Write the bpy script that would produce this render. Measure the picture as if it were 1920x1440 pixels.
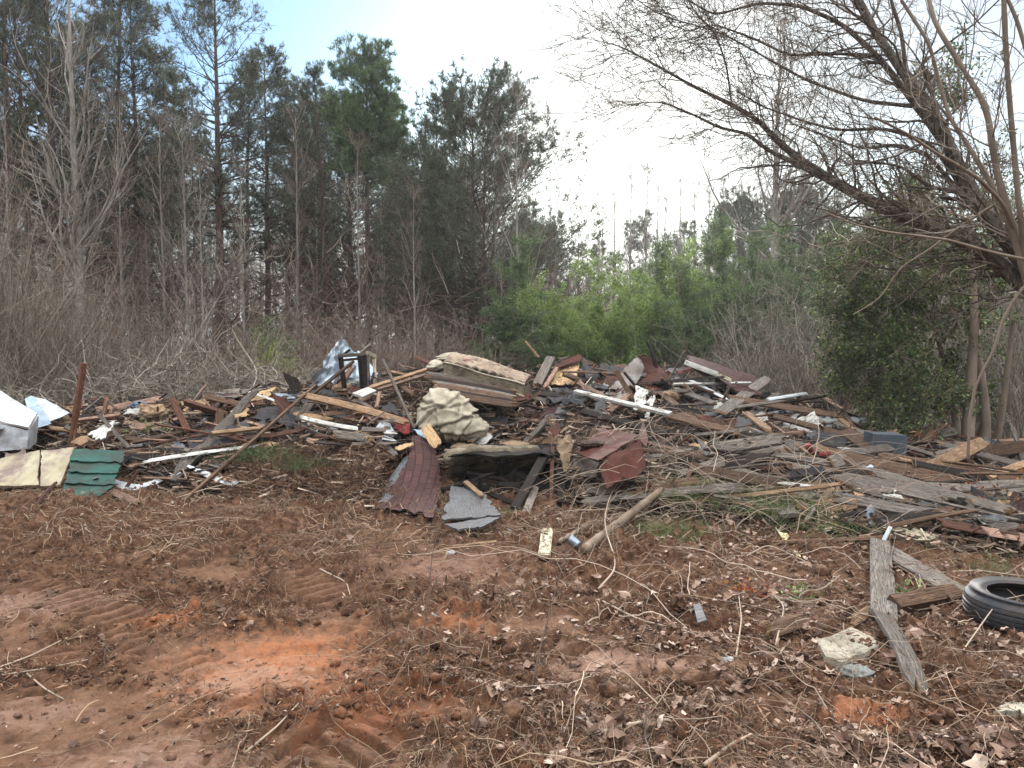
import bpy, math, random
import numpy as np
from mathutils import Vector
SC = bpy.context.scene
for o in list(bpy.data.objects): bpy.data.objects.remove(o)
R = math.radians
CAMZ, PITCH, FPX = 1.55, R(2.9), 1397.0
# ---------------------------------------------------------------- camera
cam = bpy.data.cameras.new("camera"); camo = bpy.data.objects.new("camera", cam)
SC.collection.objects.link(camo)
camo.location = (0, 0, CAMZ); camo.rotation_euler = (R(90) - PITCH, 0, 0)
cam.sensor_width = 36; cam.lens = 36 * FPX / 1920; cam.clip_end = 2000; cam.clip_start = 0.05
SC.camera = camo
SC.view_settings.view_transform = 'Standard'; SC.view_settings.look = 'None'
SC.view_settings.gamma = 1; SC.view_settings.exposure = 2.35
# ---------------------------------------------------------------- sky and sun
SUN_EL, SUN_AZ = R(17), R(8)                      # sun sits behind thin cloud, right of centre
sd = (math.sin(SUN_AZ) * math.cos(SUN_EL), math.cos(SUN_AZ) * math.cos(SUN_EL), math.sin(SUN_EL))
W = bpy.data.worlds.new("World"); SC.world = W; W.use_nodes = True
nt = W.node_tree; nt.nodes.clear(); N = nt.nodes; Lk = nt.links
wo = N.new('ShaderNodeOutputWorld'); bg = N.new('ShaderNodeBackground'); bg.inputs[1].default_value = 0.1
sky = N.new('ShaderNodeTexSky'); sky.sky_type = 'NISHITA'; sky.sun_disc = False
sky.sun_elevation = SUN_EL; sky.sun_rotation = SUN_AZ; sky.air_density = 1.3; sky.dust_density = 1.0; sky.ozone_density = 1.5
tc = N.new('ShaderNodeTexCoord')
def wmath(op, a, b=None, c=None, clamp=False):
    n = N.new('ShaderNodeMath'); n.operation = op; n.use_clamp = clamp
    for i, v in enumerate((a, b, c)):
        if v is None: continue
        if isinstance(v, (int, float)): n.inputs[i].default_value = v
        else: Lk.new(v, n.inputs[i])
    return n.outputs[0]
def wdot(d):
    n = N.new('ShaderNodeVectorMath'); n.operation = 'DOT_PRODUCT'
    Lk.new(tc.outputs['Generated'], n.inputs[0]); n.inputs[1].default_value = d
    return n.outputs['Value']
mp = N.new('ShaderNodeMapping'); mp.inputs['Scale'].default_value = (1.0, 1.0, 2.2)
Lk.new(tc.outputs['Generated'], mp.inputs[0])
nz = N.new('ShaderNodeTexNoise'); nz.inputs['Scale'].default_value = 2.6; nz.inputs['Detail'].default_value = 7
nz.inputs['Roughness'].default_value = 0.55; nz.inputs['Distortion'].default_value = 0.4
Lk.new(mp.outputs[0], nz.inputs['Vector'])
def unit(v):
    l = math.sqrt(sum(a * a for a in v)); return tuple(a / l for a in v)
blue_dir = unit((-0.25, 1.0, 0.47)); blue_dir2 = unit((-0.9, 1.0, 0.62))
b1 = wmath('SMOOTH_MIN', wmath('MULTIPLY', wmath('SUBTRACT', wdot(blue_dir), 0.955), 30.0), 1.0, 0.2)
b2 = wmath('SMOOTH_MIN', wmath('MULTIPLY', wmath('SUBTRACT', wdot(blue_dir2), 0.86), 8.0), 0.8, 0.2)
bb = wmath('MAXIMUM', wmath('MAXIMUM', b1, b2), 0.0)
hz = wmath('MULTIPLY', wmath('SUBTRACT', 0.32, wdot((0, 0, 1))), 4.0, None, True)
cl = wmath('MAXIMUM', hz, wmath('SUBTRACT', wmath('ADD', 0.75, wmath('MULTIPLY', wmath('SUBTRACT', nz.outputs[0], 0.5), 1.6)), wmath('MULTIPLY', bb, 0.85), None, True))
glow = wmath('POWER', wmath('MAXIMUM', wdot(sd), 0.0), 45.0)
wide = wmath('POWER', wmath('MAXIMUM', wdot(sd), 0.0), 4.0)
shade = wmath('MULTIPLY', wmath('SUBTRACT', 1.90, wmath('MULTIPLY', nz.outputs[0], 1.85)), 1.0)
over = N.new('ShaderNodeMapRange'); over.interpolation_type = 'SMOOTHSTEP'; over.inputs['From Min'].default_value = 0.42; over.inputs['From Max'].default_value = 0.85
over.inputs['To Min'].default_value = 1.4; over.inputs['To Max'].default_value = 12.5; Lk.new(wdot((0, -0.10, 0.995)), over.inputs['Value'])
cval = wmath('MULTIPLY', shade, wmath('ADD', wmath('ADD', over.outputs[0], wmath('MULTIPLY', glow, 2.6)), wmath('MULTIPLY', wide, 0.25)))
cc = N.new('ShaderNodeMix'); cc.data_type = 'RGBA'; cc.inputs[6].default_value = (0.98, 0.985, 1.0, 1); cc.inputs[7].default_value = (1.0, 0.98, 0.94, 1)
Lk.new(wide, cc.inputs[0])
cs = N.new('ShaderNodeVectorMath'); cs.operation = 'SCALE'; Lk.new(cc.outputs[2], cs.inputs[0]); Lk.new(cval, cs.inputs['Scale'])
sk = N.new('ShaderNodeVectorMath'); sk.operation = 'SCALE'; tn = N.new('ShaderNodeMix'); tn.data_type = 'RGBA'; tn.blend_type = 'MULTIPLY'; tn.inputs[0].default_value = 1; tn.inputs[7].default_value = (0.68, 0.98, 1.3, 1); Lk.new(sky.outputs[0], tn.inputs[6]); Lk.new(tn.outputs[2], sk.inputs[0]); sk.inputs['Scale'].default_value = 0.31
mx = N.new('ShaderNodeMix'); mx.data_type = 'RGBA'
Lk.new(cl, mx.inputs[0]); Lk.new(sk.outputs[0], mx.inputs[6]); Lk.new(cs.outputs[0], mx.inputs[7])
Lk.new(mx.outputs[2], bg.inputs[0]); Lk.new(bg.outputs[0], wo.inputs[0])
sl = bpy.data.lights.new("sun", 'SUN'); sl.energy = 1.5; sl.angle = R(12); sl.color = (1.0, 0.96, 0.9)
so = bpy.data.objects.new("sun", sl); SC.collection.objects.link(so)
so.rotation_euler = (-Vector(sd)).to_track_quat('-Z', 'Y').to_euler(); so.location = (10, 40, 30)
SC.cycles.max_bounces = 6; SC.cycles.diffuse_bounces = 3; SC.cycles.transparent_max_bounces = 4
# ---------------------------------------------------------------- numpy helpers
rng = np.random.default_rng(7); random.seed(7)
TBL = rng.random((256, 256))
def vn(x, y, s=0):
    x = np.asarray(x, float) + s * 17.31; y = np.asarray(y, float) + s * 9.77
    ix = np.floor(x).astype(int); iy = np.floor(y).astype(int); fx = x - ix; fy = y - iy
    fx = fx * fx * (3 - 2 * fx); fy = fy * fy * (3 - 2 * fy)
    a = TBL[ix & 255, iy & 255]; b = TBL[(ix + 1) & 255, iy & 255]; c = TBL[ix & 255, (iy + 1) & 255]; d = TBL[(ix + 1) & 255, (iy + 1) & 255]
    return (a * (1 - fx) + b * fx) * (1 - fy) + (c * (1 - fx) + d * fx) * fy
def fbm(x, y, o=4, s=0, g=0.5):
    t = 0; a = 1; n = 0
    for i in range(o):
        t = t + a * vn(x * 2 ** i * 1.03, y * 2 ** i * 0.97, s + i * 3); n += a; a *= g
    return t / n
def n3(p, f, s=0):
    return (vn(p[..., 0] * f, p[..., 1] * f, s) + vn(p[..., 1] * f, p[..., 2] * f, s + 1) + vn(p[..., 2] * f, p[..., 0] * f, s + 2)) / 1.5 - 1
def nrm(v): return v / np.maximum(np.linalg.norm(v, axis=-1, keepdims=True), 1e-9)
def rdir(n, r=None):
    return nrm((r or rng).normal(size=(n, 3)))
sp, cp = math.sin(PITCH), math.cos(PITCH)
def P(px, py, Y):
    a = (px - 960) / FPX; b = (720 - py) / FPX
    dy = cp + b * sp; dz = b * cp - sp
    return np.array([a * Y / dy, Y, CAMZ + dz * Y / dy])
P0 = P
def topx(x, y): return 960 + FPX * x / np.maximum(y, 0.1)
# pile outline in picture columns: column, base row, crest row, crest distance
COL = np.array([
 [-900, 880, 800, 12.5, .1], [-300, 895, 790, 12, .2], [0, 897, 768, 10.6, .3], [240, 897, 758, 10.4, .3], [330, 930, 754, 10.4, .12], [430, 935, 738, 10.6, .05], [560, 940, 716, 10.8, .05],
 [650, 950, 712, 11.0, .05], [705, 955, 702, 11.0, .1], [730, 892, 698, 11.0, .34], [1050, 892, 690, 11.0, .34], [1085, 950, 690, 11, .18],
 [1200, 975, 694, 11.0, .15], [1300, 985, 706, 11.0, .12], [1440, 1000, 734, 10.8, .08], [1560, 1015, 774, 10.2, .05], [1700, 1030, 820, 9.4, 0], [1920, 1050, 850, 9.0, 0], [2300, 1040, 868, 9.5, 0], [3200, 900, 880, 11, 0]])
YY = np.linspace(3, 60, 2000)
cb = []
for r_ in COL:
    b = (720 - r_[1]) / FPX; yb = CAMZ / -((b * cp - sp) / (cp + b * sp))
    cb.append((r_[0], yb, r_[3], P(0, r_[2], r_[3])[2], r_[4]))
cb = np.array(cb)
def mound(x, y):
    x = np.asarray(x, float); y = np.asarray(y, float)
    u = topx(x, y); yb = np.interp(u, cb[:, 0], cb[:, 1]); yc = np.interp(u, cb[:, 0], cb[:, 2]); zc = np.interp(u, cb[:, 0], cb[:, 3])
    t = (y - yb) / np.maximum(yc - yb, 0.3)
    stp = np.interp(u, cb[:, 0], cb[:, 4]); f = np.clip(t, 0, 1) ** 0.85; f = f * (0.9 + 0.1 * f); f = stp * np.clip((y - yb) / .22, 0, 1) + (1 - stp) * f
    bk = np.clip((y - yc) / 2.6, 0, 1); f = f * (1 - bk * bk * (3 - 2 * bk))
    return np.where(y > 2, zc * f, 0.0)
def seg_d(x, y, a, b):
    ax, ay = a; bx, by = b; dx, dy = bx - ax, by - ay; L = math.hypot(dx, dy)
    t = np.clip(((x - ax) * dx + (y - ay) * dy) / (L * L), 0, 1)
    return np.hypot(x - ax - t * dx, y - ay - t * dy), t * L
def gp(px, py):
    b = (720 - py) / FPX; Y = CAMZ / -((b * cp - sp) / (cp + b * sp)); q = P(px, py, Y); return (q[0], q[1])
TRK = [(gp(30, 1095), gp(290, 1185), 0.17, 0.10, 0.03), (gp(250, 1165), gp(420, 1345), 0.19, 0.105, 0.032), (gp(420, 1345), gp(640, 1420), 0.2, .11, .032), (gp(820, 1170), gp(1120, 1240), 0.10, 0.15, 0.05), (gp(1120, 1240), gp(1400, 1310), 0.10, 0.15, 0.05),
       (gp(700, 990), gp(790, 1090), 0.30, 0.10, 0.022), (gp(120, 1060), gp(330, 1035), .2, .11, .02), (gp(555, 1075), gp(650, 1140), .17, .10, .022), (gp(560, 1440), gp(760, 1340), .2, .11, .024), (gp(90, 1200), gp(60, 1320), .2, .11, .02)]
def packed(x, y):
    """1 where the dozer pressed the clay smooth, 0 where the soil is torn"""
    m = np.clip((fbm(x * 0.9 + 3, y * 1.3, 4, 44) - 0.60) * 9, 0, 1) * np.interp(topx(x, y), [900, 1350], [1, .45])
    for px, py, rx, ry in PKS:
        q = gp(px, py); m = np.maximum(m, np.clip(1.7 * np.exp(-((x - q[0]) / rx / .8) ** 2 - ((y - q[1]) / ry / .8) ** 2) + 2.2 * (fbm(x * 6, y * 6, 3, 46) - .62), 0, 1))
    return m
PKS = [(500, 1240, .55, .5), (90, 1130, .4, .22), (330, 1230, .3, .25), (420, 1330, .25, .15), (850, 1070, .5, .5), (620, 1180, .35, .3), (300, 1420, .35, .2), (1180, 1255, .6, .2), (780, 1330, .4, .15), (400, 1080, .4, .25), (1000, 1180, .4, .25)]
def track(x, y):
    m_ = 0 * x; h_ = 0 * x
    for (a, b, w, per, amp) in TRK:
        dd, s = seg_d(x + 0.05 * (vn(x * 5, y * 5, 77) - .5), y, a, b)
        m = np.clip((w - dd) / 0.05, 0, 1) * np.clip((fbm(x * 2.4, y * 2.4, 3, 60) - 0.36) * 8, 0, 1) * np.clip(s * 6, 0, 1) * np.clip((math.hypot(b[0] - a[0], b[1] - a[1]) - s) * 6, 0, 1)
        rid = np.clip(np.sin(2 * math.pi * s / per + 1.6 * vn(x * 4, y * 4, 3) + 3 * dd) * 2.6, -1, 1)
        h_ = h_ * (1 - m) + m * (amp * rid - 0.015); m_ = np.maximum(m, m_)
    return m_, h_
def ground(x, y, fine=True):
    h = 0.10 * (fbm(x * 0.45, y * 0.45, 3, 1) - 0.5)
    if not fine: return h
    near = np.clip((26 - y) / 12, 0, 1)
    rough = (0.45 + 1.2 * fbm(x * 0.8, y * 0.8, 3, 40)) * (1 - .66 * packed(x, y))
    c1 = fbm(x * 3.1, y * 3.1, 3, 5); c2 = np.abs(fbm(x * 9, y * 9, 3, 11) - 0.5) * 2; c3 = fbm(x * 34, y * 34, 3, 21)
    d = 0.11 * (c1 - 0.5) * rough + 0.036 * (0.3 - c2) * rough + 0.034 * (c3 - 0.5) * rough + .026 * (fbm(x * 7, y * 7, 4, 71) - .5)
    c4 = fbm(x * 12, y * 12, 3, 31); d = d + 0.040 * rough * np.clip((c4 - 0.55) * 9, 0, 1) * (0.5 + 0.9 * c3)
    m, th = track(x, y); d = d * (1 - 0.8 * m) + th
    dd, s = seg_d(x, y, gp(1130, 1100), gp(1330, 1185))
    d = d - 0.15 * np.clip(1 - dd / 0.16, 0, 1)
    return h + d * near
def surf(x, y, fine=False): return ground(x, y, fine) + mound(x, y)
_ys = np.concatenate([np.arange(2.2, 14, 0.03), np.arange(14, 40, 0.25)])
def hit(px, py, lift=0.0, back=0.0):
    a = P0(px, py, 1.0) - np.array([0, 0, CAMZ])
    x = a[0] * _ys; z = CAMZ + a[2] * _ys
    s = surf(x, _ys); k = np.nonzero(z <= s)[0]
    if len(k) == 0:
        Y = float(np.interp(px, cb[:, 0], cb[:, 2])); q = P0(px, py, Y)
    else:
        q = P0(px, py, _ys[k[0]])
    q = P0(px, py, q[1] + back) if back else q
    q[2] += lift
    return q
# ---------------------------------------------------------------- mesh collector
class MB:
    def __init__(s): s.V = []; s.Q = []; s.T = []; s.U = []; s.n = 0; s.qm = []; s.tm = []
    def add(s, v, q=None, t=None, uv=None, m=0):
        v = np.asarray(v, float).reshape(-1, 3)
        if q is not None and len(q): s.Q.append(np.asarray(q) + s.n); s.qm.append(np.full(len(q), m))
        if t is not None and len(t): s.T.append(np.asarray(t) + s.n); s.tm.append(np.full(len(t), m))
        s.V.append(v); s.U.append(np.zeros((len(v), 2)) if uv is None else np.asarray(uv, float).reshape(-1, 2)); s.n += len(v)
        return s
    def verts(s): return np.concatenate(s.V)
    def build(s, name, mats, parent=None, smooth=False, origin=None):
        v = np.concatenate(s.V); uv = np.concatenate(s.U)
        q = np.concatenate(s.Q) if s.Q else np.zeros((0, 4), int); t = np.concatenate(s.T) if s.T else np.zeros((0, 3), int)
        mi = np.concatenate((s.qm or [np.zeros(0)]) + (s.tm or [np.zeros(0)])).astype(np.int32)
        if parent is not None: org = WL[parent.name]
        elif origin is not None: org = np.asarray(origin, float)
        else:
            org = v.mean(0); org[2] = v[:, 2].min()
        me = bpy.data.meshes.new(name); vv = (v - org).astype(np.float32)
        me.vertices.add(len(v)); me.vertices.foreach_set('co', vv.ravel())
        li = np.concatenate([q.ravel(), t.ravel()]).astype(np.int32)
        me.loops.add(len(li)); me.loops.foreach_set('vertex_index', li)
        ls = np.concatenate([np.arange(len(q)) * 4, len(q) * 4 + np.arange(len(t)) * 3]).astype(np.int32)
        me.polygons.add(len(ls)); me.polygons.foreach_set('loop_start', ls)
        me.polygons.foreach_set('material_index', mi)
        me.polygons.foreach_set('use_smooth', np.full(len(ls), bool(smooth)))
        ul = me.uv_layers.new(name='UVMap'); ul.data.foreach_set('uv', uv[li].astype(np.float32).ravel())
        for m in (mats if isinstance(mats, (list, tuple)) else [mats]): me.materials.append(m)
        me.update(calc_edges=True); me.validate()
        o = bpy.data.objects.new(name, me); SC.collection.objects.link(o)
        if parent is not None: o.parent = parent; WL[o.name] = org
        else: o.location = org; WL[o.name] = org
        return o
WL = {}
def tag(o, label=None, cat=None, group=None, kind=None):
    if label: o['label'] = label
    if cat: o['category'] = cat
    if group: o['group'] = group
    if kind: o['kind'] = kind
    return o
def thing(name, loc, label, cat, group=None):
    o = bpy.data.objects.new(name, None); SC.collection.objects.link(o); o.location = loc; o.empty_display_size = 0.1
    WL[o.name] = np.asarray(loc, float); return tag(o, label, cat, group)
def label_by_place(objs, marks, noun):
    """label look-alikes by the nearest landmark on their left and their rank from it"""
    ords = ['first', 'second', 'third', 'fourth', 'fifth', 'sixth', 'seventh', 'eighth', 'ninth', 'tenth', 'eleventh', 'twelfth', 'thirteenth', 'fourteenth', 'fifteenth', 'sixteenth', 'seventeenth', 'eighteenth', 'nineteenth', 'twentieth', 'twenty-first', 'twenty-second', 'twenty-third', 'twenty-fourth', 'twenty-fifth', 'twenty-sixth', 'twenty-seventh', 'twenty-eighth', 'twenty-ninth', 'thirtieth']
    ks = sorted((960 + FPX * o.location.x / o.location.y, i) for i, o in enumerate(objs)); cnt = {}
    for k, i in ks:
        m = [q for q in marks if q[0] <= k] or [(-9999, 'the left end of the view')]; nm_ = m[-1][1]; cnt[nm_] = cnt.get(nm_, 0) + 1
        objs[i]['label'] = f'{ords[min(cnt[nm_], 30) - 1]} {noun} right of {nm_}'
def dup(root, loc, rotz=0, scale=1, label=None, group=None, cat=None):
    r = root.copy(); SC.collection.objects.link(r); r.location = loc; r.rotation_euler = (0, 0, rotz)
    r.scale = (scale,) * 3 if not isinstance(scale, tuple) else scale
    if label: r['label'] = label
    if group: r['group'] = group
    if cat: r['category'] = cat
    for ch in list(root.children):
        c = ch.copy(); SC.collection.objects.link(c); c.parent = r
    return r
# ---------------------------------------------------------------- shape helpers
def tubes(mb, Pn, Rn, k=4, m=0, cap=False):
    """Pn (m,n,3) centre lines, Rn (m,n) radii"""
    Pn = np.asarray(Pn, float); Rn = np.asarray(Rn, float)
    if Pn.ndim == 2: Pn = Pn[None]; Rn = Rn[None]
    M, n, _ = Pn.shape
    T = nrm(np.gradient(Pn, axis=1)); ref = rdir(M)[:, None, :]; d0 = nrm(Pn[:, -1:] - Pn[:, :1])
    ref = nrm(np.cross(d0, ref)); A = nrm(np.cross(T, ref)); B = np.cross(T, A)
    th = np.arange(k) * 2 * math.pi / k
    ring = Pn[:, :, None, :] + Rn[:, :, None, None] * (np.cos(th)[None, None, :, None] * A[:, :, None, :] + np.sin(th)[None, None, :, None] * B[:, :, None, :])
    base = (np.arange(M) * n * k)[:, None, None]; i = np.arange(n - 1)[None, :, None] * k; j = np.arange(k)[None, None, :]; j2 = (j + 1) % k
    q = np.stack([base + i + j, base + i + j2, base + i + k + j2, base + i + k + j], -1).reshape(-1, 4)
    L = np.concatenate([np.zeros((M, 1)), np.cumsum(np.linalg.norm(np.diff(Pn, axis=1), axis=2), 1)], 1)
    uv = np.stack([np.repeat(L[:, :, None], k, 2), np.broadcast_to(th[None, None, :] / 6.283, (M, n, k)) * Rn[:, :, None] * 6.283], -1)
    t = None
    if cap:
        c0 = Pn[:, 0]; c1 = Pn[:, -1]; nv = M * n * k
        mb.add(np.concatenate([ring.reshape(-1, 3), c0, c1]), q, None, np.concatenate([uv.reshape(-1, 2), np.zeros((2 * M, 2))]), m)
        jj = np.arange(k); t = []
        for a in range(M):
            b0 = a * n * k; b1 = b0 + (n - 1) * k
            t += [(nv + a, b0 + (x + 1) % k, b0 + x) for x in jj] + [(nv + M + a, b1 + x, b1 + (x + 1) % k) for x in jj]
        mb.T.append(np.array(t) + mb.n - (nv + 2 * M)); mb.tm.append(np.full(len(t), m))
    else: mb.add(ring.reshape(-1, 3), q, None, uv.reshape(-1, 2), m)
    return mb
def grow(st, di, ln, n=6, wig=0.25, up=0.0, r=None):
    r = r or rng; st = np.asarray(st, float); M = len(st); ln = np.broadcast_to(ln, (M,)); out = [st]; d = nrm(np.asarray(di, float)); p = st
    for i in range(n - 1):
        d = nrm(d + wig * r.normal(size=(M, 3)) + (np.array([0, 0, up]) if np.isscalar(up) else np.asarray(up))); p = p + d * (ln / (n - 1))[:, None]; out.append(p)
    return np.stack(out, 1)
def sprout(Pp, Rp, per, t0, t1, ang, lf, n, wig, up, rs, r=None, lmin=0.0, taper=0.25, minr=0.002):
    """children of every parent line"""
    r = r or rng; M, k, _ = Pp.shape; C = M * per; idx = np.repeat(np.arange(M), per)
    t = r.uniform(t0, t1, C); f = t * (k - 1); i = np.minimum(f.astype(int), k - 2); fr = (f - i)[:, None]
    pos = Pp[idx, i] * (1 - fr) + Pp[idx, i + 1] * fr; T = nrm(Pp[idx, i + 1] - Pp[idx, i]); pr = Rp[idx, i] * (1 - fr[:, 0]) + Rp[idx, i + 1] * fr[:, 0]
    pe = nrm(np.cross(T, rdir(C, r))); a = R(ang) * r.uniform(0.7, 1.3, C)
    d = np.cos(a)[:, None] * T + np.sin(a)[:, None] * pe
    PL = np.linalg.norm(np.diff(Pp, axis=1), axis=2).sum(1)[idx]
    ln = np.maximum(PL * lf * (1.15 - 0.75 * t) * r.uniform(0.6, 1.3, C), lmin)
    c = grow(pos, d, ln, n, wig, up, r); r0 = np.minimum(pr * rs, pr * 0.9)
    return c, np.maximum(r0[:, None] * np.linspace(1, taper, n)[None, :], minr)
def blades(mb, c, d, ln, w, k=6, spread=0.7, m=0, r=None):
    """k thin triangles fanning from every point c"""
    r = r or rng; n = len(c); c = np.repeat(c, k, 0); d = np.repeat(d, k, 0)
    dd = nrm(d + spread * r.normal(size=(n * k, 3))); s = nrm(np.cross(dd, rdir(n * k, r))) * w / 2; L = (ln * r.uniform(.6, 1.15, n * k))[:, None]
    v = np.stack([c - s, c + s, c + dd * L], 1)
    mb.add(v.reshape(-1, 3), None, np.arange(n * k * 3).reshape(-1, 3), None, m); return mb
def leaves(mb, c, d, ln, w, fold=0.25, m=0, r=None, flat=0.0):
    r = r or rng; n = len(c); d = nrm(d); ref = rdir(n, r); ref[:, 2] += flat; s = nrm(np.cross(d, nrm(ref))); nn = np.cross(s, d)
    ln = np.broadcast_to(ln, (n,)); w = np.broadcast_to(w, (n,)); L = ln[:, None]; Wd = w[:, None] / 2
    mid = c + d * L * 0.45
    v = np.stack([c, mid + s * Wd + nn * Wd * fold, c + d * L + nn * L * r.uniform(-.2, .2, n)[:, None], mid - s * Wd + nn * Wd * fold], 1)
    b = np.arange(n)[:, None] * 4
    mb.add(v.reshape(-1, 3), None, np.concatenate([b + [0, 1, 2], b + [0, 2, 3]]), None, m); return mb
def lobed(mb, c, d, ln, w, fold=0.3, m=0, r=None, flat=0.0):
    r = r or rng; n = len(c); d = nrm(d); ref = rdir(n, r); ref[:, 2] += flat; s = nrm(np.cross(d, nrm(ref))); nn = np.cross(s, d); L = ln[:, None]; Wd = w[:, None] / 2
    rib = [c + d * L * q + nn * L * h * r.normal(0, .10, (n, 1)) for q, h in ((0, 0), (.35, 1), (.7, 1.2), (1, 1.6))]; V = rib[:]
    for sg in (1, -1):
        for q, k in ((.18, .75), (.40, .45), (.56, 1.05), (.84, .45)): V.append(c + d * L * (q + r.normal(0, .05, (n, 1))) + s * sg * Wd * k * r.uniform(.7, 1.2, (n, 1)) + nn * Wd * k * (fold + r.normal(0, .25, (n, 1))))
    t = np.array([[0, 4, 1], [4, 5, 1], [1, 5, 6], [1, 6, 2], [2, 6, 7], [2, 7, 3], [0, 1, 8], [8, 1, 9], [1, 10, 9], [1, 2, 10], [2, 11, 10], [2, 3, 11]])
    mb.add(np.stack(V, 1).reshape(-1, 3), None, (np.arange(n)[:, None, None] * 12 + t[None]).reshape(-1, 3), None, m); return mb
def slab(mb, top, bot, uv, nu, nv, m=0, me=1, mside=None):
    """closed slab from two (nu+1,nv+1) grids"""
    a = nu + 1; b = nv + 1; n = a * b; I = np.arange(n).reshape(a, b)
    q = np.stack([I[:-1, :-1], I[1:, :-1], I[1:, 1:], I[:-1, 1:]], -1).reshape(-1, 4)
    base = mb.n; v = np.concatenate([top.reshape(-1, 3), bot.reshape(-1, 3)]); uu = np.concatenate([uv.reshape(-1, 2), uv.reshape(-1, 2) + 3.3])
    mb.add(v, np.concatenate([q, q[:, ::-1] + n]), None, uu, m)
    def side(l, mm): l = np.asarray(l); qq = np.stack([l[:-1], l[:-1] + n, l[1:] + n, l[1:]], -1); mb.Q.append(qq + base); mb.qm.append(np.full(len(qq), mm))
    ms = m if mside is None else mside
    side(I[::-1, 0], ms); side(I[:, -1], ms); side(I[0, :], me); side(I[-1, ::-1], me)
    return mb
def board_mb(p0, p1, w, t, roll=0.0, j0=0.0, j1=0.0, bend=0.0, twist=0.0, face=None, nz=0.004, mb=None, bow=0.0, taper=1.0):
    p0 = np.asarray(p0, float); p1 = np.asarray(p1, float); L = np.linalg.norm(p1 - p0); d = (p1 - p0) / L
    f = np.array([0, -0.55, 0.83]) if face is None else np.asarray(face, float)
    s = np.cross(d, f)
    if np.linalg.norm(s) < 0.05: s = np.cross(d, [1, 0, 0.1])
    s = nrm(s); f = np.cross(s, d); c, si = math.cos(roll), math.sin(roll); s, f = s * c + f * si, f * c - s * si
    nu = int(max(6, min(26, L / 0.09))); nv = 6 if max(j0, j1) > 0 else 3
    u = np.linspace(0, 1, nu + 1)[:, None] * np.ones((1, nv + 1)); v = np.linspace(-.5, .5, nv + 1)[None, :] * np.ones((nu + 1, 1))
    sd_ = rng.uniform(0, 90); col = np.arange(nv + 1)
    uu = u.copy(); e0 = j0 * np.abs(rng.random(nv + 1)) / L; e1 = j1 * np.abs(rng.random(nv + 1)) / L
    uu = e0[None, :] * (1 - u) + (1 - e1[None, :]) * u
    wd = w * (1 + (taper - 1) * u) * (1 + 0.06 * (vn(u * L * 4, v * 0 + sd_) - 0.5))
    # chipped edges near broken ends
    if j1 > 0: wd = wd * (1 - 0.35 * np.clip((u - 0.9) * 10, 0, 1) * rng.random())
    ang = twist * (u - .5); S = s * np.cos(ang)[..., None] + f * np.sin(ang)[..., None]; F = f * np.cos(ang)[..., None] - s * np.sin(ang)[..., None]
    ctr = p0 + d * (uu * L)[..., None] + f * (bend * 4 * uu * (1 - uu))[..., None] + s * (bow * 4 * uu * (1 - uu))[..., None]
    h = nz * (vn(uu * L * 6 + sd_, v * 5 + sd_) - .5)[..., None]
    edge = (np.abs(v) > 0.49) * min(0.1 * w, 0.004)
    top = ctr + S * (wd * v)[..., None] + F * (t / 2 - edge)[..., None] + F * h; bot = ctr + S * (wd * v)[..., None] - F * (t / 2 - edge)[..., None] + F * h
    mb = mb or MB(); return slab(mb, top, bot, np.stack([uu * L + sd_, v * w + sd_ * 0.37], -1), nu, nv, 0, 1 if (j0 > 0 or j1 > 0) else 0)
def sheet_mb(c, t=0.01, nu=14, nv=10, nz=0.02, f=2.5, jag=0.0, bulge=(0, 0), mb=None, uvs=1.0, me=0, fn=None, crumple=0.0):
    """slab spanning four corner points c (order: u0v0,u1v0,u1v1,u0v1)"""
    c = [np.asarray(a, float) for a in c]; u = np.linspace(0, 1, nu + 1)[:, None]; v = np.linspace(0, 1, nv + 1)[None, :]
    u = u * np.ones_like(v); v = v * np.ones((nu + 1, 1)); s0 = rng.uniform(0, 60)
    Lu = np.linalg.norm(c[1] - c[0]); Lv = np.linalg.norm(c[3] - c[0]); uu, vv = u.copy(), v.copy()
    if jag:
        j = lambda a, k: jag * (vn(a * 9 + s0 + k, a * 0 + k) ** 2 * 1.3 + (rng.random(a.shape) < .12) * 0.5 * rng.random(a.shape))
        e = [j(v[0], 1)[None, :], j(v[0], 2)[None, :], j(u[:, 0], 3)[:, None], j(u[:, 0], 4)[:, None]]
        uu = e[0] / Lu * (1 - u) + (1 - e[1] / Lu) * u; vv = e[2] / Lv * (1 - v) + (1 - e[3] / Lv) * v
    U, V = uu[..., None], vv[..., None]
    p = c[0] * (1 - U) * (1 - V) + c[1] * U * (1 - V) + c[2] * U * V + c[3] * (1 - U) * V
    n = nrm(np.cross(c[1] - c[0] + c[2] - c[3], c[3] - c[0] + c[2] - c[1]))
    h = nz * 2 * (fbm(uu * Lu * f + s0, vv * Lv * f + s0, 3) - .5) + bulge[0] * 4 * uu * (1 - uu) + bulge[1] * 4 * vv * (1 - vv)
    if crumple: h = h + crumple * (np.abs(vn(uu * Lu * 5 + s0, vv * Lv * 5) - .5) * 2 + 0.5 * np.abs(vn(uu * Lu * 11, vv * Lv * 11 + s0) - .5))
    if fn is not None: h = h + fn(uu, vv)
    p = p + n * h[..., None]
    mb = mb or MB(); return slab(mb, p + n * t / 2, p - n * t / 2, np.stack([uu * Lu, vv * Lv], -1) * uvs, nu, nv, 0, me, me)
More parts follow.
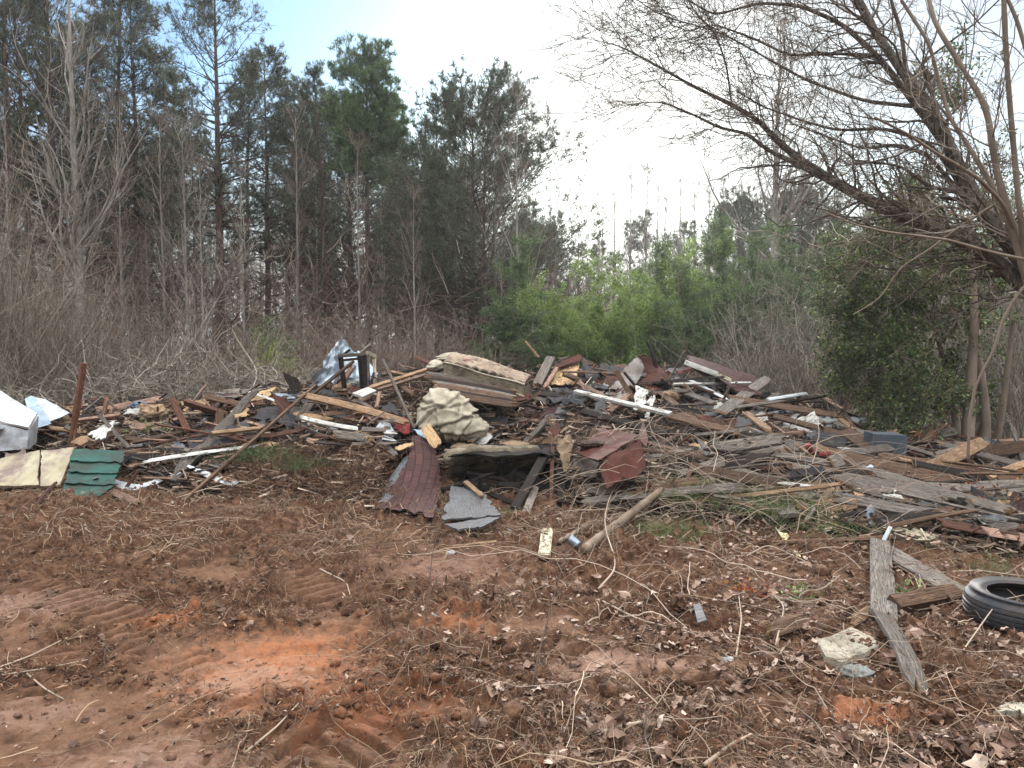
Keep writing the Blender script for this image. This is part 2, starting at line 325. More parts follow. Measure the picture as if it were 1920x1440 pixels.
def blob_mb(c, rad, nu=40, nv=28, fn=None, nz=0.1, f=3, mb=None, rot=0, flatb=True):
    th = np.linspace(0, 2 * math.pi, nu + 1)[:-1]; ph = np.linspace(-math.pi / 2, math.pi / 2, nv + 1); T, Q = np.meshgrid(th, ph, indexing='ij')
    d = np.stack([np.cos(Q) * np.cos(T), np.cos(Q) * np.sin(T), np.sin(Q)], -1); s0 = rng.uniform(0, 50)
    r_ = 1 + nz * (n3(d * f + s0, 1) + 0.5 * n3(d * f * 2.3 + s0, 1) + 0.3 * n3(d * f * 5 + s0, 1))
    if fn is not None: r_ = r_ * fn(d)
    p = d * r_[..., None] * np.asarray(rad)
    cr, sr = math.cos(rot), math.sin(rot); p = np.stack([p[..., 0] * cr - p[..., 1] * sr, p[..., 0] * sr + p[..., 1] * cr, p[..., 2]], -1) + np.asarray(c)
    I = np.arange(nu * (nv + 1)).reshape(nu, nv + 1); J = np.roll(I, -1, 0)
    q = np.stack([I[:, :-1], J[:, :-1], J[:, 1:], I[:, 1:]], -1).reshape(-1, 4)
    mb = mb or MB(); mb.add(p.reshape(-1, 3), q, None, np.stack([T, Q], -1).reshape(-1, 2)); return mb
def box_mb(o, ax, ay, az, mb=None, nz=0.0, n=6):
    """slab box from corner o with three edge vectors"""
    o, ax, ay, az = [np.asarray(a, float) for a in (o, ax, ay, az)]; mb = mb or MB()
    u = np.linspace(0, 1, n + 1)[:, None, None]; v = np.linspace(0, 1, n + 1)[None, :, None]; b = o + ax * u + ay * v; top = b + az
    w = nz * (rng.random(top.shape) - .5); return slab(mb, top + w, b + w, np.concatenate([u * np.linalg.norm(ax) + 0 * v, v * np.linalg.norm(ay) + 0 * u], -1), n, n, 0, 0)
# ---------------------------------------------------------------- materials
class NM:
    def __init__(s, name, rough=0.8, metal=0.0, spec=0.3):
        s.m = bpy.data.materials.new(name); s.m.use_nodes = True; s.t = s.m.node_tree; s.N = s.t.nodes; s.L = s.t.links
        s.b = s.N['Principled BSDF']; s.b.inputs['Roughness'].default_value = rough; s.b.inputs['Metallic'].default_value = metal; s.b.inputs['Specular IOR Level'].default_value = spec
        s.tc = s.N.new('ShaderNodeTexCoord'); s.oi = s.N.new('ShaderNodeObjectInfo')
    def n(s, t, **k):
        x = s.N.new(t)
        for a, b in k.items(): setattr(x, a, b)
        return x
    def noise(s, scale, detail=5, rough=0.6, src='Object', vec=(1, 1, 1), dist=0.0, rand=True):
        mp = s.n('ShaderNodeMapping'); mp.inputs['Scale'].default_value = vec; s.L.new(s.tc.outputs[src], mp.inputs[0])
        if rand:
            c = s.n('ShaderNodeCombineXYZ'); mm = s.n('ShaderNodeMath', operation='MULTIPLY'); mm.inputs[1].default_value = 37.0
            s.L.new(s.oi.outputs['Random'], mm.inputs[0])
            for i in range(3): s.L.new(mm.outputs[0], c.inputs[i])
            s.L.new(c.outputs[0], mp.inputs['Location'])
        x = s.n('ShaderNodeTexNoise'); x.inputs['Scale'].default_value = scale; x.inputs['Detail'].default_value = detail; x.inputs['Roughness'].default_value = rough; x.inputs['Distortion'].default_value = dist
        s.L.new(mp.outputs[0], x.inputs['Vector']); return x.outputs[0]
    def ramp(s, fac, stops, interp='LINEAR'):
        r = s.n('ShaderNodeValToRGB'); e = r.color_ramp.elements; r.color_ramp.interpolation = interp
        while len(e) < len(stops): e.new(0.5)
        for el, (p, c) in zip(e, stops):
            el.position = p; el.color = (*c, 1) if not isinstance(c, (int, float)) else (c, c, c, 1)
        s.L.new(fac, r.inputs[0]); return r.outputs[0]
    def mix(s, fac, a, b, mode='MIX'):
        x = s.n('ShaderNodeMix', data_type='RGBA', blend_type=mode)
        for i, v in ((0, fac), (6, a), (7, b)):
            if isinstance(v, (int, float)): x.inputs[i].default_value = v
            elif isinstance(v, tuple): x.inputs[i].default_value = (*v, 1)
            else: s.L.new(v, x.inputs[i])
        return x.outputs[2]
    def math(s, op, a, b=None, clamp=False):
        x = s.n('ShaderNodeMath', operation=op, use_clamp=clamp)
        for i, v in enumerate((a, b)):
            if v is None: continue
            if isinstance(v, (int, float)): x.inputs[i].default_value = v
            else: s.L.new(v, x.inputs[i])
        return x.outputs[0]
    def bump(s, h, st=0.5, d=0.01):
        x = s.n('ShaderNodeBump'); x.inputs['Strength'].default_value = st; x.inputs['Distance'].default_value = d; s.L.new(h, x.inputs['Height']); s.L.new(x.outputs[0], s.b.inputs['Normal'])
    def col(s, c): s.L.new(c, s.b.inputs['Base Color']); return s.m
    def island(s): return s.n('ShaderNodeNewGeometry').outputs['Random Per Island']
def wood(name, a, b, c, rough=0.85, dirt=0.35, paint=None, flake=0.5, spec=0.25):
    k = NM(name, rough, 0, spec)
    g = k.noise(3.0, 7, 0.65, 'UV', (1.2, 26, 1)); g2 = k.noise(3.0, 4, 0.6, 'UV', (4, 110, 1)); st = k.noise(5, 5, 0.6, 'Object')
    col = k.ramp(g, [(0.25, a), (0.5, b), (0.75, c)])
    col = k.mix(k.ramp(g2, [(0.42, 1.0), (0.5, 0.0)]), col, tuple(0.35 * x for x in a))
    v = k.math('ADD', 0.62, k.math('MULTIPLY', k.oi.outputs['Random'], 0.75)); vv = k.n('ShaderNodeVectorMath', operation='SCALE'); k.L.new(col, vv.inputs[0]); k.L.new(v, vv.inputs['Scale']); col = vv.outputs[0]
    if paint:
        fl = k.noise(14, 6, 0.7, 'UV', (0.7, 2.0, 1)); col = k.mix(k.ramp(fl, [(flake - 0.03, 0.0), (flake + 0.03, 1.0)]), col, paint)
    col = k.mix(k.math('MULTIPLY', k.ramp(st, [(0.45, 0.0), (0.7, 1.0)]), dirt), col, (0.05, 0.028, 0.018))
    k.bump(k.math('ADD', g, k.math('MULTIPLY', g2, 0.5)), 0.7, 0.006); return k.col(col)
def plain(name, stops, scale=6, rough=0.8, metal=0, bump=0.4, dirt=0.3, dirtc=(0.05, 0.03, 0.02), src='Object', spec=0.3, vec=(1, 1, 1), dist=0.01, dl=0.45):
    k = NM(name, rough, metal, spec); n = k.noise(scale, 7, 0.65, src, vec); c = k.ramp(n, stops); d = k.noise(scale * 0.6 + 1, 6, 0.7)
    c = k.mix(k.math('MULTIPLY', k.ramp(d, [(dl, 0.0), (dl + 0.17, 1.0)]), dirt), c, dirtc)
    k.bump(k.noise(scale * 4, 5, 0.7), bump, dist); return k.col(c)
M = {}
M['grey'] = wood('weathered_grey_wood', (0.07, 0.056, 0.045), (0.16, 0.136, 0.113), (0.30, 0.262, 0.22))
M['brown'] = wood('weathered_brown_wood', (0.04, 0.022, 0.013), (0.105, 0.06, 0.035), (0.21, 0.13, 0.08))
M['red'] = wood('reddish_brown_wood', (0.05, 0.021, 0.014), (0.11, 0.047, 0.03), (0.17, 0.08, 0.052))
M['tan'] = wood('split_tan_wood', (0.15, 0.085, 0.045), (0.29, 0.18, 0.10), (0.46, 0.32, 0.2), dirt=0.5)
M['pink'] = wood('raw_pinkish_wood', (0.15, 0.082, 0.058), (0.29, 0.18, 0.125), (0.45, 0.32, 0.24), dirt=0.4)
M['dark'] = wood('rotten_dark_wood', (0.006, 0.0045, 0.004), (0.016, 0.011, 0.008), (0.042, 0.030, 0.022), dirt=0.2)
M['fresh'] = wood('fresh_splintered_wood', (0.24, 0.13, 0.06), (0.43, 0.27, 0.14), (0.60, 0.43, 0.26), dirt=0.1)
M['whitewood'] = wood('peeling_white_painted_wood', (0.16, 0.13, 0.1), (0.3, 0.26, 0.2), (0.4, 0.35, 0.28), paint=(0.50, 0.49, 0.45), flake=0.44, dirt=0.4)
M['creamwood'] = wood('peeling_cream_painted_wood', (0.16, 0.12, 0.08), (0.3, 0.24, 0.16), (0.42, 0.35, 0.25), paint=(0.45, 0.41, 0.29), flake=0.5, dirt=0.45)
M['greypl'] = wood('slate_grey_plywood', (0.055, 0.056, 0.058), (0.10, 0.102, 0.107), (0.17, 0.173, 0.18), dirt=0.3, spec=0.5)
M['galv'] = plain('galvanised_steel', [(0.3, (0.17, 0.2, 0.23)), (0.5, (0.27, 0.32, 0.36)), (0.7, (0.42, 0.47, 0.52))], 5, 0.42, 0.6, 0.3, 0.5, (0.12, 0.09, 0.07), dl=.5)
M['whitem'] = plain('chipped_white_enamel', [(0.3, (0.40, 0.43, 0.445)), (0.6, (0.52, 0.55, 0.56))], 4, 0.4, 0, 0.1, 0.7, (0.14, 0.11, 0.085), spec=0.5, dl=.5)
M['whited'] = plain('dirty_white_plastic', [(0.3, (0.28, 0.30, 0.32)), (0.6, (0.43, 0.46, 0.48))], 5, 0.45, 0, 0.2, 0.55, (0.2, 0.16, 0.13), spec=0.5)
M['brownm'] = plain('red_brown_painted_steel', [(0.3, (0.05, 0.014, 0.010)), (0.7, (0.09, 0.029, 0.021))], 4, 0.85, 0, 0.4, 0.6, (0.05, 0.033, 0.025), spec=0.15)
M['tin'] = plain('stained_old_tin', [(0.3, (0.07, 0.052, 0.04)), (0.5, (0.15, 0.13, 0.112)), (0.7, (0.30, 0.30, 0.29))], 3, 0.55, 0.3, 0.3, 0.55, (0.10, 0.055, 0.035))
M['rust'] = plain('rusty_iron', [(0.3, (0.08, 0.032, 0.02)), (0.7, (0.20, 0.085, 0.05))], 18, 0.85, 0, 0.5, 0.3)
M['cream'] = plain('dirty_cream_panel', [(0.35, (0.30, 0.26, 0.16)), (0.65, (0.42, 0.38, 0.26))], 3, 0.6, 0, 0.2, 0.9, (0.15, 0.10, 0.085), dl=0.42)
M['green'] = plain('dark_green_painted_siding', [(0.3, (0.008, 0.045, 0.034)), (0.7, (0.014, 0.085, 0.062))], 4, 0.6, 0, 0.3, 0.8, (0.022, 0.022, 0.015), spec=0.3, dl=.42)
M['beige'] = plain('stained_beige_cloth', [(0.3, (0.15, 0.12, 0.08)), (0.48, (0.33, 0.29, 0.21)), (0.7, (0.48, 0.44, 0.35))], 4, 0.92, 0, 0.8, 0.65, (0.12, 0.085, 0.05), dl=.5)
M['quilt'] = plain('stained_quilted_ticking', [(0.3, (0.20, 0.145, 0.10)), (0.7, (0.37, 0.29, 0.215))], 6, 0.95, 0, 0.6, 0.8, (0.10, 0.065, 0.042), dl=.45)
M['tick'] = plain('ribbed_mattress_band', [(0.35, (0.08, 0.06, 0.04)), (0.5, (0.22, 0.18, 0.12)), (0.7, (0.38, 0.33, 0.235))], 5, 0.95, 0, 1.0, 0.8, (0.05, 0.034, 0.022), src='UV', vec=(0.4, 14, 1), dist=.03, dl=.42)
M['rubber'] = plain('black_tyre_rubber', [(0.3, (0.018, 0.019, 0.022)), (0.7, (0.034, 0.036, 0.041))], 7, 0.62, 0, 0.3, 0.75, (0.06, 0.042, 0.031), spec=0.35, dl=.44)
M['conc'] = plain('rough_pale_slab', [(0.3, (0.25, 0.21, 0.15)), (0.7, (0.38, 0.35, 0.28))], 8, 0.9, 0, 0.8, 0.85, (0.09, 0.06, 0.04), dl=.5, dist=.02)
M['insul'] = plain('tan_insulation_foam', [(0.3, (0.22, 0.13, 0.07)), (0.7, (0.42, 0.3, 0.19))], 9, 0.95, 0, 0.8, 0.6, (0.12, 0.07, 0.04), dist=.03)
M['wool'] = plain('grey_insulation_wool', [(0.3, (0.14, 0.145, 0.13)), (0.7, (0.30, 0.31, 0.29))], 9, 0.95, 0, 0.8, 0.5, dist=.03)
M['redc'] = plain('faded_red_cloth', [(0.3, (0.16, 0.015, 0.015)), (0.7, (0.27, 0.03, 0.03))], 6, 0.8, 0, 0.4, 0.4)
M['bluec'] = plain('dull_blue_plastic', [(0.3, (0.06, 0.09, 0.14)), (0.7, (0.15, 0.2, 0.28))], 6, 0.6, 0, 0.3, 0.4)
M['bluepale'] = plain('pale_blue_sheeting', [(0.3, (0.20, 0.28, 0.37)), (0.7, (0.34, 0.43, 0.52))], 6, 0.5, 0, 0.3, 0.4)
M['cloth'] = plain('brown_hanging_cloth', [(0.3, (0.13, 0.09, 0.055)), (0.7, (0.27, 0.19, 0.12))], 7, 0.95, 0, 0.8, 0.5, dist=.02)
M['cab'] = plain('blue_grey_cabinet', [(0.3, (0.05, 0.065, 0.08)), (0.7, (0.085, 0.105, 0.125))], 5, 0.6, 0, 0.2, 0.5)
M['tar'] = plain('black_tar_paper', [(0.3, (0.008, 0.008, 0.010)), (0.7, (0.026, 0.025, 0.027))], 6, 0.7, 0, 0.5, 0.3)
M['char_shade'] = plain('charred_shade_black', [(0.3, (0.003, 0.003, 0.003)), (0.7, (0.012, 0.010, 0.009))], 9, 0.9, 0, 0.6, 0.2, spec=0.1)  # charred black, kept darker still to paint shade inside the hollow
M['yellow'] = plain('yellowish_plastic', [(0.3, (0.58, 0.5, 0.26)), (0.7, (0.72, 0.65, 0.4))], 4, 0.5, 0, 0.1, 0.3)
M['osb'] = wood('flaky_chipboard', (0.26, 0.15, 0.07), (0.45, 0.3, 0.16), (0.58, 0.42, 0.25), dirt=0.4)
def shingle(name, a, b, mort):
    k = NM(name, 0.85); br = k.n('ShaderNodeTexBrick'); br.inputs['Scale'].default_value = 1.0; br.inputs['Mortar Size'].default_value = 0.006; br.inputs['Brick Width'].default_value = 0.24; br.inputs['Row Height'].default_value = 0.085
    br.inputs['Color1'].default_value = (*a, 1); br.inputs['Color2'].default_value = (*b, 1); br.inputs['Mortar'].default_value = (*mort, 1); br.inputs['Mortar Smooth'].default_value = 0.2
    k.L.new(k.tc.outputs['UV'], br.inputs['Vector']); n = k.noise(7, 6, 0.7); w = k.noise(9, 7, 0.75)
    c = k.mix(k.math('MULTIPLY', n, 0.7), br.outputs[0], (0.03, 0.016, 0.013)); c = k.mix(k.math('MULTIPLY', k.ramp(w, [(0.6, 0.0), (0.68, 1.0)]), 0.5), c, (0.16, 0.13, 0.12))
    k.bump(k.math('ADD', k.math('MULTIPLY', br.outputs['Fac'], -1.0), k.math('MULTIPLY', k.noise(60, 3), 0.4)), 0.8, 0.006); return k.col(c)
M['shing'] = shingle('red_brown_roof_shingle', (0.052, 0.017, 0.014), (0.085, 0.031, 0.026), (0.006, 0.003, 0.003))
M['shingd'] = shingle('dark_maroon_roof_shingle', (0.036, 0.013, 0.011), (0.06, 0.022, 0.019), (0.015, 0.009, 0.009))
def leafmat(name, stops, trans=0.3, rough=0.6, spec=0.3):
    k = NM(name, rough, 0, spec); c = k.ramp(k.island(), stops); k.col(c)
    if trans:
        out = k.N['Material Output']; tr = k.n('ShaderNodeBsdfTranslucent'); k.L.new(c, tr.inputs[0]); mx_ = k.n('ShaderNodeMixShader'); mx_.inputs[0].default_value = trans
        k.L.new(k.b.outputs[0], mx_.inputs[1]); k.L.new(tr.outputs[0], mx_.inputs[2]); k.L.new(mx_.outputs[0], out.inputs[0])
    return k.m
M['pine'] = leafmat('dark_pine_needles', [(0, (0.038, 0.050, 0.029)), (0.5, (0.072, 0.09, 0.05)), (1, (0.13, 0.15, 0.085))])
M['pineb'] = leafmat('bright_pine_needles', [(0, (0.05, 0.095, 0.038)), (0.5, (0.095, 0.155, 0.06)), (1, (0.17, 0.235, 0.09))])
M['feather'] = leafmat('fresh_green_foliage', [(0, (0.075, 0.125, 0.034)), (0.5, (0.155, 0.23, 0.06)), (1, (0.29, 0.38, 0.11))], 0.5)
M['feathd'] = leafmat('dull_green_foliage', [(0, (0.045, 0.075, 0.032)), (0.5, (0.09, 0.135, 0.055)), (1, (0.17, 0.225, 0.09))], 0.45)
M['holly'] = leafmat('glossy_holly_leaves', [(0, (0.03, 0.055, 0.02)), (0.6, (0.07, 0.11, 0.034)), (0.88, (0.16, 0.205, 0.055)), (1, (0.27, 0.31, 0.09))], 0.25, 0.5, 0.35)
M['ylw'] = leafmat('yellow_green_leaves', [(0, (0.16, 0.22, 0.05)), (1, (0.36, 0.42, 0.09))], 0.35)
M['orange'] = leafmat('orange_red_leaves', [(0, (0.17, 0.018, 0.010)), (0.5, (0.28, 0.06, 0.02)), (1, (0.36, 0.17, 0.04))], 0.3)
M['deadleaf'] = leafmat('dead_brown_leaves', [(0, (0.2, 0.085, 0.05)), (1, (0.4, 0.2, 0.13))], 0.2)
M['litter'] = leafmat('leaf_litter', [(0, (0.05, 0.024, 0.015)), (0.35, (0.13, 0.072, 0.048)), (0.7, (0.23, 0.145, 0.10)), (0.92, (0.34, 0.24, 0.18)), (1, (0.48, 0.38, 0.30))], 0.1)
M['mulch'] = leafmat('shredded_mulch', [(0, (0.016, 0.008, 0.005)), (0.5, (0.076, 0.035, 0.018)), (0.88, (0.18, 0.085, 0.044)), (1, (0.36, 0.23, 0.15))], 0.0, 0.9)
M['straw'] = leafmat('dry_straw_and_twigs', [(0, (0.07, 0.043, 0.028)), (0.5, (0.17, 0.11, 0.07)), (1, (0.38, 0.28, 0.19))], 0.0, 0.85)
M['twig'] = leafmat('bare_brown_twigs', [(0, (0.075, 0.056, 0.041)), (0.5, (0.155, 0.12, 0.088)), (1, (0.28, 0.225, 0.17))], 0.0, 0.85)
M['twigr'] = leafmat('reddish_bare_twigs', [(0, (0.085, 0.058, 0.044)), (0.5, (0.15, 0.108, 0.082)), (1, (0.26, 0.195, 0.15))], 0.0, 0.85)
M['twigg'] = leafmat('pale_grey_twigs', [(0, (0.10, 0.084, 0.066)), (0.5, (0.20, 0.172, 0.138)), (1, (0.35, 0.31, 0.25))], 0.0, 0.85)
M['vine'] = leafmat('pale_dry_vines', [(0, (0.17, 0.12, 0.085)), (0.5, (0.30, 0.225, 0.165)), (1, (0.46, 0.37, 0.28))], 0.0, 0.8)
M['splint'] = leafmat('wood_splinters', [(0, (0.012, 0.008, 0.006)), (0.3, (0.05, 0.032, 0.022)), (0.62, (0.16, 0.105, 0.07)), (0.85, (0.33, 0.235, 0.165)), (1, (0.55, 0.45, 0.35))], 0.0, 0.9)
M['grass'] = leafmat('green_grass', [(0, (0.06, 0.11, 0.03)), (0.6, (0.13, 0.2, 0.06)), (1, (0.3, 0.32, 0.13))], 0.3)
def bark(name, a, b, c, scale=9, vec=(1, 1, 0.25), bump=0.8):
    k = NM(name, 0.9, 0, 0.2); n = k.noise(scale, 7, 0.65, 'Object', vec); col = k.ramp(n, [(0.3, a), (0.5, b), (0.72, c)])
    k.bump(n, bump, 0.02); return k.col(col)
M['bpine'] = bark('pine_bark', (0.045, 0.03, 0.024), (0.105, 0.07, 0.056), (0.185, 0.13, 0.11))
M['bpinel'] = bark('pine_limb_bark', (0.035, 0.027, 0.022), (0.07, 0.055, 0.045), (0.12, 0.095, 0.08))
M['bgrey'] = bark('pale_grey_bark', (0.12, 0.105, 0.09), (0.24, 0.215, 0.185), (0.38, 0.35, 0.31), 12)
M['bwill'] = bark('dark_furrowed_bark', (0.035, 0.028, 0.023), (0.10, 0.083, 0.068), (0.22, 0.19, 0.16), 16, (1.6, 1.6, 0.5), 1.0)
M['bmyr'] = bark('smooth_tan_bark', (0.11, 0.083, 0.062), (0.17, 0.132, 0.1), (0.24, 0.195, 0.155), 6, (1, 1, 0.4), 0.25)
M['blog'] = bark('stripped_log_wood', (0.09, 0.06, 0.042), (0.17, 0.125, 0.09), (0.26, 0.2, 0.15), 8)
def soil(name, mound_=False):
    k = NM(name, 0.92, 0, 0.2)
    n1 = k.noise(1.6, 6, 0.6, rand=False); n2 = k.noise(13, 8, 0.7, rand=False); n3_ = k.noise(70, 5, 0.7, rand=False)
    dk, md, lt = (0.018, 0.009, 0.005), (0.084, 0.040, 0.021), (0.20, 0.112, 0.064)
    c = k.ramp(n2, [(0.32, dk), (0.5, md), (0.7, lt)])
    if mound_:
        c = k.mix(0.72, c, (0.012, 0.007, 0.005))  # near-black mixed in, painting the shade in the heap's gaps
    else:
        # smooth pressed clay, pinkish tan
        pa = k.n('ShaderNodeAttribute'); pa.attribute_name = 'packed'; pm = k.math('MULTIPLY', pa.outputs['Fac'], k.ramp(n2, [(0.3, 0.55), (0.6, 1.0)])); c = k.mix(k.math('MULTIPLY', pm, 0.75), c, k.ramp(n1, [(0.35, (0.125, 0.060, 0.033)), (0.65, (0.21, 0.118, 0.070))]))
        def patch(px, py, rx, ry, colr, amt, sc=5, lo=.3, hi=.75):
            nonlocal c
            x, y = gp(px, py); mp = k.n('ShaderNodeMapping', vector_type='TEXTURE'); mp.inputs['Location'].default_value = (x, y, 0); mp.inputs['Scale'].default_value = (rx, ry, 1); k.L.new(k.tc.outputs['Object'], mp.inputs[0])
            sx = k.n('ShaderNodeVectorMath', operation='MULTIPLY'); sx.inputs[1].default_value = (1, 1, 0); k.L.new(mp.outputs[0], sx.inputs[0]); ln = k.n('ShaderNodeVectorMath', operation='LENGTH'); k.L.new(sx.outputs[0], ln.inputs[0])
            d = k.math('ADD', k.math('SUBTRACT', 1.0, ln.outputs['Value']), k.math('MULTIPLY', k.math('SUBTRACT', k.noise(sc, 8, 0.75, rand=False), 0.5), 3.0))
            c = k.mix(k.math('MULTIPLY', k.ramp(d, [(lo, 0.0), (hi, 1.0)]), amt), c, colr)
        patch(510, 1245, 0.85, 0.8, (0.29, 0.125, 0.062), 0.8, 9, .3, .9); patch(540, 1225, 0.62, 0.60, (0.29, 0.105, 0.040), 0.75, 13, .45, 1.0)
        patch(460, 1270, 0.60, 0.45, (0.31, 0.18, 0.12), 0.65, 11, .4, .8); patch(330, 1165, 0.3, 0.3, (0.34, 0.125, 0.05), 0.7, 8)
        patch(700, 1310, 0.75, 0.5, (0.17, 0.062, 0.026), 0.7, 9); patch(1000, 1420, 0.5, 0.2, (0.17, 0.07, 0.033), 0.6, 9); patch(1640, 1340, 0.42, 0.16, (0.40, 0.17, 0.085), 0.75, 9); patch(850, 1170, 0.3, 0.3, (0.33, 0.13, 0.06), 0.6, 8); patch(60, 1140, 0.8, 0.4, (0.24, 0.145, 0.105), 0.6, 6)
        patch(300, 1420, 0.6, 0.3, (0.27, 0.165, 0.12), 0.6, 7); patch(1150, 1250, 0.6, 0.25, (0.29, 0.18, 0.13), 0.65, 9); patch(30, 1330, 0.5, 0.25, (0.26, 0.16, 0.12), 0.5, 7); patch(830, 1060, 0.9, 0.7, (0.23, 0.13, 0.095), 0.5, 7)
    k.bump(k.math('ADD', n2, k.math('MULTIPLY', n3_, 0.6)), 0.9, 0.02); return k.col(c)
M['soil'] = soil('red_clay_soil'); M['mound'] = soil('shade_darkened_rubble_soil', True)
# ---------------------------------------------------------------- ground
def ground_mesh():
    rr = np.concatenate([np.geomspace(0.9, 2.4, 40)[:-1], np.geomspace(2.4, 13, 760)[:-1], np.geomspace(13, 600, 90)])
    aa = np.concatenate([np.linspace(-180, -46, 30)[:-1], np.linspace(-46, 46, 820)[:-1], np.linspace(46, 180, 30)]); aa = np.radians(aa[:-1])
    A, Rr = np.meshgrid(aa, rr, indexing='xy'); x = Rr * np.sin(A); y = Rr * np.cos(A)
    z = ground(x, y); far = np.clip((np.hypot(x, y) - 30) / 80, 0, 1); z = z * (1 - far)
    k = len(aa); I = np.arange(x.size).reshape(x.shape); J = np.roll(I, -1, 1)
    mb = MB(); q = np.stack([I[:-1], J[:-1], J[1:], I[1:]], -1).reshape(-1, 4)
    mb.add(np.stack([x, y, z], -1), q[:, ::-1]); c = np.array([[0, 0, 0.0]])
    mb.add(c, None, None); ci = mb.n - 1; mb.T.append(np.stack([np.full(k, ci), J[0], I[0]], -1)[:, ::-1]); mb.tm.append(np.zeros(k))
    go = mb.build('ground', M['soil'], smooth=True, origin=(0, 0, 0)); at = go.data.attributes.new('packed', 'FLOAT', 'POINT')
    pk = np.concatenate([np.clip(np.maximum(packed(x, y), track(x, y)[0] * .8), 0, 1).ravel(), [0.0]]); at.data.foreach_set('value', pk.astype(np.float32))
    return tag(go, 'churned red clay soil with tread marks in front of the debris', None, None, 'structure')
ground_mesh()
def mound_mesh():
    ang = np.tan(np.radians(np.linspace(-50, 50, 620))); t = np.linspace(-0.02, 1.0, 260); u = 960 + FPX * ang
    yb = np.interp(u, cb[:, 0], cb[:, 1]); yc = np.interp(u, cb[:, 0], cb[:, 2]); Y = (yb - 0.1)[None, :] + t[:, None] * (yc + 2.8 - yb)[None, :]; X = ang[None, :] * Y
    z = ground(X, Y, False) + mound(X, Y) - 0.07 + np.clip(mound(X, Y) * 4, 0, 1) * (0.22 * (fbm(X * 2.2, Y * 2.2, 4, 90) - .5) + 0.05 * (fbm(X * 16, Y * 16, 3, 95) - .5))
    soilm = np.exp(-((topx(X, Y) - 600) / 130) ** 4) * np.clip(1.4 - (Y - yb) / 1.0, 0, 1) * np.clip((Y - yb) * 3, 0, 1); z = z + 0.13 * soilm
    edge = np.clip((t[:, None] * 9), 0, 1); z = z * edge + (ground(X, Y) - 0.12) * (1 - edge)
    I = np.arange(X.size).reshape(X.shape); q = np.stack([I[:-1, :-1], I[:-1, 1:], I[1:, 1:], I[1:, :-1]], -1).reshape(-1, 4)
    mb = MB(); mb.add(np.stack([X, Y, z], -1), q); tag(mb.build('soil_mound', M['mound'], smooth=True, origin=(0, 0, 0)), 'dark earth and rubble heap, blackened to paint shaded gaps, beneath the demolition debris', None, None, 'structure')
mound_mesh()
# ---------------------------------------------------------------- hand-placed debris
CAMP = np.array([0, 0, CAMZ])
def clear(pts, m=.035):
    """slide a rigid piece towards the viewer side of the heap until it lies on top of it"""
    pts = [np.asarray(p, float) for p in pts]; s = np.linspace(0, 1, 9)
    for f in np.arange(1, .86, -.006):
        q = [CAMP + (p - CAMP) * f for p in pts]; ok = True
        for i in range(len(q)):
            l = q[i] * (1 - s[:, None]) + q[(i + 1) % len(q)] * s[:, None]; dlt = l[:, 2] - surf(l[:, 0], l[:, 1])
            if np.quantile(dlt, .25) < m: ok = False; break
        if ok: return q
    return q
_hc = {}
def P(px, py, Y):
    # keep a piece in front of the heap it lies on
    k = (round(px), round(py))
    if k not in _hc:
        a = P0(px, py, 1.0) - np.array([0, 0, CAMZ]); h = np.nonzero(CAMZ + a[2] * _ys <= surf(a[0] * _ys, _ys))[0]; _hc[k] = _ys[h[0]] if len(h) else 99.0
    return P0(px, py, min(Y, _hc[k] - 0.16))
def pt(p):
    """(px,py), (px,py,Y) or (px,py,None,lift) to a point in the place"""
    if len(p) == 3: return P(*p)
    if len(p) == 4: return hit(p[0], p[1], p[3])
    return hit(p[0], p[1], 0.05)
def Bd(a, b, w, t, mat, label, name='board', cat='board', group=None, **k):
    p0, p1 = clear([pt(a), pt(b)]) if len(a) != 3 and len(b) != 3 else (pt(a), pt(b)); mb = board_mb(p0, p1, w, t, **k); f = 'fresh' if mat not in ('rust', 'galv', 'whitem', 'whited', 'tin') else mat
    return tag(mb.build(name, [M[mat], M[f]]), label, cat, group)
def Sh(cs, mat, label, name, cat, group=None, mat2=None, **k):
    c = [pt(p) for p in cs]; mb = sheet_mb(c, **k); return tag(mb.build(name, [M[mat], M[mat2 or mat]]), label, cat, group)
# --- left end
c0 = [P(-45, 742, 9.3), P(2, 732, 9.3), P(72, 772, 8.9), P(54, 802, 8.7), P(-40, 800, 8.9)]
fr = thing('washing_machine', P(0, 860, 9.2), 'white enamel washing machine tipped over at the left end of the heap', 'washing machine')
lid = sheet_mb([P(-60, 775, 8.9), P(0, 733, 9.2), P(70, 776, 9.0), P(54, 803, 8.7)], 0.03, 14, 12, 0.012, 3, 0, crumple=0.012)
lid.build('top_panel', M['whitem'], fr)
sheet_mb([P(-60, 780, 8.88), P(54, 808, 8.72), P(50, 842, 8.7), P(-60, 850, 8.8)], 0.02, 14, 12, 0.02, 3, 0, crumple=0.02).build('front_panel', M['whited'], fr)
sheet_mb([P(54, 806, 8.74), P(71, 778, 9.0), P(66, 830, 9.0), P(52, 842, 8.74)], 0.02, 8, 8, 0.01).build('side_panel', M['whited'], fr)
fp_ = [o for o in fr.children if o.name.startswith('front_panel')][0]; box_mb(P(-30, 812, 8.74) + [0, -.05, 0], [0.22, -0.02, 0.05], [0, .1, 0], [0, 0, 0.018]).build('handle', M['whitem'], fp_)
Sh([(45, 742, 9.8), (62, 740, 9.9), (95, 790, 9.3), (62, 800, 9.2)], 'bluepale', 'crumpled pale blue plastic sheet beside the tipped white washing machine', 'plastic_sheet', 'plastic sheet', crumple=0.05, t=0.006)
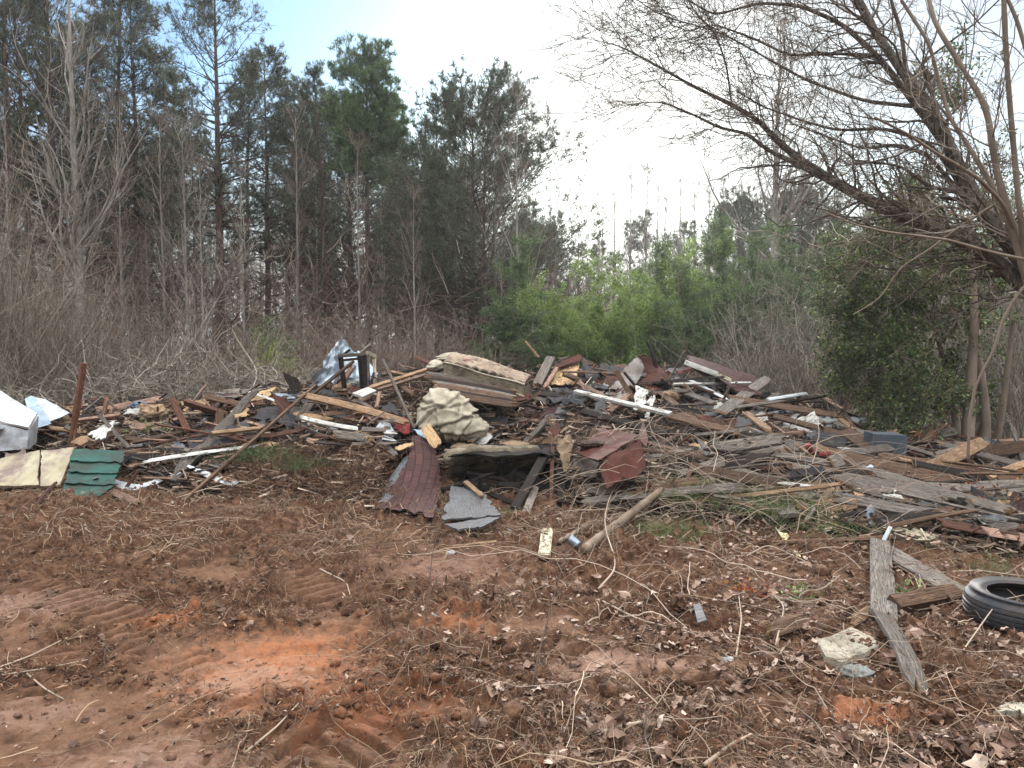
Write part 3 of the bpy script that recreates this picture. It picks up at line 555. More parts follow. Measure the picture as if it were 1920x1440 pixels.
Sh([(58, 742, 9.9), (84, 748, 9.9), (130, 772, 9.6), (92, 792, 9.4)], 'whited', 'slanted dirty white panel between the washing machine and the rusty post', 'sheet_metal', 'sheet metal', crumple=0.02, t=0.008)
Sh([(-40, 868, 8.4), (76, 845, 8.25), (74, 912, 7.75), (-40, 913, 7.8)], 'cream', 'mud-stained cream panel at far left, left half of the pair', 'cream_panel', 'panel', jag=0.02, nz=0.006, mat2='cream', t=0.02)
Sh([(78, 845, 8.2), (142, 839, 8.2), (112, 912, 7.7), (75, 913, 7.7)], 'cream', 'cream panel with a dark stain leaning against green siding', 'cream_panel', 'panel', jag=0.015, nz=0.006, t=0.02)
Sh([(10, 850, 8.6), (45, 838, 8.7), (50, 850, 8.5), (10, 862, 8.5)], 'cream', 'small rounded yellowish panel corner behind the cream panels', 'panel_corner', 'panel', bulge=(0.05, 0))
gs = thing('green_siding', P(175, 925, 7.9), 'dark green lapped siding panel lying at the left foot of the heap', 'siding')
for i in range(4):
    y0, y1 = 842 + i * 21, 842 + (i + 1) * 21 + 4; Ya = 8.5 - i * 0.17; j = (0, 18, -4, -34)[i]
    Ya -= .3; sheet_mb([P0(135 - i * 5, y0, Ya), P0(234 - (0, 4, 14, 12)[i], y0 + 2, Ya), P0(236 - (2, 14, 12, 50)[i], y1 + 2, Ya - 0.24), P0(128 - i * 4, y1 - 2, Ya - 0.24)], 0.012, 22, 6, 0.01, 4, 0.035).build('siding_board', [M['green'], M['green']], gs)
def strip(pts, w, mat, label, name, cat, t=0.005, face=(0, -.5, .85), curl=0.0, k=None):
    """bent strip following several points"""
    pp = np.array([pt(p) for p in pts]); n = 40; s = np.linspace(0, len(pp) - 1, n)
    c = np.stack([np.interp(s, range(len(pp)), pp[:, i]) for i in range(3)], 1)
    for _ in range(6): c[1:-1] = (c[:-2] + c[2:] + 2 * c[1:-1]) / 4
    T = nrm(np.gradient(c, axis=0)); f = np.asarray(face, float); S = nrm(np.cross(T, f)); F = np.cross(S, T)
    ww = np.interp(s, np.linspace(0, len(pp) - 1, len(w)), w) if isinstance(w, (list, tuple)) else np.full(n, w)
    v = np.linspace(-.5, .5, 5); arch = curl * (0.25 - v ** 2) * 4
    top = c[:, None, :] + S[:, None, :] * (ww[:, None] * v[None])[..., None] + F[:, None, :] * (arch[None, :, None] + 0.006 * (rng.random((n, 5, 1)) - .5))
    L = np.concatenate([[0], np.cumsum(np.linalg.norm(np.diff(c, axis=0), axis=1))])
    mb = MB(); slab(mb, top + F[:, None] * t / 2, top - F[:, None] * t / 2, np.stack([np.repeat(L[:, None], 5, 1), ww[:, None] * v[None]], -1), n - 1, 4)
    return tag(mb.build(name, [M[mat], M[mat]], k), label, cat) if k is None else mb.build(name, [M[mat], M[mat]], k)
strip([(178, 896, 7.7), (205, 914, None, .07), (250, 926, None, .06), (300, 915, None, .08), (335, 888, 8.1)], [0.05, 0.09, 0.10, 0.08, 0.05], 'whitem', 'curved white metal strip at the foot of the green siding', 'trim_strip', 'strip')
strip([(352, 887, None, .08), (395, 903, None, .06), (443, 917, None, .05)], [0.03, 0.08, 0.10], 'whitem', 'short white metal strip on the soil beside the long dark pole', 'trim_strip', 'strip')
Bd((345, 945, None, .03), (592, 722, 9.8), 0.034, 0.034, 'brown', 'long dark pole slanting from the soil up across the left heap', 'pole', 'pole', nz=0.002)
Bd((133, 835, 9.0), (157, 681, 9.0), 0.045, 0.07, 'rust', 'rusty iron post standing upright near the left end of the heap', 'iron_post', 'post', nz=0.002, twist=0.5)
Bd((138, 840, 9.0), (150, 715, 9.12), 0.03, 0.03, 'rust', 'thin rusty rod beside the upright rusty post', 'iron_rod', 'rod')
Bd((352, 808, 8.9), (321, 745, 9.1), 0.075, 0.05, 'red', 'short square reddish post tilting left in the left heap', j1=0.03)
Bd((425, 778, 9.3), (345, 754, 9.5), 0.05, 0.09, 'red', 'reddish board reaching left from the twisted grey board', j1=0.02)
Bd((186, 778, 9.0), (242, 840, 8.6), 0.045, 0.02, 'grey', 'narrow grey strip crossing the peeling white triangle', 'lath', 'lath')
Sh([(160, 815, 8.75), (200, 792, 9.0), (224, 786, 9.0), (192, 829, 8.55)], 'whitewood', 'peeling white triangular plywood in the left heap', 'plywood_piece', 'plywood', jag=0.06, mat2='fresh')
Sh([(128, 832, 8.6), (155, 815, 8.8), (185, 822, 8.7), (150, 838, 8.5)], 'tan', 'torn brown plywood under the peeling white triangle', 'plywood_piece', 'plywood', jag=0.08, mat2='fresh')
Bd((148, 788, 9.2), (228, 778, 9.2), 0.05, 0.04, 'pink', 'pale board just right of the rusty post', j1=0.04)
Bd((195, 776, 9.7), (201, 745, 9.7), 0.055, 0.03, 'pink', 'short pinkish stub standing near the rusty post', j1=0.05)
Bd((208, 775, 9.6), (212, 762, 9.6), 0.06, 0.03, 'pink', 'tiny broken pale stub left of the tan foam', j1=0.05)
Bd((160, 770, 9.9), (193, 744, 9.9), 0.035, 0.03, 'grey', 'thin grey stick leaning behind the rusty post', 'lath', 'lath')
strip([(480, 733, 9.7), (462, 748, 9.5), (445, 772, 9.2), (420, 800, 9.0), (390, 832, 8.8), (345, 868, 8.6), (325, 905, 8.2)], [0.09, 0.12, 0.12, 0.18, 0.17, 0.16, 0.06], 'grey', 'long twisted grey plank curving down the left heap', 'twisted_plank', 'plank', t=0.02, curl=0.03)
def lump(px, py, rad, mat, label, name, cat, lift=0.05, Y=None, **k):
    c = P(px, py, Y) if Y else hit(px, py, lift); return tag(blob_mb(c, rad, **k).build(name, M[mat], smooth=True), label, cat)
lump(292, 786, (0.2, 0.15, 0.13), 'insul', 'ragged lump of tan foam in the left heap', 'foam_lump', 'foam', nz=0.45, f=5)
lump(272, 775, (0.1, 0.08, 0.08), 'insul', 'small pale tuft of foam left of the tan foam lump', 'foam_tuft', 'foam', nz=0.5, f=6)
lump(262, 768, (0.12, 0.1, 0.06), 'bluec', 'dark blue crumpled cloth beside the tan foam', 'crumpled_cloth', 'cloth', nz=0.5, f=6)
Sh([(235, 795), (315, 800), (300, 815), (225, 808)], 'pink', 'flat pale board below the tan foam lump', 'plywood_piece', 'plywood', jag=0.05, mat2='fresh')
Sh([(430, 770, 9.2), (468, 764, 9.4), (470, 782, 9.2), (440, 786, 9.0)], 'osb', 'torn orange plywood square below the twisted plank top', 'plywood_piece', 'plywood', jag=0.05, mat2='fresh')
Sh([(345, 812, 8.7), (440, 795, 9.0), (450, 830, 8.8), (360, 850, 8.5)], 'tar', 'black tar paper sheet sagging behind the twisted plank', 'tar_paper', 'tar paper', crumple=0.05)
# roofing heap at the back left with the steel sheets
Sh([(375, 752, 10.6), (425, 728, 10.8), (510, 728, 10.8), (430, 752, 10.4)], 'grey', 'weathered roof decking sheet at the back of the left heap', 'decking_sheet', 'decking', jag=0.1, nz=0.05)
Sh([(395, 765, 10.2), (420, 735, 10.5), (448, 735, 10.5), (435, 772, 10.0)], 'shingd', 'maroon roofing scrap under the grey roof decking', 'roofing_scrap', 'roofing scrap', jag=0.05)
Sh([(510, 735, 10.4), (560, 732, 10.4), (562, 752, 10.2), (515, 755, 10.2)], 'galv', 'small bent steel sheet left of the tall steel sheet', 'steel_sheet', 'steel sheet', crumple=0.04, jag=0.03)
Bd((468, 735, 10.3), (540, 760, 10.1), 0.04, 0.02, 'whitewood', 'thin pale lath lying across the small bent steel sheet', 'lath', 'lath')
tall = thing('steel_sheet', P(640, 730, 10.6), 'tall crumpled galvanised steel sheet rising to a point behind the window frame', 'steel sheet')
sheet_mb([P(612, 722, 10.7), P(604, 678, 10.7), P(641, 626, 10.9), P(668, 660, 10.9)], 0.006, 26, 22, 0.05, 5, 0.03, crumple=0.06).build('upper_fold', M['galv'], tall)
sheet_mb([P(588, 722, 10.4), P(583, 700, 10.4), P(640, 668, 10.7), P(636, 722, 10.5)], 0.006, 26, 20, 0.06, 5, 0.04, crumple=0.09).build('left_fold', M['galv'], tall)
sheet_mb([P(635, 724, 10.75), P(640, 665, 10.85), P(672, 655, 10.9), P(722, 716, 10.7)], 0.006, 20, 16, 0.03, 5, 0.03, crumple=0.04).build('right_fold', M['galv'], tall)
wf = thing('window_frame', P(660, 725, 10.2), 'charred dark window frame standing open in front of the steel sheet', 'window frame')
def bar(a, b, w, t, mat, parent, name, **k): return board_mb(pt(a), pt(b), w, t, nz=0.002, **k).build(name, [M[mat], M[mat]], parent)
bar((646, 728, 10.2), (638, 664, 10.2), .06, .06, 'dark', wf, 'side_post', face=(0, -1, 0)); bar((679, 724, 10.2), (674, 668, 10.2), .05, .06, 'dark', wf, 'side_post', face=(0, -1, 0))
bar((634, 667, 10.2), (690, 664, 10.2), .05, .08, 'grey', wf, 'top_rail', face=(0, -1, 0)); bar((640, 676, 10.22), (676, 672, 10.22), .035, .06, 'red', wf, 'inner_rail', face=(0, -1, 0))
sheet_mb([P(678, 668, 10.16), P(690, 664, 10.14), P(694, 722, 10.1), P(681, 724, 10.14)], 0.02, 6, 14, 0.01, 4).build('jamb_panel', [M['dark'], M['dark']], wf)
bar((692, 724, 10.12), (690, 664, 10.14), .03, .05, 'grey', wf, 'side_post'); bar((703, 722, 10.6), (702, 668, 10.6), .045, .05, 'creamwood', wf, 'side_post'); bar((689, 662, 10.15), (703, 668, 10.6), .04, .06, 'creamwood', wf, 'top_rail')
bar((694, 722, 10.2), (703, 694, 10.5), .03, .03, 'dark', wf, 'brace')
Bd((585, 740, 9.9), (665, 676, 10.0), 0.05, 0.03, 'brown', 'brown board leaning through the open window frame', j1=0.03)
Bd((676, 662, 10.8), (695, 646, 10.8), 0.05, 0.03, 'grey', 'grey stick poking up behind the window frame', 'lath', 'lath')
Bd((640, 668, 10.7), (656, 655, 10.7), 0.03, 0.03, 'dark', 'thin dark stick on the steel sheet fold', 'lath', 'lath')
Sh([(540, 735, 10.0), (600, 722, 10.2), (640, 735, 10.0), (590, 765, 9.7)], 'tar', 'black roofing felt slumped below the steel sheet', 'tar_paper', 'tar paper', crumple=0.06, jag=.05)
for i in range(5): Bd((598 + i * 11, 738 + i * 2, 9.95), (612 + i * 13, 762 - i, 9.6), 0.07, 0.02, 'dark', 'slim dark slat in the row beneath the steel sheet', 'slat', 'slat', 'dark slats beneath the steel sheet', j1=0.03)
Sh([(660, 738, 9.6), (690, 727, 9.8), (706, 733, 9.8), (680, 745, 9.5)], 'whitewood', 'small pale grey board in front of the window frame', 'plywood_piece', 'plywood', t=0.03, mat2='fresh')
lump(645, 738, (.16, .12, .09), 'insul', 'torn brown cushion foam in front of the window frame', 'foam_lump', 'foam', nz=.35, f=5); lump(665, 728, (.14, .1, .06), 'wool', 'pale grey wool tuft at the foot of the window frame', 'wool_tuft', 'insulation', nz=.5, f=6)
Bd((690, 728, 9.9), (812, 689, 10.6), 0.06, 0.035, 'tan', 'long pale board rising from the window frame toward the quilted mattress', j0=0.05)
Bd((705, 732, 9.8), (812, 699, 10.4), 0.05, 0.04, 'pink', 'pinkish board just below the long pale board by the mattress', j0=0.04)
Bd((742, 717, 10.2), (774, 740, 9.8), 0.06, 0.03, 'brown', 'short brown board crossing under the pale boards', j1=0.03)
Bd((777, 804, 9.0), (718, 674, 9.6), 0.036, 0.036, 'grey', 'dark weathered stake leaning left beside the beige bag', 'stake', 'stake', nz=.003)
Bd((706, 765, 9.5), (712, 735, 9.7), 0.05, 0.04, 'pink', 'short pale upright stub left of the dark stake', j1=.04)
Sh([(714, 770, 9.2), (733, 748, 9.4), (745, 768, 9.2), (750, 780, 9.1)], 'tar', 'black slate-like scrap behind the dark stake', 'slate_scrap', 'slate', jag=.03)
# middle of the left heap
LB = [((590, 756), (625, 776), .06, 'tan', 'orange-brown block end pointing right in the middle left heap'), ((430, 800), (560, 783), .07, 'red', 'long reddish board lying level in the middle left heap'),
 ((512, 760), (560, 792), .07, 'tan', 'tan board slanting down right between the pole and the black felt'), ((555, 790), (600, 762), .05, 'brown', 'brown board slanting up right beside the orange-brown block'),
 ((640, 765), (700, 752), .06, 'pink', 'pale plank below the cushion foam'), ((600, 785), (745, 778), .08, 'brown', 'wide brown board above the clear plastic tray'),
 ((662, 768), (700, 800), .03, 'pink', 'thin pale lath slanting toward the clear plastic tray'), ((520, 815), (640, 822), .07, 'dark', 'dark flat board in the shadow of the middle left heap'),
 ((436, 860), (470, 838), .04, 'tan', 'orange stick poking above the fern at the soil mound'), ((615, 790), (660, 792), .07, 'tar', 'black board edge left of the clear plastic tray'),
 ((625, 822), (735, 838), .10, 'grey', 'grey rounded board along the top of the soil mound'), ((690, 830), (735, 858, None, .02), .07, 'brown', 'brown board dropping from the grey board to the shingle sheet'),
 ((360, 770), (430, 795), .08, 'dark', 'dark board beneath the twisted grey plank'), ((440, 826), (505, 812), .05, 'red', 'reddish stick over the black tar paper'), ((300, 770), (345, 790), .06, 'brown', 'brown board right of the tan foam'),
 ((235, 762), (290, 755), .06, 'brown', 'brown board on the crest above the tan foam'), ((60, 828), (110, 812), .05, 'brown', 'brown stick right of the washing machine'), ((80, 790), (125, 800), .06, 'pink', 'pale board left of the rusty post'), ((70, 770, None, .1), (130, 778), .05, 'dark', 'dark board in front of the white panel'),
 ((85, 835), (108, 822), .05, 'tan', 'small tan wedge above the cream panel'), ((68, 840), (75, 818), .04, 'tan', 'small orange wedge beside the washing machine'), ((205, 925, None, .03), (262, 950, None, .03), .07, 'pink', 'broken pale stick with an orange end on the soil below the curved white strip'),
 ((62, 960, None, .02), (105, 905, 7.7), .05, 'red', 'small reddish stake leaning at the far left front'), ((235, 925, None, .05), (262, 878, 7.9), .03, 'red', 'thin reddish stick stuck up through the curved white strip'), ((290, 838), (350, 812), .05, 'brown', 'brown limb lying over the dark hollow right of the siding'),
 ((195, 842), (280, 846), .04, 'grey', 'thin grey board along the top of the green siding')]
for a, b, w, m, l in LB: Bd(a, b, w, 0.03, m, l, j0=0.04, j1=0.06, roll=rng.uniform(-.5, .5), bend=rng.uniform(-.02, .03))
Bd((470, 850), (520, 838), .10, .02, 'osb', 'small chipboard offcut above the fern', 'plywood_piece', 'plywood', j0=.05, j1=.05)
# beige bag, mattresses
bag = blob_mb([0, 0, 0], (1, 1, 1), 130, 90, nz=0.05, f=1.6); V = bag.V[0]; V = np.sign(V) * np.abs(V) ** .85; hN = np.clip((V[:, 2] + 1) / 2, 0, 1)
wx = .47 * (1 - .62 * hN ** 1.3); X_ = V[:, 0] * wx - .20 * hN + .06; Y_ = V[:, 1] * .36 * (1 - .45 * hN); Z_ = V[:, 2] * .31
dsp = .05 * fbm(X_ * 2.5, Z_ * 2.5 + Y_ * 2, 2)
wob = .10 * (fbm(X_ * 3 + 9, Z_ * 3 + 4, 3, 8) - .5)
for (ca, sa, off, dep, wd_) in ((-.35, .94, -.05, .045, .016), (.25, .97, .06, .035, .013), (-.6, .8, .14, .035, .014), (.9, .44, -.16, .05, .018), (.97, -.2, .10, .03, .012), (.1, .99, -.17, .04, .015), (-.8, .6, -.20, .03, .012), (.6, .8, .2, .03, .012), (-.2, .98, .12, .03, .01), (.5, .87, -.10, .025, .01)):
    q_ = ca * X_ + sa * Z_ - off + wob * (1 + dep * 20); dsp = dsp - dep * np.exp(-(q_ / wd_) ** 2) * np.clip(fbm(X_ * 4 + off * 30, Z_ * 4, 2) * 2.2 - .5, 0, 1) + dep * .55 * np.exp(-((q_ - wd_ * 2.2) / wd_ / 1.5) ** 2)
nn_ = nrm(V); bag.V[0] = np.stack([X_, Y_, Z_], 1) + nn_ * dsp[:, None] + P(848, 778, 9.15)
tag(bag.build('stuffed_bag', M['beige'], smooth=True), 'big stained beige cloth bundle slumped in the middle of the heap', 'cloth bundle')
Bd((797, 800, 8.55), (822, 838, 8.3), 0.13, 0.02, 'osb', 'narrow flaky chipboard piece in front of the beige bundle', 'chipboard_piece', 'chipboard', j1=.03, face=(0, -1, .2))
Sh([(775, 803, 8.9), (800, 806, 8.8), (806, 826, 8.5), (790, 818, 8.6)], 'bluepale', 'small pale blue plastic scrap at the left foot of the beige bundle', 'plastic_scrap', 'plastic scrap', crumple=.02)
lump(905, 812, (.08, .07, .10), 'beige', 'loose fold of beige cloth right of the beige bundle', 'cloth_fold', 'cloth', nz=.3)
def quilt_fn(u, v): return 0.024 * (np.abs(np.sin((u * 9 + v * 5) * math.pi)) ** .5 + np.abs(np.sin((u * 9 - v * 5) * math.pi)) ** .5)
mt = thing('quilted_mattress', P(910, 720, 10.3), 'stained quilted mattress lying on the crest of the heap', 'mattress')
A_, B_, C_, D_ = P(832, 682, 10.15), P(983, 724, 9.85), P(995, 712, 10.6), P(850, 668, 11.2)
dn = np.array([0, 0, -0.16])
sheet_mb([A_, B_, C_, D_], 0.02, 70, 40, 0.04, 2, 0, fn=lambda u, v: quilt_fn(u, v), bulge=(0.03, 0.03)).build('quilted_top', M['quilt'], mt, True)
sheet_mb([A_ + [0, -.015, .02], B_ + [0, -.015, .01], B_ + dn + [0, -.01, 0], A_ + dn + [0, -.01, 0]], 0.03, 40, 10, 0.02, 3, 0, uvs=4).build('side_band', M['tick'], mt, True)
sheet_mb([B_, C_, C_ + dn, B_ + dn], 0.03, 10, 8, 0.02).build('end_band', M['tick'], mt, True)
pipe = np.stack([A_ * (1 - s) + B_ * s + [0, -.03, .02 + 0.01 * math.sin(s * 9)] for s in np.linspace(0, 1, 30)]); tubes(MB(), pipe, np.full(30, .012), 8).build('piping', M['beige'], mt, True)
pipe2 = pipe + dn * 1.0; tubes(MB(), pipe2, np.full(30, .012), 8).build('piping', M['beige'], mt, True)
sheet_mb([P(868, 686, 10.3) + [0, 0, .08], P(880, 688, 10.25) + [0, 0, .08], P(881, 684, 10.4) + [0, 0, .08], P(869, 683, 10.4) + [0, 0, .08]], 0.004, 3, 3, 0).build('label', M['redc'], mt)
strip([(872, 710, None, .02), (912, 722, None, .03), (965, 738, None, .0)], 0.09, 'redc', 'faded red cloth squeezed beneath the quilted mattress', 'cloth_strip', 'cloth')
lump(850, 672, (.26, .2, .08), 'beige', 'pale cloth folded on the rear edge of the quilted mattress', 'cloth_fold', 'cloth', nz=.3, Y=10.9); lump(818, 688, (.14, .2, .09), 'beige', 'beige cloth end left of the quilted mattress', 'cloth_fold', 'cloth', nz=.25, Y=10.4)
for i in range(7): Bd((788 + i * 6, 700 + i * 6, 10.1 - i * .12), (965 + i * 2, 732 + i * 5, 9.9 - i * .14), .12, .03, ['grey', 'brown', 'dark', 'grey', 'brown', 'dark', 'brown'][i], ['topmost', 'second', 'third', 'fourth', 'fifth', 'sixth', 'lowest'][i] + ' dirty layered board in the stack under the quilted mattress', 'layered_board', 'board', 'layered boards under the mattress', j0=.15, j1=.15, bend=rng.uniform(-.03, .03))
lm = thing('folded_mattress', P(920, 878, 8.2), 'old striped mattress edge jutting over the dark hollow', 'mattress')
L_ = np.linspace(0, 1, 40)
band = np.stack([P(832 + 180 * s, 860 - 7 * math.sin(s * math.pi) - 9 * s, 8.05 + .1 * s) for s in L_]); rad_ = 0.085 + 0.015 * np.sin(L_ * 7) - 0.03 * (L_ < .05); rad_[-1] = .05; rad_[0] = .04
tb = tubes(MB(), band, rad_, 22, cap=True); v = tb.V[0]; rg = v[:880].reshape(40, 22, 3); rg[:, ::3] = band[:, None] + (rg[:, ::3] - band[:, None]) * .86; rg += (.008 * (rng.random((40, 1, 1)) - .5)); v[:880] = rg.reshape(-1, 3); v[:, 1] = 8.1 + (v[:, 1] - 8.1) * 1.5; tb.V[0] = v; tb.U[0] = tb.U[0] * 6; tb.build('ribbed_edge', M['tick'], lm, True)
sheet_mb([P(832, 856, 8.1), P(1005, 846, 8.2), P(985, 835, 9.0), P(850, 838, 9.0)], 0.05, 30, 14, 0.06, 3, crumple=.03).build('cover', M['cloth'], lm, True)
sheet_mb([P(833, 872, 8.15), P(1000, 862, 8.2), P(960, 900, 8.7), P(840, 905, 8.6)], 0.02, 24, 12, 0.05, 3, .08).build('torn_cover', M['cloth'], lm, True)
sheet_ = Sh([(838, 862, 7.6), (1045, 856, 7.65), (1050, 835, 9.1), (835, 838, 9.1)], 'char_shade', 'added black sheet sagging over the dark hollow to shade it', 'shade_sheet', 'tar paper', crumple=.04, jag=.05)  # added overhang that keeps light out of the hollow
# hanging shingle sheet and grey panel
def sagf(u, v): return 0.0 * u
ss = thing('shingle_sheet', P(780, 955, 7.6), 'large red-brown shingle sheet draped down the front of the heap', 'roof shingles')
n_u, n_v = 22, 40
vv_ = np.linspace(0, 1, n_v + 1); cen = np.interp(vv_, [0, .3, .6, 1], [790, 795, 785, 762]); hw = np.interp(vv_, [0, .3, .45, .7, 1], [17, 28, 36, 47, 52]); yr = np.interp(vv_, [0, .3, .6, 1], [822, 868, 912, 962]); Yd = np.interp(vv_, [0, .25, .6, 1], [8.75, 8.25, 7.75, 7.05])
cen_s = np.convolve(np.pad(cen, 4, 'edge'), np.ones(9) / 9, 'valid'); top = np.zeros((n_v + 1, n_u + 1, 3))
for i in range(n_v + 1):
    for j in range(n_u + 1):
        s = j / n_u * 2 - 1; px = cen_s[i] + hw[i] * s; dpx = 6 * (rng.random() - .5) if abs(s) > .99 else 0; e = (10 * rng.random() if i == n_v else 0) + (8 * s if i == n_v else 6 * s * vv_[i])
        q = P(px + dpx, yr[i] + e, Yd[i] - 0.10 * (1 - s * s) + 0.06 * s); q[2] += .035; top[i, j] = q
V0 = np.cumsum(np.concatenate([[0], np.linalg.norm(np.diff(top[:, n_u // 2], axis=0), axis=1)])); U0 = (np.linspace(-1, 1, n_u + 1)[None] * hw[:, None] * 8 / FPX)
mb = MB(); slab(mb, top, top + [0, .02, -.015], np.stack([np.broadcast_to(V0[:, None], U0.shape), U0], -1), n_v, n_u); mb.build('shingle_face', [M['shing'], M['tar']], ss)
strip([(770, 860, 8.3), (750, 895, 8.0), (735, 930, 7.6), (716, 950, 7.2)], [0.14, .2, .2, .1], 'greypl', '', 'curled_edge', '', t=.02, curl=.04, k=ss)
Sh([(838, 998, 6.72), (824, 990, 6.6), (857, 930, 7.15), (884, 928, 7.3)], 'greypl', '', 'tmp', 'x') if False else None
gpn = thing('plywood_sheet', P(880, 990, 6.8), 'slate grey plywood sheet lying at the front of the dark hollow', 'plywood')
U5 = np.array([0, 0, .07]); sheet_mb([P(824, 997, 6.35) + U5, P(846, 937, 7.2) + U5 * 2, P(904, 950, 7.1) + U5 * 2, P(945, 981, 6.7) + U5], 0.015, 20, 16, 0.02, 2, 0.05).build('panel', [M['greypl'], M['tan']], gpn)
sheet_mb([P(824, 999, 6.34) + U5, P(945, 983, 6.69) + U5, P(905, 1003, 6.35) + U5 * .8, P(860, 1008, 6.3) + U5 * .8], 0.015, 20, 8, 0.01, 2, 0.03).build('front_corner', [M['greypl'], M['tan']], gpn)
board_mb(P(872, 934, 7.15) + U5 * 2.3, P(906, 961, 6.9) + U5 * 2, .045, .03, j0=.03, j1=.03).build('edge_batten', [M['tan'], M['fresh']], gpn)
Bd((765, 966, None, .02), (830, 966, None, .02), .06, .02, 'dark', 'dark flat strip at the foot of the shingle sheet')
# clear tray, red cloth
tr = thing('plastic_tray', P(722, 820, 8.8), 'clear cracked plastic tray tilted beside the red cloth', 'tray')
TA, TB_, TC_, TD = P(703, 804, 8.8), P(713, 790, 9.0), P(730, 793, 8.95), P(722, 812, 8.7)
sheet_mb([TA, TB_, TC_, TD], .006, 8, 8, .004).build('side', M['whited'], tr); sheet_mb([TD, TC_, P(742, 814, 8.75), P(736, 820, 8.65)], .006, 8, 8, .004).build('side', M['bluepale'], tr)
sheet_mb([P(718, 815, 8.64), P(737, 823, 8.6), P(744, 828, 8.55), P(716, 824, 8.58)], .006, 8, 5, .006).build('base', M['whited'], tr)
Sh([(730, 801, 8.9), (752, 782, 9.1), (769, 785, 9.1), (768, 806, 8.8)], 'redc', 'red cloth scrap between the plastic tray and the dark stake', 'red_cloth', 'cloth', crumple=.06)
Sh([(735, 838, 8.25), (778, 824, 8.45), (776, 834, 8.3), (745, 845, 8.1)], 'osb', 'pale broken chipboard hanging over the shingle sheet', 'chipboard_piece', 'chipboard', jag=.05, mat2='fresh')
# crest in the middle
Bd((1007, 722, 10.3), (1033, 670, 10.6), .13, .04, 'grey', 'thick weathered grey plank leaning right on the crest beside the mattress', 'plank', 'plank', face=(-.4, -1, .2), j0=.03)
Bd((1020, 730, 10.25), (1044, 690, 10.5), .06, .04, 'pink', 'split pinkish board behind the thick grey crest plank', j0=.06)
Bd((985, 640, 11.0), (1010, 670, 10.9), .035, .02, 'tan', 'thin pale lath sticking up on the crest, leaning left', 'lath', 'lath'); Bd((985, 672, 11.2), (962, 628, 11.2), .03, .02, 'tan', 'thinner crossed lath beside the pale lath on the crest', 'lath', 'lath') if False else None
Sh([(1030, 722, 10.6), (1036, 690, 10.9), (1090, 668, 10.9), (1078, 722, 10.4)], 'osb', 'brown underside of a roof piece on the crest behind the grey plank', 'roof_piece', 'roof piece', jag=.04, mat2='dark')
Sh([(1036, 694, 10.6), (1040, 680, 10.8), (1088, 664, 10.8), (1092, 672, 10.6)], 'brownm', 'red-brown metal edge flap above the grey crest plank', 'metal_flap', 'metal sheet', crumple=.02)
Sh([(1088, 670, 10.9), (1096, 668, 11.1), (1140, 716, 10.7), (1105, 720, 10.5)], 'tar', 'black collapsed roofing felt on the crest left of the curved tin', 'tar_paper', 'tar paper', crumple=.08)
Sh([(1105, 688, 10.9), (1175, 682, 11.2), (1170, 712, 10.6), (1125, 722, 10.4)], 'brownm', 'red-brown steel sheet behind the curved tin', 'metal_sheet', 'metal sheet', crumple=.05)
Sh([(1120, 750, 10.0), (1112, 742, 10.0), (1140, 708, 10.4), (1143, 722, 10.2)], 'tin', 'dark bent metal tongue left of the curved tin', 'metal_sheet', 'metal sheet', crumple=.02)
ct = thing('curved_tin', P(1170, 755, 10.1), 'curled sheet of stained old tin arching up on the crest', 'tin sheet')
def tinpatch(rows, name, mat):
    a = np.array([[P(*q) for q in r] for r in rows]); nu = 24; nv = 14
    u = np.linspace(0, a.shape[0] - 1, nu + 1); v = np.linspace(0, a.shape[1] - 1, nv + 1)
    g = np.zeros((nu + 1, nv + 1, 3))
    for c in range(3):
        t_ = np.stack([np.interp(u, range(a.shape[0]), a[:, j, c]) for j in range(a.shape[1])], 1); g[..., c] = np.stack([np.interp(v, range(a.shape[1]), t_[i]) for i in range(nu + 1)])
    for _ in range(4): g[1:-1] = (g[:-2] + g[2:] + 2 * g[1:-1]) / 4; g[:, 1:-1] = (g[:, :-2] + g[:, 2:] + 2 * g[:, 1:-1]) / 4
    g += 0.012 * (rng.random(g.shape) - .5); mb = MB(); uvg = np.stack(np.meshgrid(u, v, indexing='ij'), -1) * .3; slab(mb, g, g + [0, .008, .003], uvg, nu, nv); mb.build(name, [M[mat], M[mat]], ct, True)
tinpatch([[(1125, 752, 9.9), (1160, 758, 9.8), (1178, 752, 9.9)], [(1148, 722, 10.1), (1172, 728, 10.0), (1190, 725, 10.1)], [(1168, 692, 10.3), (1190, 700, 10.2), (1202, 705, 10.2)], [(1195, 668, 10.5), (1205, 678, 10.3), (1208, 690, 10.2)]], 'front_curl', 'tin')
tinpatch([[(1195, 667, 10.5), (1204, 680, 10.6), (1204, 700, 10.5)], [(1213, 666, 10.8), (1225, 685, 10.8), (1232, 700, 10.6)], [(1228, 678, 11.0), (1240, 690, 11.0), (1262, 718, 10.6)]], 'rear_curl', 'brownm')
tinpatch([[(1198, 718, 10.3), (1215, 735, 10.2), (1225, 745, 10.1)], [(1215, 700, 10.5), (1240, 712, 10.4), (1255, 722, 10.3)], [(1230, 697, 10.6), (1255, 706, 10.5), (1264, 722, 10.4)]], 'lower_flap', 'brownm')
Bd((1230, 690, 10.8), (1212, 640, 10.9), .05, .05, 'dark', 'charred pointed stick rising behind the curled tin', 'stake', 'stake', taper=.4, bend=.04)
Bd((1190, 722, 9.9), (1170, 698, 10.0), .03, .03, 'dark', 'short dark stick leaning on the curled tin', 'lath', 'lath')
Sh([(1186, 770, 9.45), (1190, 720, 9.75), (1217, 732, 9.7), (1209, 776, 9.35)], 'whitewood', 'white flaking board standing on end right of the curled tin', 'siding_piece', 'siding', jag=.04, t=.02)
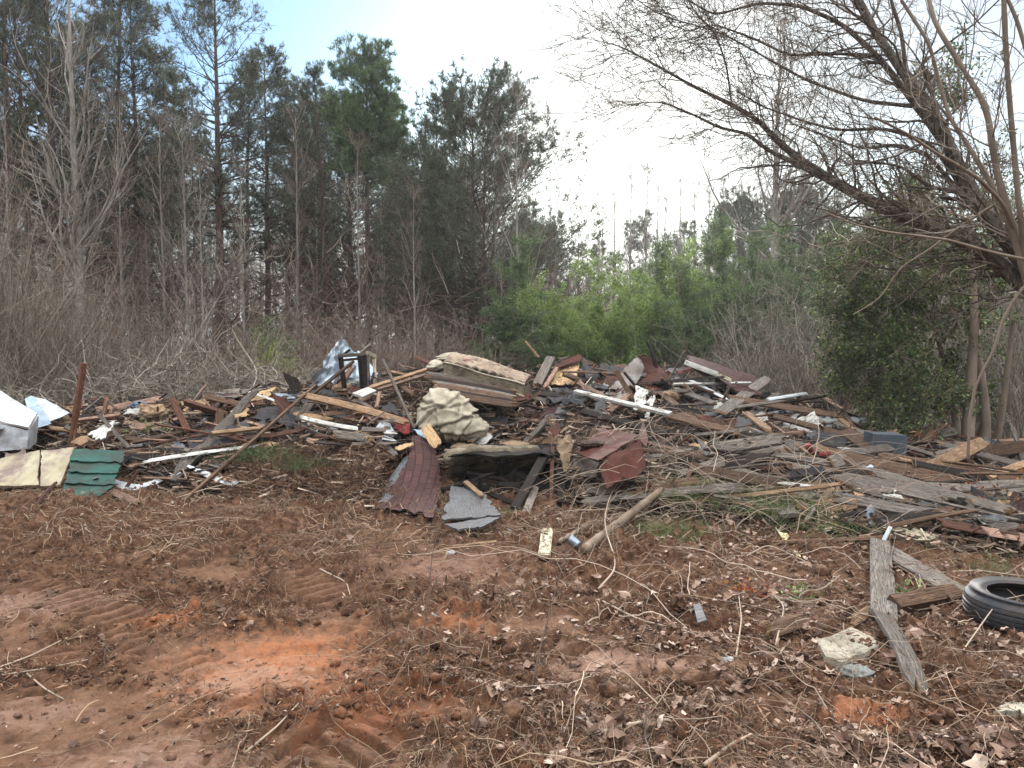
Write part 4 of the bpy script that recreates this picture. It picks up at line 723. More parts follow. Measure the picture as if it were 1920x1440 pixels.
Sh([(1150, 750, 9.8), (1165, 725, 9.9), (1182, 726, 9.9), (1165, 752, 9.7)], 'galv', 'crumpled silver foil scrap in front of the curled tin', 'foil_scrap', 'metal scrap', crumple=.05)
Bd((1212, 783, 9.3), (1226, 745, 9.6), .045, .02, 'whitewood', 'thin pale lath right of the white flaking board', 'lath', 'lath'); Bd((1213, 757, 9.6), (1226, 742, 9.7), .04, .02, 'whitewood', 'shorter pale lath crossing behind the flaking board', 'lath', 'lath')
Bd((1215, 735, 9.9), (1262, 742, 9.8), .05, .03, 'grey', 'grey batten reaching right from the flaking board')
Bd((1080, 708, 10.2), (1113, 748, 9.8), .06, .03, 'pink', 'pinkish lath slanting down left of the metal tongue', 'lath', 'lath')
Sh([(1258, 722, 10.2), (1272, 720, 10.3), (1282, 742, 10.1), (1266, 744, 10.0)], 'creamwood', 'small cream square under the roof section', 'siding_piece', 'siding', jag=.02)
lump(1258, 750, (.12, .1, .07), 'insul', 'stringy tan fibre lump right of the flaking board', 'fibre_lump', 'insulation', nz=.5, f=7)
lump(1342, 788, (.16, .12, .05), 'wool', 'pale greenish wool tuft in front of the crossing grey boards', 'wool_tuft', 'insulation', nz=.5, f=7); lump(1320, 782, (.09, .07, .05), 'insul', 'cream fluff beside the pale greenish wool tuft', 'foam_tuft', 'foam', nz=.5, f=7)
# roof section on the right crest
rs = thing('roof_section', P(1370, 745, 10.2), 'maroon shingled roof section tilted over the dark gap on the right crest', 'roof section')
RA, RB, RC, RD = P(1285, 676, 10.2), P(1288, 667, 11.0), P(1440, 714, 10.9), P(1437, 745, 10.0)
RE = P(1362, 722, 9.9)
sheet_mb([RA, RE, RD, P(1430, 730, 10.5)] if False else [RA + [0, 0, .02], P(1400, 748, 9.8), RC, RB], .02, 40, 16, .03, 2, .05).build('shingles', [M['shing'], M['tar']], rs)
board_mb(P(1284, 679, 10.15), P(1345, 702, 9.98), .07, .03, face=(0, -1, .2), nz=.002).build('fascia_board', [M['whitewood'], M['fresh']], rs)
board_mb(P(1345, 703, 9.98), P(1375, 715, 9.88), .05, .03, face=(0, -1, .2), j1=.05).build('fascia_board', [M['creamwood'], M['fresh']], rs)
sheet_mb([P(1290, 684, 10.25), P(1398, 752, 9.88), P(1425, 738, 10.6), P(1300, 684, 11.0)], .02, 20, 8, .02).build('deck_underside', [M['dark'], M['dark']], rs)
Sh([(1355, 722, 9.85), (1385, 715, 9.9), (1440, 744, 9.85), (1392, 745, 9.7)], 'shing', 'loose shingle strip hanging below the roof section', 'shingle_strip', 'roof shingles', jag=.06)
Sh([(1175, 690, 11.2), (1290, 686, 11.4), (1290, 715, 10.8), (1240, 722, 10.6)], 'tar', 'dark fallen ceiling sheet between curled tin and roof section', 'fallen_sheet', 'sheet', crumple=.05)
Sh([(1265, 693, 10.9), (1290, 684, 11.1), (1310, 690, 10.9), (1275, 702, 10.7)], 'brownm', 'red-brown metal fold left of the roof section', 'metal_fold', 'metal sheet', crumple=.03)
Sh([(1240, 740, 10.5), (1250, 702, 10.9), (1390, 712, 10.9), (1385, 745, 10.4)], 'tar', 'black wall board inside the gap under the roof section', 'black_sheet', 'board', crumple=.03)  # black sheet across the gap under the roof section
Bd((1338, 740, 10.05), (1337, 702, 10.1), .045, .045, 'grey', 'grey stud standing in the gap under the roof section', 'stud', 'stud'); Bd((1305, 736, 10.2), (1303, 714, 10.25), .04, .04, 'brown', 'brown stud stub in the gap under the roof section', 'stud', 'stud')
# boards of the right half: (a, b, width, thick, mat, label, extras)
RB_ = [((1078, 757, None, .16), (1257, 802, None, .16), .075, .04, 'whitewood', 'long white metal beam lying left to right below the curled tin', {}), ((1092, 772, None, .0), (1250, 815, None, .0), .08, .06, 'dark', 'dark beam directly under the long white metal beam', {}),
 ((1115, 757), (1215, 776), .05, .03, 'grey', 'thin grey batten behind the long white metal beam', {}), ((1262, 749, None, .2), (1408, 745, None, .2), .035, .03, 'whitewood', 'straight pale rail lying level in front of the roof section', {}),
 ((1290, 733, None, .16), (1382, 773, None, .1), .05, .02, 'whitem', 'white trim strip slanting down right under the pale rail', {}), ((1352, 798, None, .16), (1442, 738, None, .24), .15, .03, 'grey', 'wide grey board slanting up right with a broken end', dict(j1=.15)),
 ((1390, 795, None, .02), (1458, 752, None, .1), .10, .03, 'grey', 'second grey board behind the wide broken one', dict(j1=.1)), ((1468, 718, None, .1), (1500, 768), .05, .02, 'tan', 'leftmost pale lath of the bundle near the holly', {}), ((1470, 716, None, .2), (1560, 780, None, .2), .05, .02, 'tan', 'long pale lath of the bundle near the holly', {}),
 ((1480, 722, None, .2), (1580, 795, None, .2), .045, .02, 'pink', 'pinkish lath of the bundle near the holly', {}), ((1490, 735, None, .11), (1520, 772), .045, .02, 'tan', 'short pale lath of the bundle near the holly', {}),
 ((1472, 770), (1500, 745, None, .12), .035, .02, 'whitem', 'thin white strip tilted left of the lath bundle', {}), ((1440, 778, None, .2), (1512, 765, None, .2), .05, .02, 'whitem', 'upper white trim strip below the lath bundle', {}), ((1442, 783), (1512, 772), .05, .02, 'galv', 'lower grey metal trim strip below the lath bundle', {}),
 ((1450, 745, None, .05), (1478, 742, None, .05), .08, .02, 'whitewood', 'small white board chip at the tail of the roof section', {}), ((1238, 772), (1330, 795), .09, .04, 'brown', 'brown board left of the pale greenish wool tuft', dict(j0=.08)), ((1262, 790), (1395, 803), .13, .04, 'brown', 'broad brown beam below the pale greenish wool tuft', dict(j0=.1)),
 ((1325, 806), (1430, 828), .12, .03, 'brown', 'split brown board under the broad brown beam', dict(j1=.2)), ((1395, 803, None, .2), (1450, 848, None, .2), .11, .03, 'tan', 'jagged tan board broken across the middle of the right heap', dict(j0=.2, j1=.2)), ((1440, 822), (1530, 842), .06, .03, 'pink', 'pale splintered board right of the jagged tan board', dict(j1=.2)),
 ((1260, 820), (1405, 825), .05, .02, 'dark', 'thin dark board lying level above the brown crate corner', dict(j1=.1)), ((1305, 872), (1395, 850), .09, .03, 'brown', 'brown board slanting toward the black box', dict(j1=.15)), ((1100, 885), (1200, 893), .10, .03, 'grey', 'frayed grey plank below the bent red-brown metal box', dict(j0=.2)),
 ((1175, 945, None, .08), (1310, 918, None, .08), .10, .02, 'brown', 'flat brown bark-covered board among the vines', dict(j0=.06, bend=.03)), ((1380, 900, None, .1), (1525, 950, None, .08), .13, .03, 'grey', 'pale grey plank with a bolt hole slanting right', {}), ((1520, 948, None, .07), (1690, 958, None, .06), .08, .03, 'tan', 'long tan board continuing from the bolt-hole plank', dict(j0=.15)),
 ((1440, 922, None, .07), (1860, 950, None, .08), .10, .03, 'tan', 'very long pale board along the front of the right heap', dict(j0=.3)), ((1480, 940, None, .03), (1700, 946, None, .05), .06, .03, 'grey', 'grey board under the very long pale board', {}), ((1537, 917, None, .12), (1640, 935, None, .12), .08, .03, 'fresh', 'fresh orange-ended board above the very long pale board', dict(j0=.2)),
 ((1405, 890, None, .05), (1580, 915, None, .08), .12, .03, 'red', 'reddish rotten board above the bolt-hole plank', dict(j0=.1, j1=.2)), ((1525, 840, None, .1), (1595, 870, None, .1), .14, .03, 'dark', 'dark brown panel board left of the crossing boards', {}), ((1583, 833, None, .16), (1705, 908, None, .1), .16, .03, 'brown', 'wide brown board slanting down right across the right heap', {}),
 ((1568, 813, None, .12), (1795, 892, None, .12), .13, .04, 'grey', 'longest grey plank running down right toward the tree trunk', {}), ((1575, 808, None, .15), (1600, 830, None, .15), .07, .03, 'tan', 'tan stub at the upper end of the longest grey plank', {}), ((1580, 790, None, .15), (1597, 823, None, .15), .06, .04, 'brown', 'short brown post stub above the longest grey plank', {}),
 ((1610, 840, None, .14), (1740, 880, None, .14), .05, .03, 'tan', 'pale board strip beside the longest grey plank', dict(j1=.1)), ((1577, 880, None, .14), (1668, 874, None, .18), .12, .08, 'grey', 'thick squared grey beam lying level in the right heap', dict(nz=.004)), ((1565, 872, None, .16), (1625, 920, None, .16), .10, .03, 'brown', 'board slanting over the squared grey beam', dict(j0=.06)),
 ((1700, 920, None, .10), (1845, 876, None, .28), .14, .08, 'tan', 'thick broken timber raised toward the tree trunk', dict(j0=.25, j1=.08)), ((1560, 905, None, .06), (1780, 918, None, .08), .14, .03, 'grey', 'wide grey board under the thick broken timber', dict(j1=.2)), ((1640, 925, None, .06), (1790, 935, None, .06), .10, .03, 'whitewood', 'pale stained board right of the wide grey board', dict(j1=.2)),
 ((1690, 800, None, .1), (1795, 880, None, .05), .12, .03, 'dark', 'dark board leaning below the dead brown leaves', {}), ((1835, 930, None, .08), (1960, 965, None, .08), .16, .03, 'grey', 'broad silver-grey board at the right edge', {}), ((1850, 917, None, .1), (1960, 893, None, .2), .09, .08, 'tan', 'round-ended log piece at the right edge behind the grey board', {}),
 ((1770, 965, None, .05), (1940, 1005, None, .04), .06, .03, 'grey', 'dark grey board under the orange leaves at right edge', {}), ((1830, 945, None, .05), (1880, 965, None, .05), .05, .02, 'whitewood', 'short white board under the orange leaves', {}), ((1440, 985, None, .05), (1515, 970, None, .05), .06, .03, 'grey', 'short grey board half buried near the green grass', {}),
 ((1225, 775, None, .05), (1270, 800, None, .03), .06, .03, 'dark', 'dark short board right of the long white beam end', {}), ((1460, 855, None, .1), (1530, 915, None, .08), .09, .02, 'brown', 'reddish brown splintered board left of the red cup', dict(j0=.15, j1=.15)), ((1480, 850, None, .15), (1550, 895, None, .1), .03, .02, 'tan', 'thin tan splinter left of the red cup', {}),
 ((1715, 905, None, .0), (1810, 925, None, .0), .10, .03, 'brown', 'brown board in the shade beneath the broken timber', {}), ((1720, 895, None, .05), (1640, 870, None, .05), .07, .03, 'grey', 'grey board end below the longest plank', {}), ((1790, 905, None, .02), (1840, 955, None, .02), .13, .03, 'pink', 'pale splintered plywood leaning by the thick timber', dict(j0=.1, j1=.1)),
 ((1110, 915, None, .02), (1130, 940, None, .02), .10, .02, 'grey', 'grey stub under the frayed grey plank', {}), ((1330, 890, None, .02), (1335, 868, None, .1), .03, .03, 'tan', 'little orange stub standing in the right heap', {}), ((940, 735, None, .06), (1030, 760, None, .04), .07, .03, 'grey', 'grey board with brown edge in the middle of the heap', dict(j0=.08)),
 ((995, 745), (1105, 752), .14, .04, 'dark', 'black charred beam below the crest plank', {}), ((985, 838), (1030, 800, None, .12), .08, .04, 'grey', 'grey-green board rising at the right end of the folded mattress', dict(j1=.1)), ((965, 955, 7.3), (1028, 842, 7.9), .09, .05, 'dark', 'dark weathered post slanting in the hollow', {}), ((985, 965, 7.1), (1004, 915, 7.4), .07, .04, 'grey', 'grey split stake in the mouth of the hollow', {}),
 ((1033, 940, 7.4), (1036, 838, 7.9), .035, .03, 'red', 'thin reddish lath hanging upright in the hollow', {}), ((1052, 945, 7.4), (1050, 885, 7.8), .08, .05, 'dark', 'dark upright board right of the thin reddish lath', {}), ((860, 920, 7.8), (880, 882, 8.2), .03, .03, 'dark', 'thin dark stick inside the hollow', {}),
 ((880, 905, 7.9), (985, 895, 8.1), .1, .03, 'brown', 'brown board lying deep inside the hollow', dict(j0=.1, j1=.1)), ((1225, 840, None, .04), (1310, 852, None, .04), .1, .03, 'dark', 'dark rotten board right of the bent metal box', {}), ((1040, 775, None, .05), (1085, 765, None, .05), .05, .03, 'brown', 'brown stick left of the white beam end', {})]
for a, b, w, t, m, l, k in RB_:
    k = dict(k); k.setdefault('roll', rng.uniform(-.25, .25)); nm = 'lath' if w < .045 else 'plank' if w > .12 else 'board'
    Bd(a, b, w, t, m, l, nm, nm, **k)
# bent red-brown metal box
bx = thing('metal_box', P(1140, 900, 8.0), 'bent red-brown steel appliance casing half buried in dirt and vines', 'metal casing')
a1, a2, a3, a4 = P(1092, 845, 8.0), P(1120, 808, 8.9), P(1195, 808, 8.9), P(1180, 838, 8.0)
def PF(px, py, off):
    P(px, py, 9); return P0(px, py, min(_hc[(round(px), round(py))], 9.5) - off - .28)
sheet_mb([PF(1078, 852, .2), PF(1122, 866, .45), PF(1200, 817, .5), PF(1128, 806, .15)], .01, 20, 16, .02, 3, 0, crumple=.02).build('top', M['brownm'], bx)
sheet_mb([PF(1122, 866, .45), PF(1200, 817, .5), PF(1213, 880, .25), PF(1138, 912, .2)], .01, 20, 14, .04, 3, .02, crumple=.04).build('front', M['brownm'], bx)
sheet_mb([PF(1066, 892, .1), PF(1076, 850, .25), PF(1122, 866, .45), PF(1114, 896, .1)], .01, 14, 12, .03, 3, .02, crumple=.02).build('flap', M['tin'], bx)
sheet_mb([PF(1195, 822, .4), PF(1206, 788, .2), PF(1215, 822, .3), PF(1212, 840, .3)], .01, 8, 8, .02).build('torn_corner', M['brownm'], bx)
blob_mb(PF(1108, 832, .25), (.16, .16, .03), nz=.3, f=5).build('dirt_cover', M['mound'], bx, True)
hc = sheet_mb([P(1037, 822, 8.1), P(1068, 806, 8.3), P(1077, 832, 8.0), P(1060, 888, 7.7)], .01, 16, 18, .05, 5, .05, crumple=.06); tag(hc.build('hanging_cloth', [M['cloth'], M['cloth']], smooth=True), 'ragged brown cloth hanging left of the bent metal casing', 'cloth')
Sh([(1028, 805, 8.2), (1045, 792, 8.4), (1052, 806, 8.3), (1040, 818, 8.1)], 'brownm', 'small red-brown metal scrap above the hanging cloth', 'metal_scrap', 'metal scrap')
Sh([(1095, 905, 7.6), (1135, 915, 7.5), (1150, 935, 7.3), (1095, 925, 7.4)], 'grey', 'bent grey board face beneath the metal casing', 'bent_board', 'board', jag=.05)
Sh([(1410, 772), (1440, 782), (1442, 805), (1412, 795)], 'whitewood', 'dirty white board square in the right heap, left one', 'siding_piece', 'siding', jag=.04); Sh([(1465, 805), (1480, 788), (1502, 782), (1478, 812)], 'whitewood', 'dirty white board piece right of the matching square', 'siding_piece', 'siding', jag=.04)
Sh([(1300, 780, None, .05), (1325, 750, None, .12), (1338, 770, None, .08), (1335, 785, None, .03)], 'tar', 'dark triangular scrap behind the greenish wool', 'roofing_scrap', 'roofing scrap', crumple=.02)
lump(1545, 800, (.28, .2, .12), 'wool', 'grey tangled insulation bundle below the lath bundle', 'insulation_bundle', 'insulation', nz=.35, f=6, lift=.0); lump(1608, 800, (.14, .1, .07), 'whited', 'white plastic bag scrap left of the holly foot', 'plastic_bag', 'plastic bag', nz=.45, f=5)
lump(1385, 868, (.035, .03, .03), 'whited', 'small white paper scrap below the black box', 'paper_scrap', 'paper', nz=.5)
bk_ = thing('black_box', P(1412, 870, 8.0), 'dark small box topped with grey fluff in the right heap', 'box')
sheet_mb([P(1397, 840, 8.3), P(1425, 836, 8.3), P(1422, 862, 8.1), P(1400, 872, 8.1)], .02, 8, 8, .02).build('front', M['dark'], bk_); blob_mb(P(1418, 838, 8.35), (.13, .1, .06), nz=.4, f=6).build('fluff', M['wool'], bk_, True)
cbn = thing('metal_cabinet', P(1665, 860, 9.2), 'small blue-grey cabinet side showing under the holly', 'cabinet'); box_mb(P(1640, 862, 9.1), [.36, .02, -.02], [.02, .3, 0], [0, 0, .28]).build('body', M['cab'], cbn); cd_ = box_mb(P(1655, 861, 9.08), [.14, .01, 0], [0, .02, 0], [0, 0, .24]).build('door', M['cab'], cbn); box_mb(P(1657, 850, 8.9), [.012, 0, 0], [0, .02, 0], [0, 0, .06]).build('handle', M['galv'], cd_)
rc = thing('red_cup', hit(1532, 875, .05), 'crushed red plastic cup in the right heap', 'cup'); cc_ = hit(1525, 876, .14)
def cup(c, ax, r0, r1, L, parent, nm, mat='redc'):
    ax = nrm(np.array(ax, float)); pp = np.stack([c + ax * L * s for s in np.linspace(0, 1, 8)]); tubes(MB(), pp, np.linspace(r0, r1, 8) * (1 + .03 * rng.random(8)), 14, cap=True).build(nm, M[mat], parent, True)
cup(cc_, (-.5, -.1, .6), .022, .036, .12, rc, 'cup_half'); cup(cc_ + [.05, -.02, -.01], (.9, -.1, .1), .022, .034, .11, rc, 'cup_half')
lump(1448, 876, (.07, .06, .03), 'green', 'small green and red foil scrap in the right heap', 'foil_scrap', 'foil', nz=.3, f=6)
lump(1395, 900, (.03, .03, .03), 'redc', 'tiny red leaf-like scrap above the bolt-hole plank', 'red_scrap', 'scrap', nz=.4) if False else None
# crumpled papery rags under the right boards
Sh([(1640, 985, None, .03), (1690, 962, None, .08), (1735, 958, None, .1), (1720, 995, None, .03)], 'cloth', 'crumpled brown leathery rag under the front right boards', 'crumpled_rag', 'rag', crumple=.07, jag=.05, nu=24, nv=18)
Sh([(1700, 990, None, .02), (1712, 965, None, .08), (1752, 968, None, .06), (1745, 998, None, .02)], 'tin', 'curled stained flap right of the crumpled rag', 'curled_flap', 'rag', crumple=.04, bulge=(.08, 0))
# ---- right foreground
Bd((1616, 978, None, .05), (1748, 1024, None, .04), .15, .03, 'creamwood', 'cream-stained flat board pointing at the foreground boards', 'plank', 'plank', j0=.05)
Bd((1608, 968, None, .02), (1650, 985, None, .02), .1, .02, 'brown', 'brown board end behind the cream-stained flat board')
Bd((1400, 1028, None, .03), (1675, 1020, None, .05), .035, .03, 'brown', 'long thin brown stick lying left of the foreground boards', 'stick', 'stick', nz=.004)
Bd((1649, 1040, None, .10), (1657, 1185, None, .07), .135, .035, 'grey', 'upright-pointing broken grey plank in the right foreground', 'plank', 'plank', j1=.10, face=(0, -.3, .95), nz=.006)
Bd((1648, 1178, None, .09), (1722, 1312, None, .02), .10, .03, 'grey', 'lower splintered piece of the broken foreground plank', 'plank', 'plank', j0=.04, j1=.16, face=(.2, -.3, .95), nz=.006, bow=-.03)
Bd((1650, 1044, None, .07), (1805, 1132, None, .05), .17, .035, 'grey', 'diagonal grey plank running toward the tyre', 'plank', 'plank', face=(0, -.35, .93), j0=.02)
Bd((1672, 1158, None, .07), (1790, 1134, None, .07), .09, .085, 'brown', 'rounded dark timber between foreground plank and tyre', 'timber', 'timber', nz=.006)
Bd((1590, 1185, None, .04), (1640, 1158, None, .06), .06, .02, 'tan', 'small split tan board left of the foreground plank', j0=.08, j1=.04)
Bd((1440, 1200, None, .03), (1512, 1180, None, .05), .09, .06, 'brown', 'old broken timber end left of the pale slab', 'timber', 'timber', j0=.05, j1=.05)
Bd((1655, 1035, None, .08), (1668, 1018, None, .12), .028, .028, 'whited', 'white plastic pipe stub on the foreground planks', 'pipe_stub', 'pipe')
sb = thing('pale_slab', hit(1585, 1230), 'pale dirty slab with rounded corner lying in the right foreground', 'slab')
pq = [hit(px, py, .05) for px, py in ((1532, 1222), (1552, 1212), (1597, 1196), (1640, 1215), (1648, 1232), (1612, 1246), (1580, 1262), (1548, 1252))]
cen_ = np.mean(pq, 0); mb = MB(); nR = 14
ring = np.array([pq[i] * (1 - s) + pq[(i + 1) % 8] * s for i in range(8) for s in (0, .25, .5, .75)]); tp = np.array([cen_ + (ring - cen_) * r for r in np.linspace(.02, 1, nR)]); tp[..., 2] = cen_[2] + .012 * rng.random(tp.shape[:2]) + .004; tp[-1, :, 2] -= .008
bt = tp[-1:].copy(); bt[..., 2] -= .045; al = np.concatenate([tp, bt]); kk = 32; I = np.arange(al.shape[0] * kk).reshape(-1, kk); J = np.roll(I, -1, 1)
mb.add(al, np.stack([I[:-1], I[1:], J[1:], J[:-1]], -1).reshape(-1, 4)[:, ::-1]); mb.build('slab_body', M['conc'], sb)
tag(blob_mb(hit(1600, 1262, .0), (.08, .06, .035), nz=.5, f=6).build('plastic_film', M['wool'], smooth=True), 'thin grey plastic film crumpled under the pale slab', 'plastic film')
# tyre
def tyre():
    Y = 4.05; c = P(1926, 1140, Y); cz = 0.245; c = np.array([c[0], Y, 0.0]); c[2] = float(ground(c[0], c[1], False)) + .01
    t = thing('car_tyre', c, 'worn black car tyre lying flat at the right edge', 'tyre')
    Ro, Ri, Wd = 0.308, 0.195, 0.185; n = 220
    prof_s = [(Ri, .02), (Ri + .012, .004), (Ri + .05, -.004), (Ro - .05, 0.004), (Ro - .022, .022), (Ro - .010, .038)]
    def lathe(prof, name, groove=False, segs=n):
        a = np.arange(segs) * 2 * math.pi / segs; pr = np.array(prof); r = pr[:, 0][None, :] * np.ones((segs, 1)); z = pr[:, 1][None, :] * np.ones((segs, 1))
        if groove:
            m = ((np.arange(segs) % 4) < 1)[:, None] * np.ones_like(r); side = (np.abs(z - Wd / 2) > Wd * .27); r = r - .008 * m * side
        x = r * np.cos(a)[:, None]; y = r * np.sin(a)[:, None]; I = np.arange(segs * len(pr)).reshape(segs, -1); J = np.roll(I, -1, 0)
        mb = MB(); mb.add(np.stack([x, y, z], -1) + c, np.stack([I[:, :-1], J[:, :-1], J[:, 1:], I[:, 1:]], -1).reshape(-1, 4)); mb.build(name, M['rubber'], t, not groove)
    lathe([(Ri - .003, .012)] + prof_s, 'sidewall'); lathe([(r, Wd - z) for r, z in [(Ri - .003, .012)] + prof_s[:1] + [(Ri + .012, .004), (Ri + .03, 0), (Ri + .034, .004), (Ri + .08, -.002), (Ro - .045, .004), (Ro - .022, .020), (Ro - .010, .036)]][::-1], 'sidewall')
    zs = np.linspace(.036, Wd - .036, 29); pr = []
    for i, z in enumerate(zs):
        gdep = .008 if i in (7, 8, 14, 20, 21) else 0; crown = .010 * (1 - ((z - Wd / 2) / (Wd / 2 - .036)) ** 2); pr.append((Ro - .010 + crown - gdep, z))
    lathe(pr, 'tread', True, 880)
    lathe([(Ri - .003, .012), (Ri + .03, .04), (Ro - .03, .06), (Ro - .022, Wd / 2), (Ro - .03, Wd - .06), (Ri + .03, Wd - .04), (Ri - .003, Wd - .012)], 'inner_liner')
    blob_mb(c + [-.05, .08, .02], (.2, .16, .03), nz=.3, f=6).build('soil_inside', M['soil'], t, True)
tyre()
# log and small front things
def log(pts, r, mat, label, name='log', cat='log'):
    pp = np.array([pt(p) for p in pts]); n = 26; s = np.linspace(0, len(pp) - 1, n); c = np.stack([np.interp(s, range(len(pp)), pp[:, i]) for i in range(3)], 1); c[1:-1] += .003 * rng.normal(size=(n - 2, 3))
    rr = np.interp(s, np.linspace(0, len(pp) - 1, len(r)), r) * (1 + .02 * rng.normal(size=n)); return tag(tubes(MB(), c, rr, 12, cap=True).build(name, M[mat], smooth=True), label, cat)
log([(1097, 1042, None, .05), (1150, 1005, None, .07), (1240, 945, None, .13)], [.034, .038, .036, .03], 'blog', 'stripped pale log pointing to the red can, at the front of the heap')
log([(1048, 1022, None, .02), (1105, 990, None, .03), (1165, 978, None, .03)], [.018, .02, .012], 'blog', 'thin branch lying left of the stripped log', 'branch', 'branch')
Bd((1020, 1056, None, .04), (1026, 1006, None, .06), .09, .03, 'creamwood', 'small cream-coloured block standing out on the bare soil', 'wood_block', 'block', face=(0, -.6, .8), j0=.02, j1=.04)
Bd((848, 1030, None, .02), (930, 1020, None, .02), .022, .015, 'tan', 'thin pale stick on the soil before the grey plywood', 'stick', 'stick')
cn = thing('paint_can', hit(1085, 1027), 'small dented grey tin can at the end of the stripped log', 'can'); cup(hit(1085, 1030, .03), (-.6, .3, .4), .032, .035, .09, cn, 'can_body', 'galv'); cup(hit(1085, 1030, .03) + nrm(np.array([-.6, .3, .4])) * .088, (-.6, .3, .4), .037, .037, .006, cn, 'rim', 'tin')
Sh([(1453, 1010, None, .10), (1475, 1018, None, .08), (1505, 1036, None, .04), (1500, 1052, None, .03)], 'yellow', 'curved yellowish plastic piece poking from the vines', 'plastic_piece', 'plastic scrap', bulge=(.02, .02))
for px, py, l in ((846, 1040, 'tiny white scrap on the soil left of the pale stick'), (930, 1042, 'crumpled white scrap on bare soil left of the cream block'), (952, 998, 'small white bottle-like scrap beside the grey plywood'), (1365, 1243, 'white flaky scrap near the broken timber end'), (1720, 1278, 'pale flaky scrap right of the splintered plank')):
    lump(px, py, (.032, .024, .018), 'whited', l, 'white_scrap', 'scrap', nz=.5, f=5, lift=.01)
Sh([(1300, 1150, None, .04), (1312, 1148, None, .05), (1325, 1175, None, .03), (1308, 1178, None, .02)], 'greypl', 'grey metal scrap in the vine-covered dip', 'metal_scrap', 'metal scrap')
Sh([(1880, 1330, None, .02), (1940, 1325, None, .02), (1950, 1355, None, .02), (1860, 1350, None, .02)], 'conc', 'whitish broken slab at the bottom right corner', 'broken_slab', 'slab', jag=.04, t=.03)
lump(1255, 760, (.1, .08, .06), 'cloth', 'knotted brown rag below the tan fibre lump', 'knotted_rag', 'rag', nz=.5) if False else None
FAN = [((1455, 852), (1700, 905), .16, 'grey', 'grey plank, topmost of the long planks fanned toward the right edge'), ((1530, 868), (1830, 935), .15, 'brown', 'brown plank just under the topmost of the long fanned planks'), ((1480, 905), (1790, 960), .17, 'grey', 'wide grey plank in the middle of the long fanned planks'), ((1600, 900), (1900, 985), .14, 'grey', 'grey plank reaching lowest at the right among the fanned planks'), ((1420, 880), (1640, 925), .12, 'brown', 'brown plank at the left root of the long fanned planks'), ((1640, 880), (1930, 925), .15, 'brown', 'brown plank running past the tree trunk at the right edge'), ((1690, 940), (1960, 950), .16, 'grey', 'level grey plank ending at the right edge'), ((1330, 862), (1560, 892), .12, 'grey', 'grey plank left of the fanned planks, below the broad brown beam'),
 ((1380, 838), (1600, 868), .12, 'dark', 'dark plank above the fanned planks'), ((1300, 905), (1480, 935), .13, 'brown', 'brown plank half covered by vines at the left foot of the fan'), ((1560, 960), (1800, 1000), .13, 'grey', 'grey plank at the very front of the fanned planks'), ((1750, 850), (1960, 905), .13, 'grey', 'grey plank behind the raised timber at the right edge'), ((1450, 800), (1640, 850), .11, 'brown', 'brown plank running down from the white board pieces'), ((1250, 800), (1440, 845), .12, 'brown', 'brown plank below the long white beam end')]
for a, b, w, m, l in FAN:
    Bd((a[0], a[1], None, .13), (b[0], b[1], None, .11), w, .035, m, l, 'plank', 'plank', j0=rng.choice([0, .1]), j1=.12, roll=rng.uniform(-.2, .2), nz=.006)
BIG = [([(1095, 735), (1120, 690), (1175, 700), (1160, 745)], 'tar', 'bent black sheet left of the curled tin', .06), ([(1225, 765), (1235, 728), (1300, 735), (1285, 772)], 'char_shade', 'charred crumpled sheet right of the flaking board', .06), ([(1020, 765), (1035, 738), (1110, 742), (1095, 775)], 'tar', 'black sheet across the crest below the leaning grey plank', .05), ([(950, 800), (975, 768), (1060, 770), (1050, 812)], 'shingd', 'maroon shingle slab left of the white beam', .03), ([(1395, 770), (1420, 745), (1500, 752), (1480, 782)], 'tar', 'black felt sheet at the tail of the roof section', .05),
 ([(905, 770), (930, 745), (1000, 748), (985, 775)], 'brownm', 'crumpled red-brown metal below the quilted mattress', .05), ([(470, 800), (500, 772), (575, 778), (550, 812)], 'tar', 'black felt sheet right of the twisted grey plank', .05), ([(330, 835), (350, 805), (420, 810), (400, 845)], 'shingd', 'maroon shingle slab under the twisted grey plank', .03), ([(640, 800), (660, 775), (730, 778), (715, 808)], 'brownm', 'rusty red metal sheet left of the plastic tray', .05), ([(590, 835), (610, 808), (690, 812), (680, 842)], 'char_shade', 'charred sheet over the soil mound top', .05), ([(1290, 815), (1310, 790), (1390, 798), (1370, 828)], 'brownm', 'crumpled rusty red sheet below the greenish wool', .05), ([(1500, 845), (1520, 818), (1600, 828), (1580, 858)], 'tar', 'black felt flap below the lath bundle', .05)]
for cs_, m, l, cr_ in BIG: Sh([(x, y, None, .10) for x, y in cs_], m, l, 'bent_sheet', 'sheet', crumple=cr_, jag=.05, nu=18, nv=14, bulge=(rng.uniform(-.04, .1), 0))
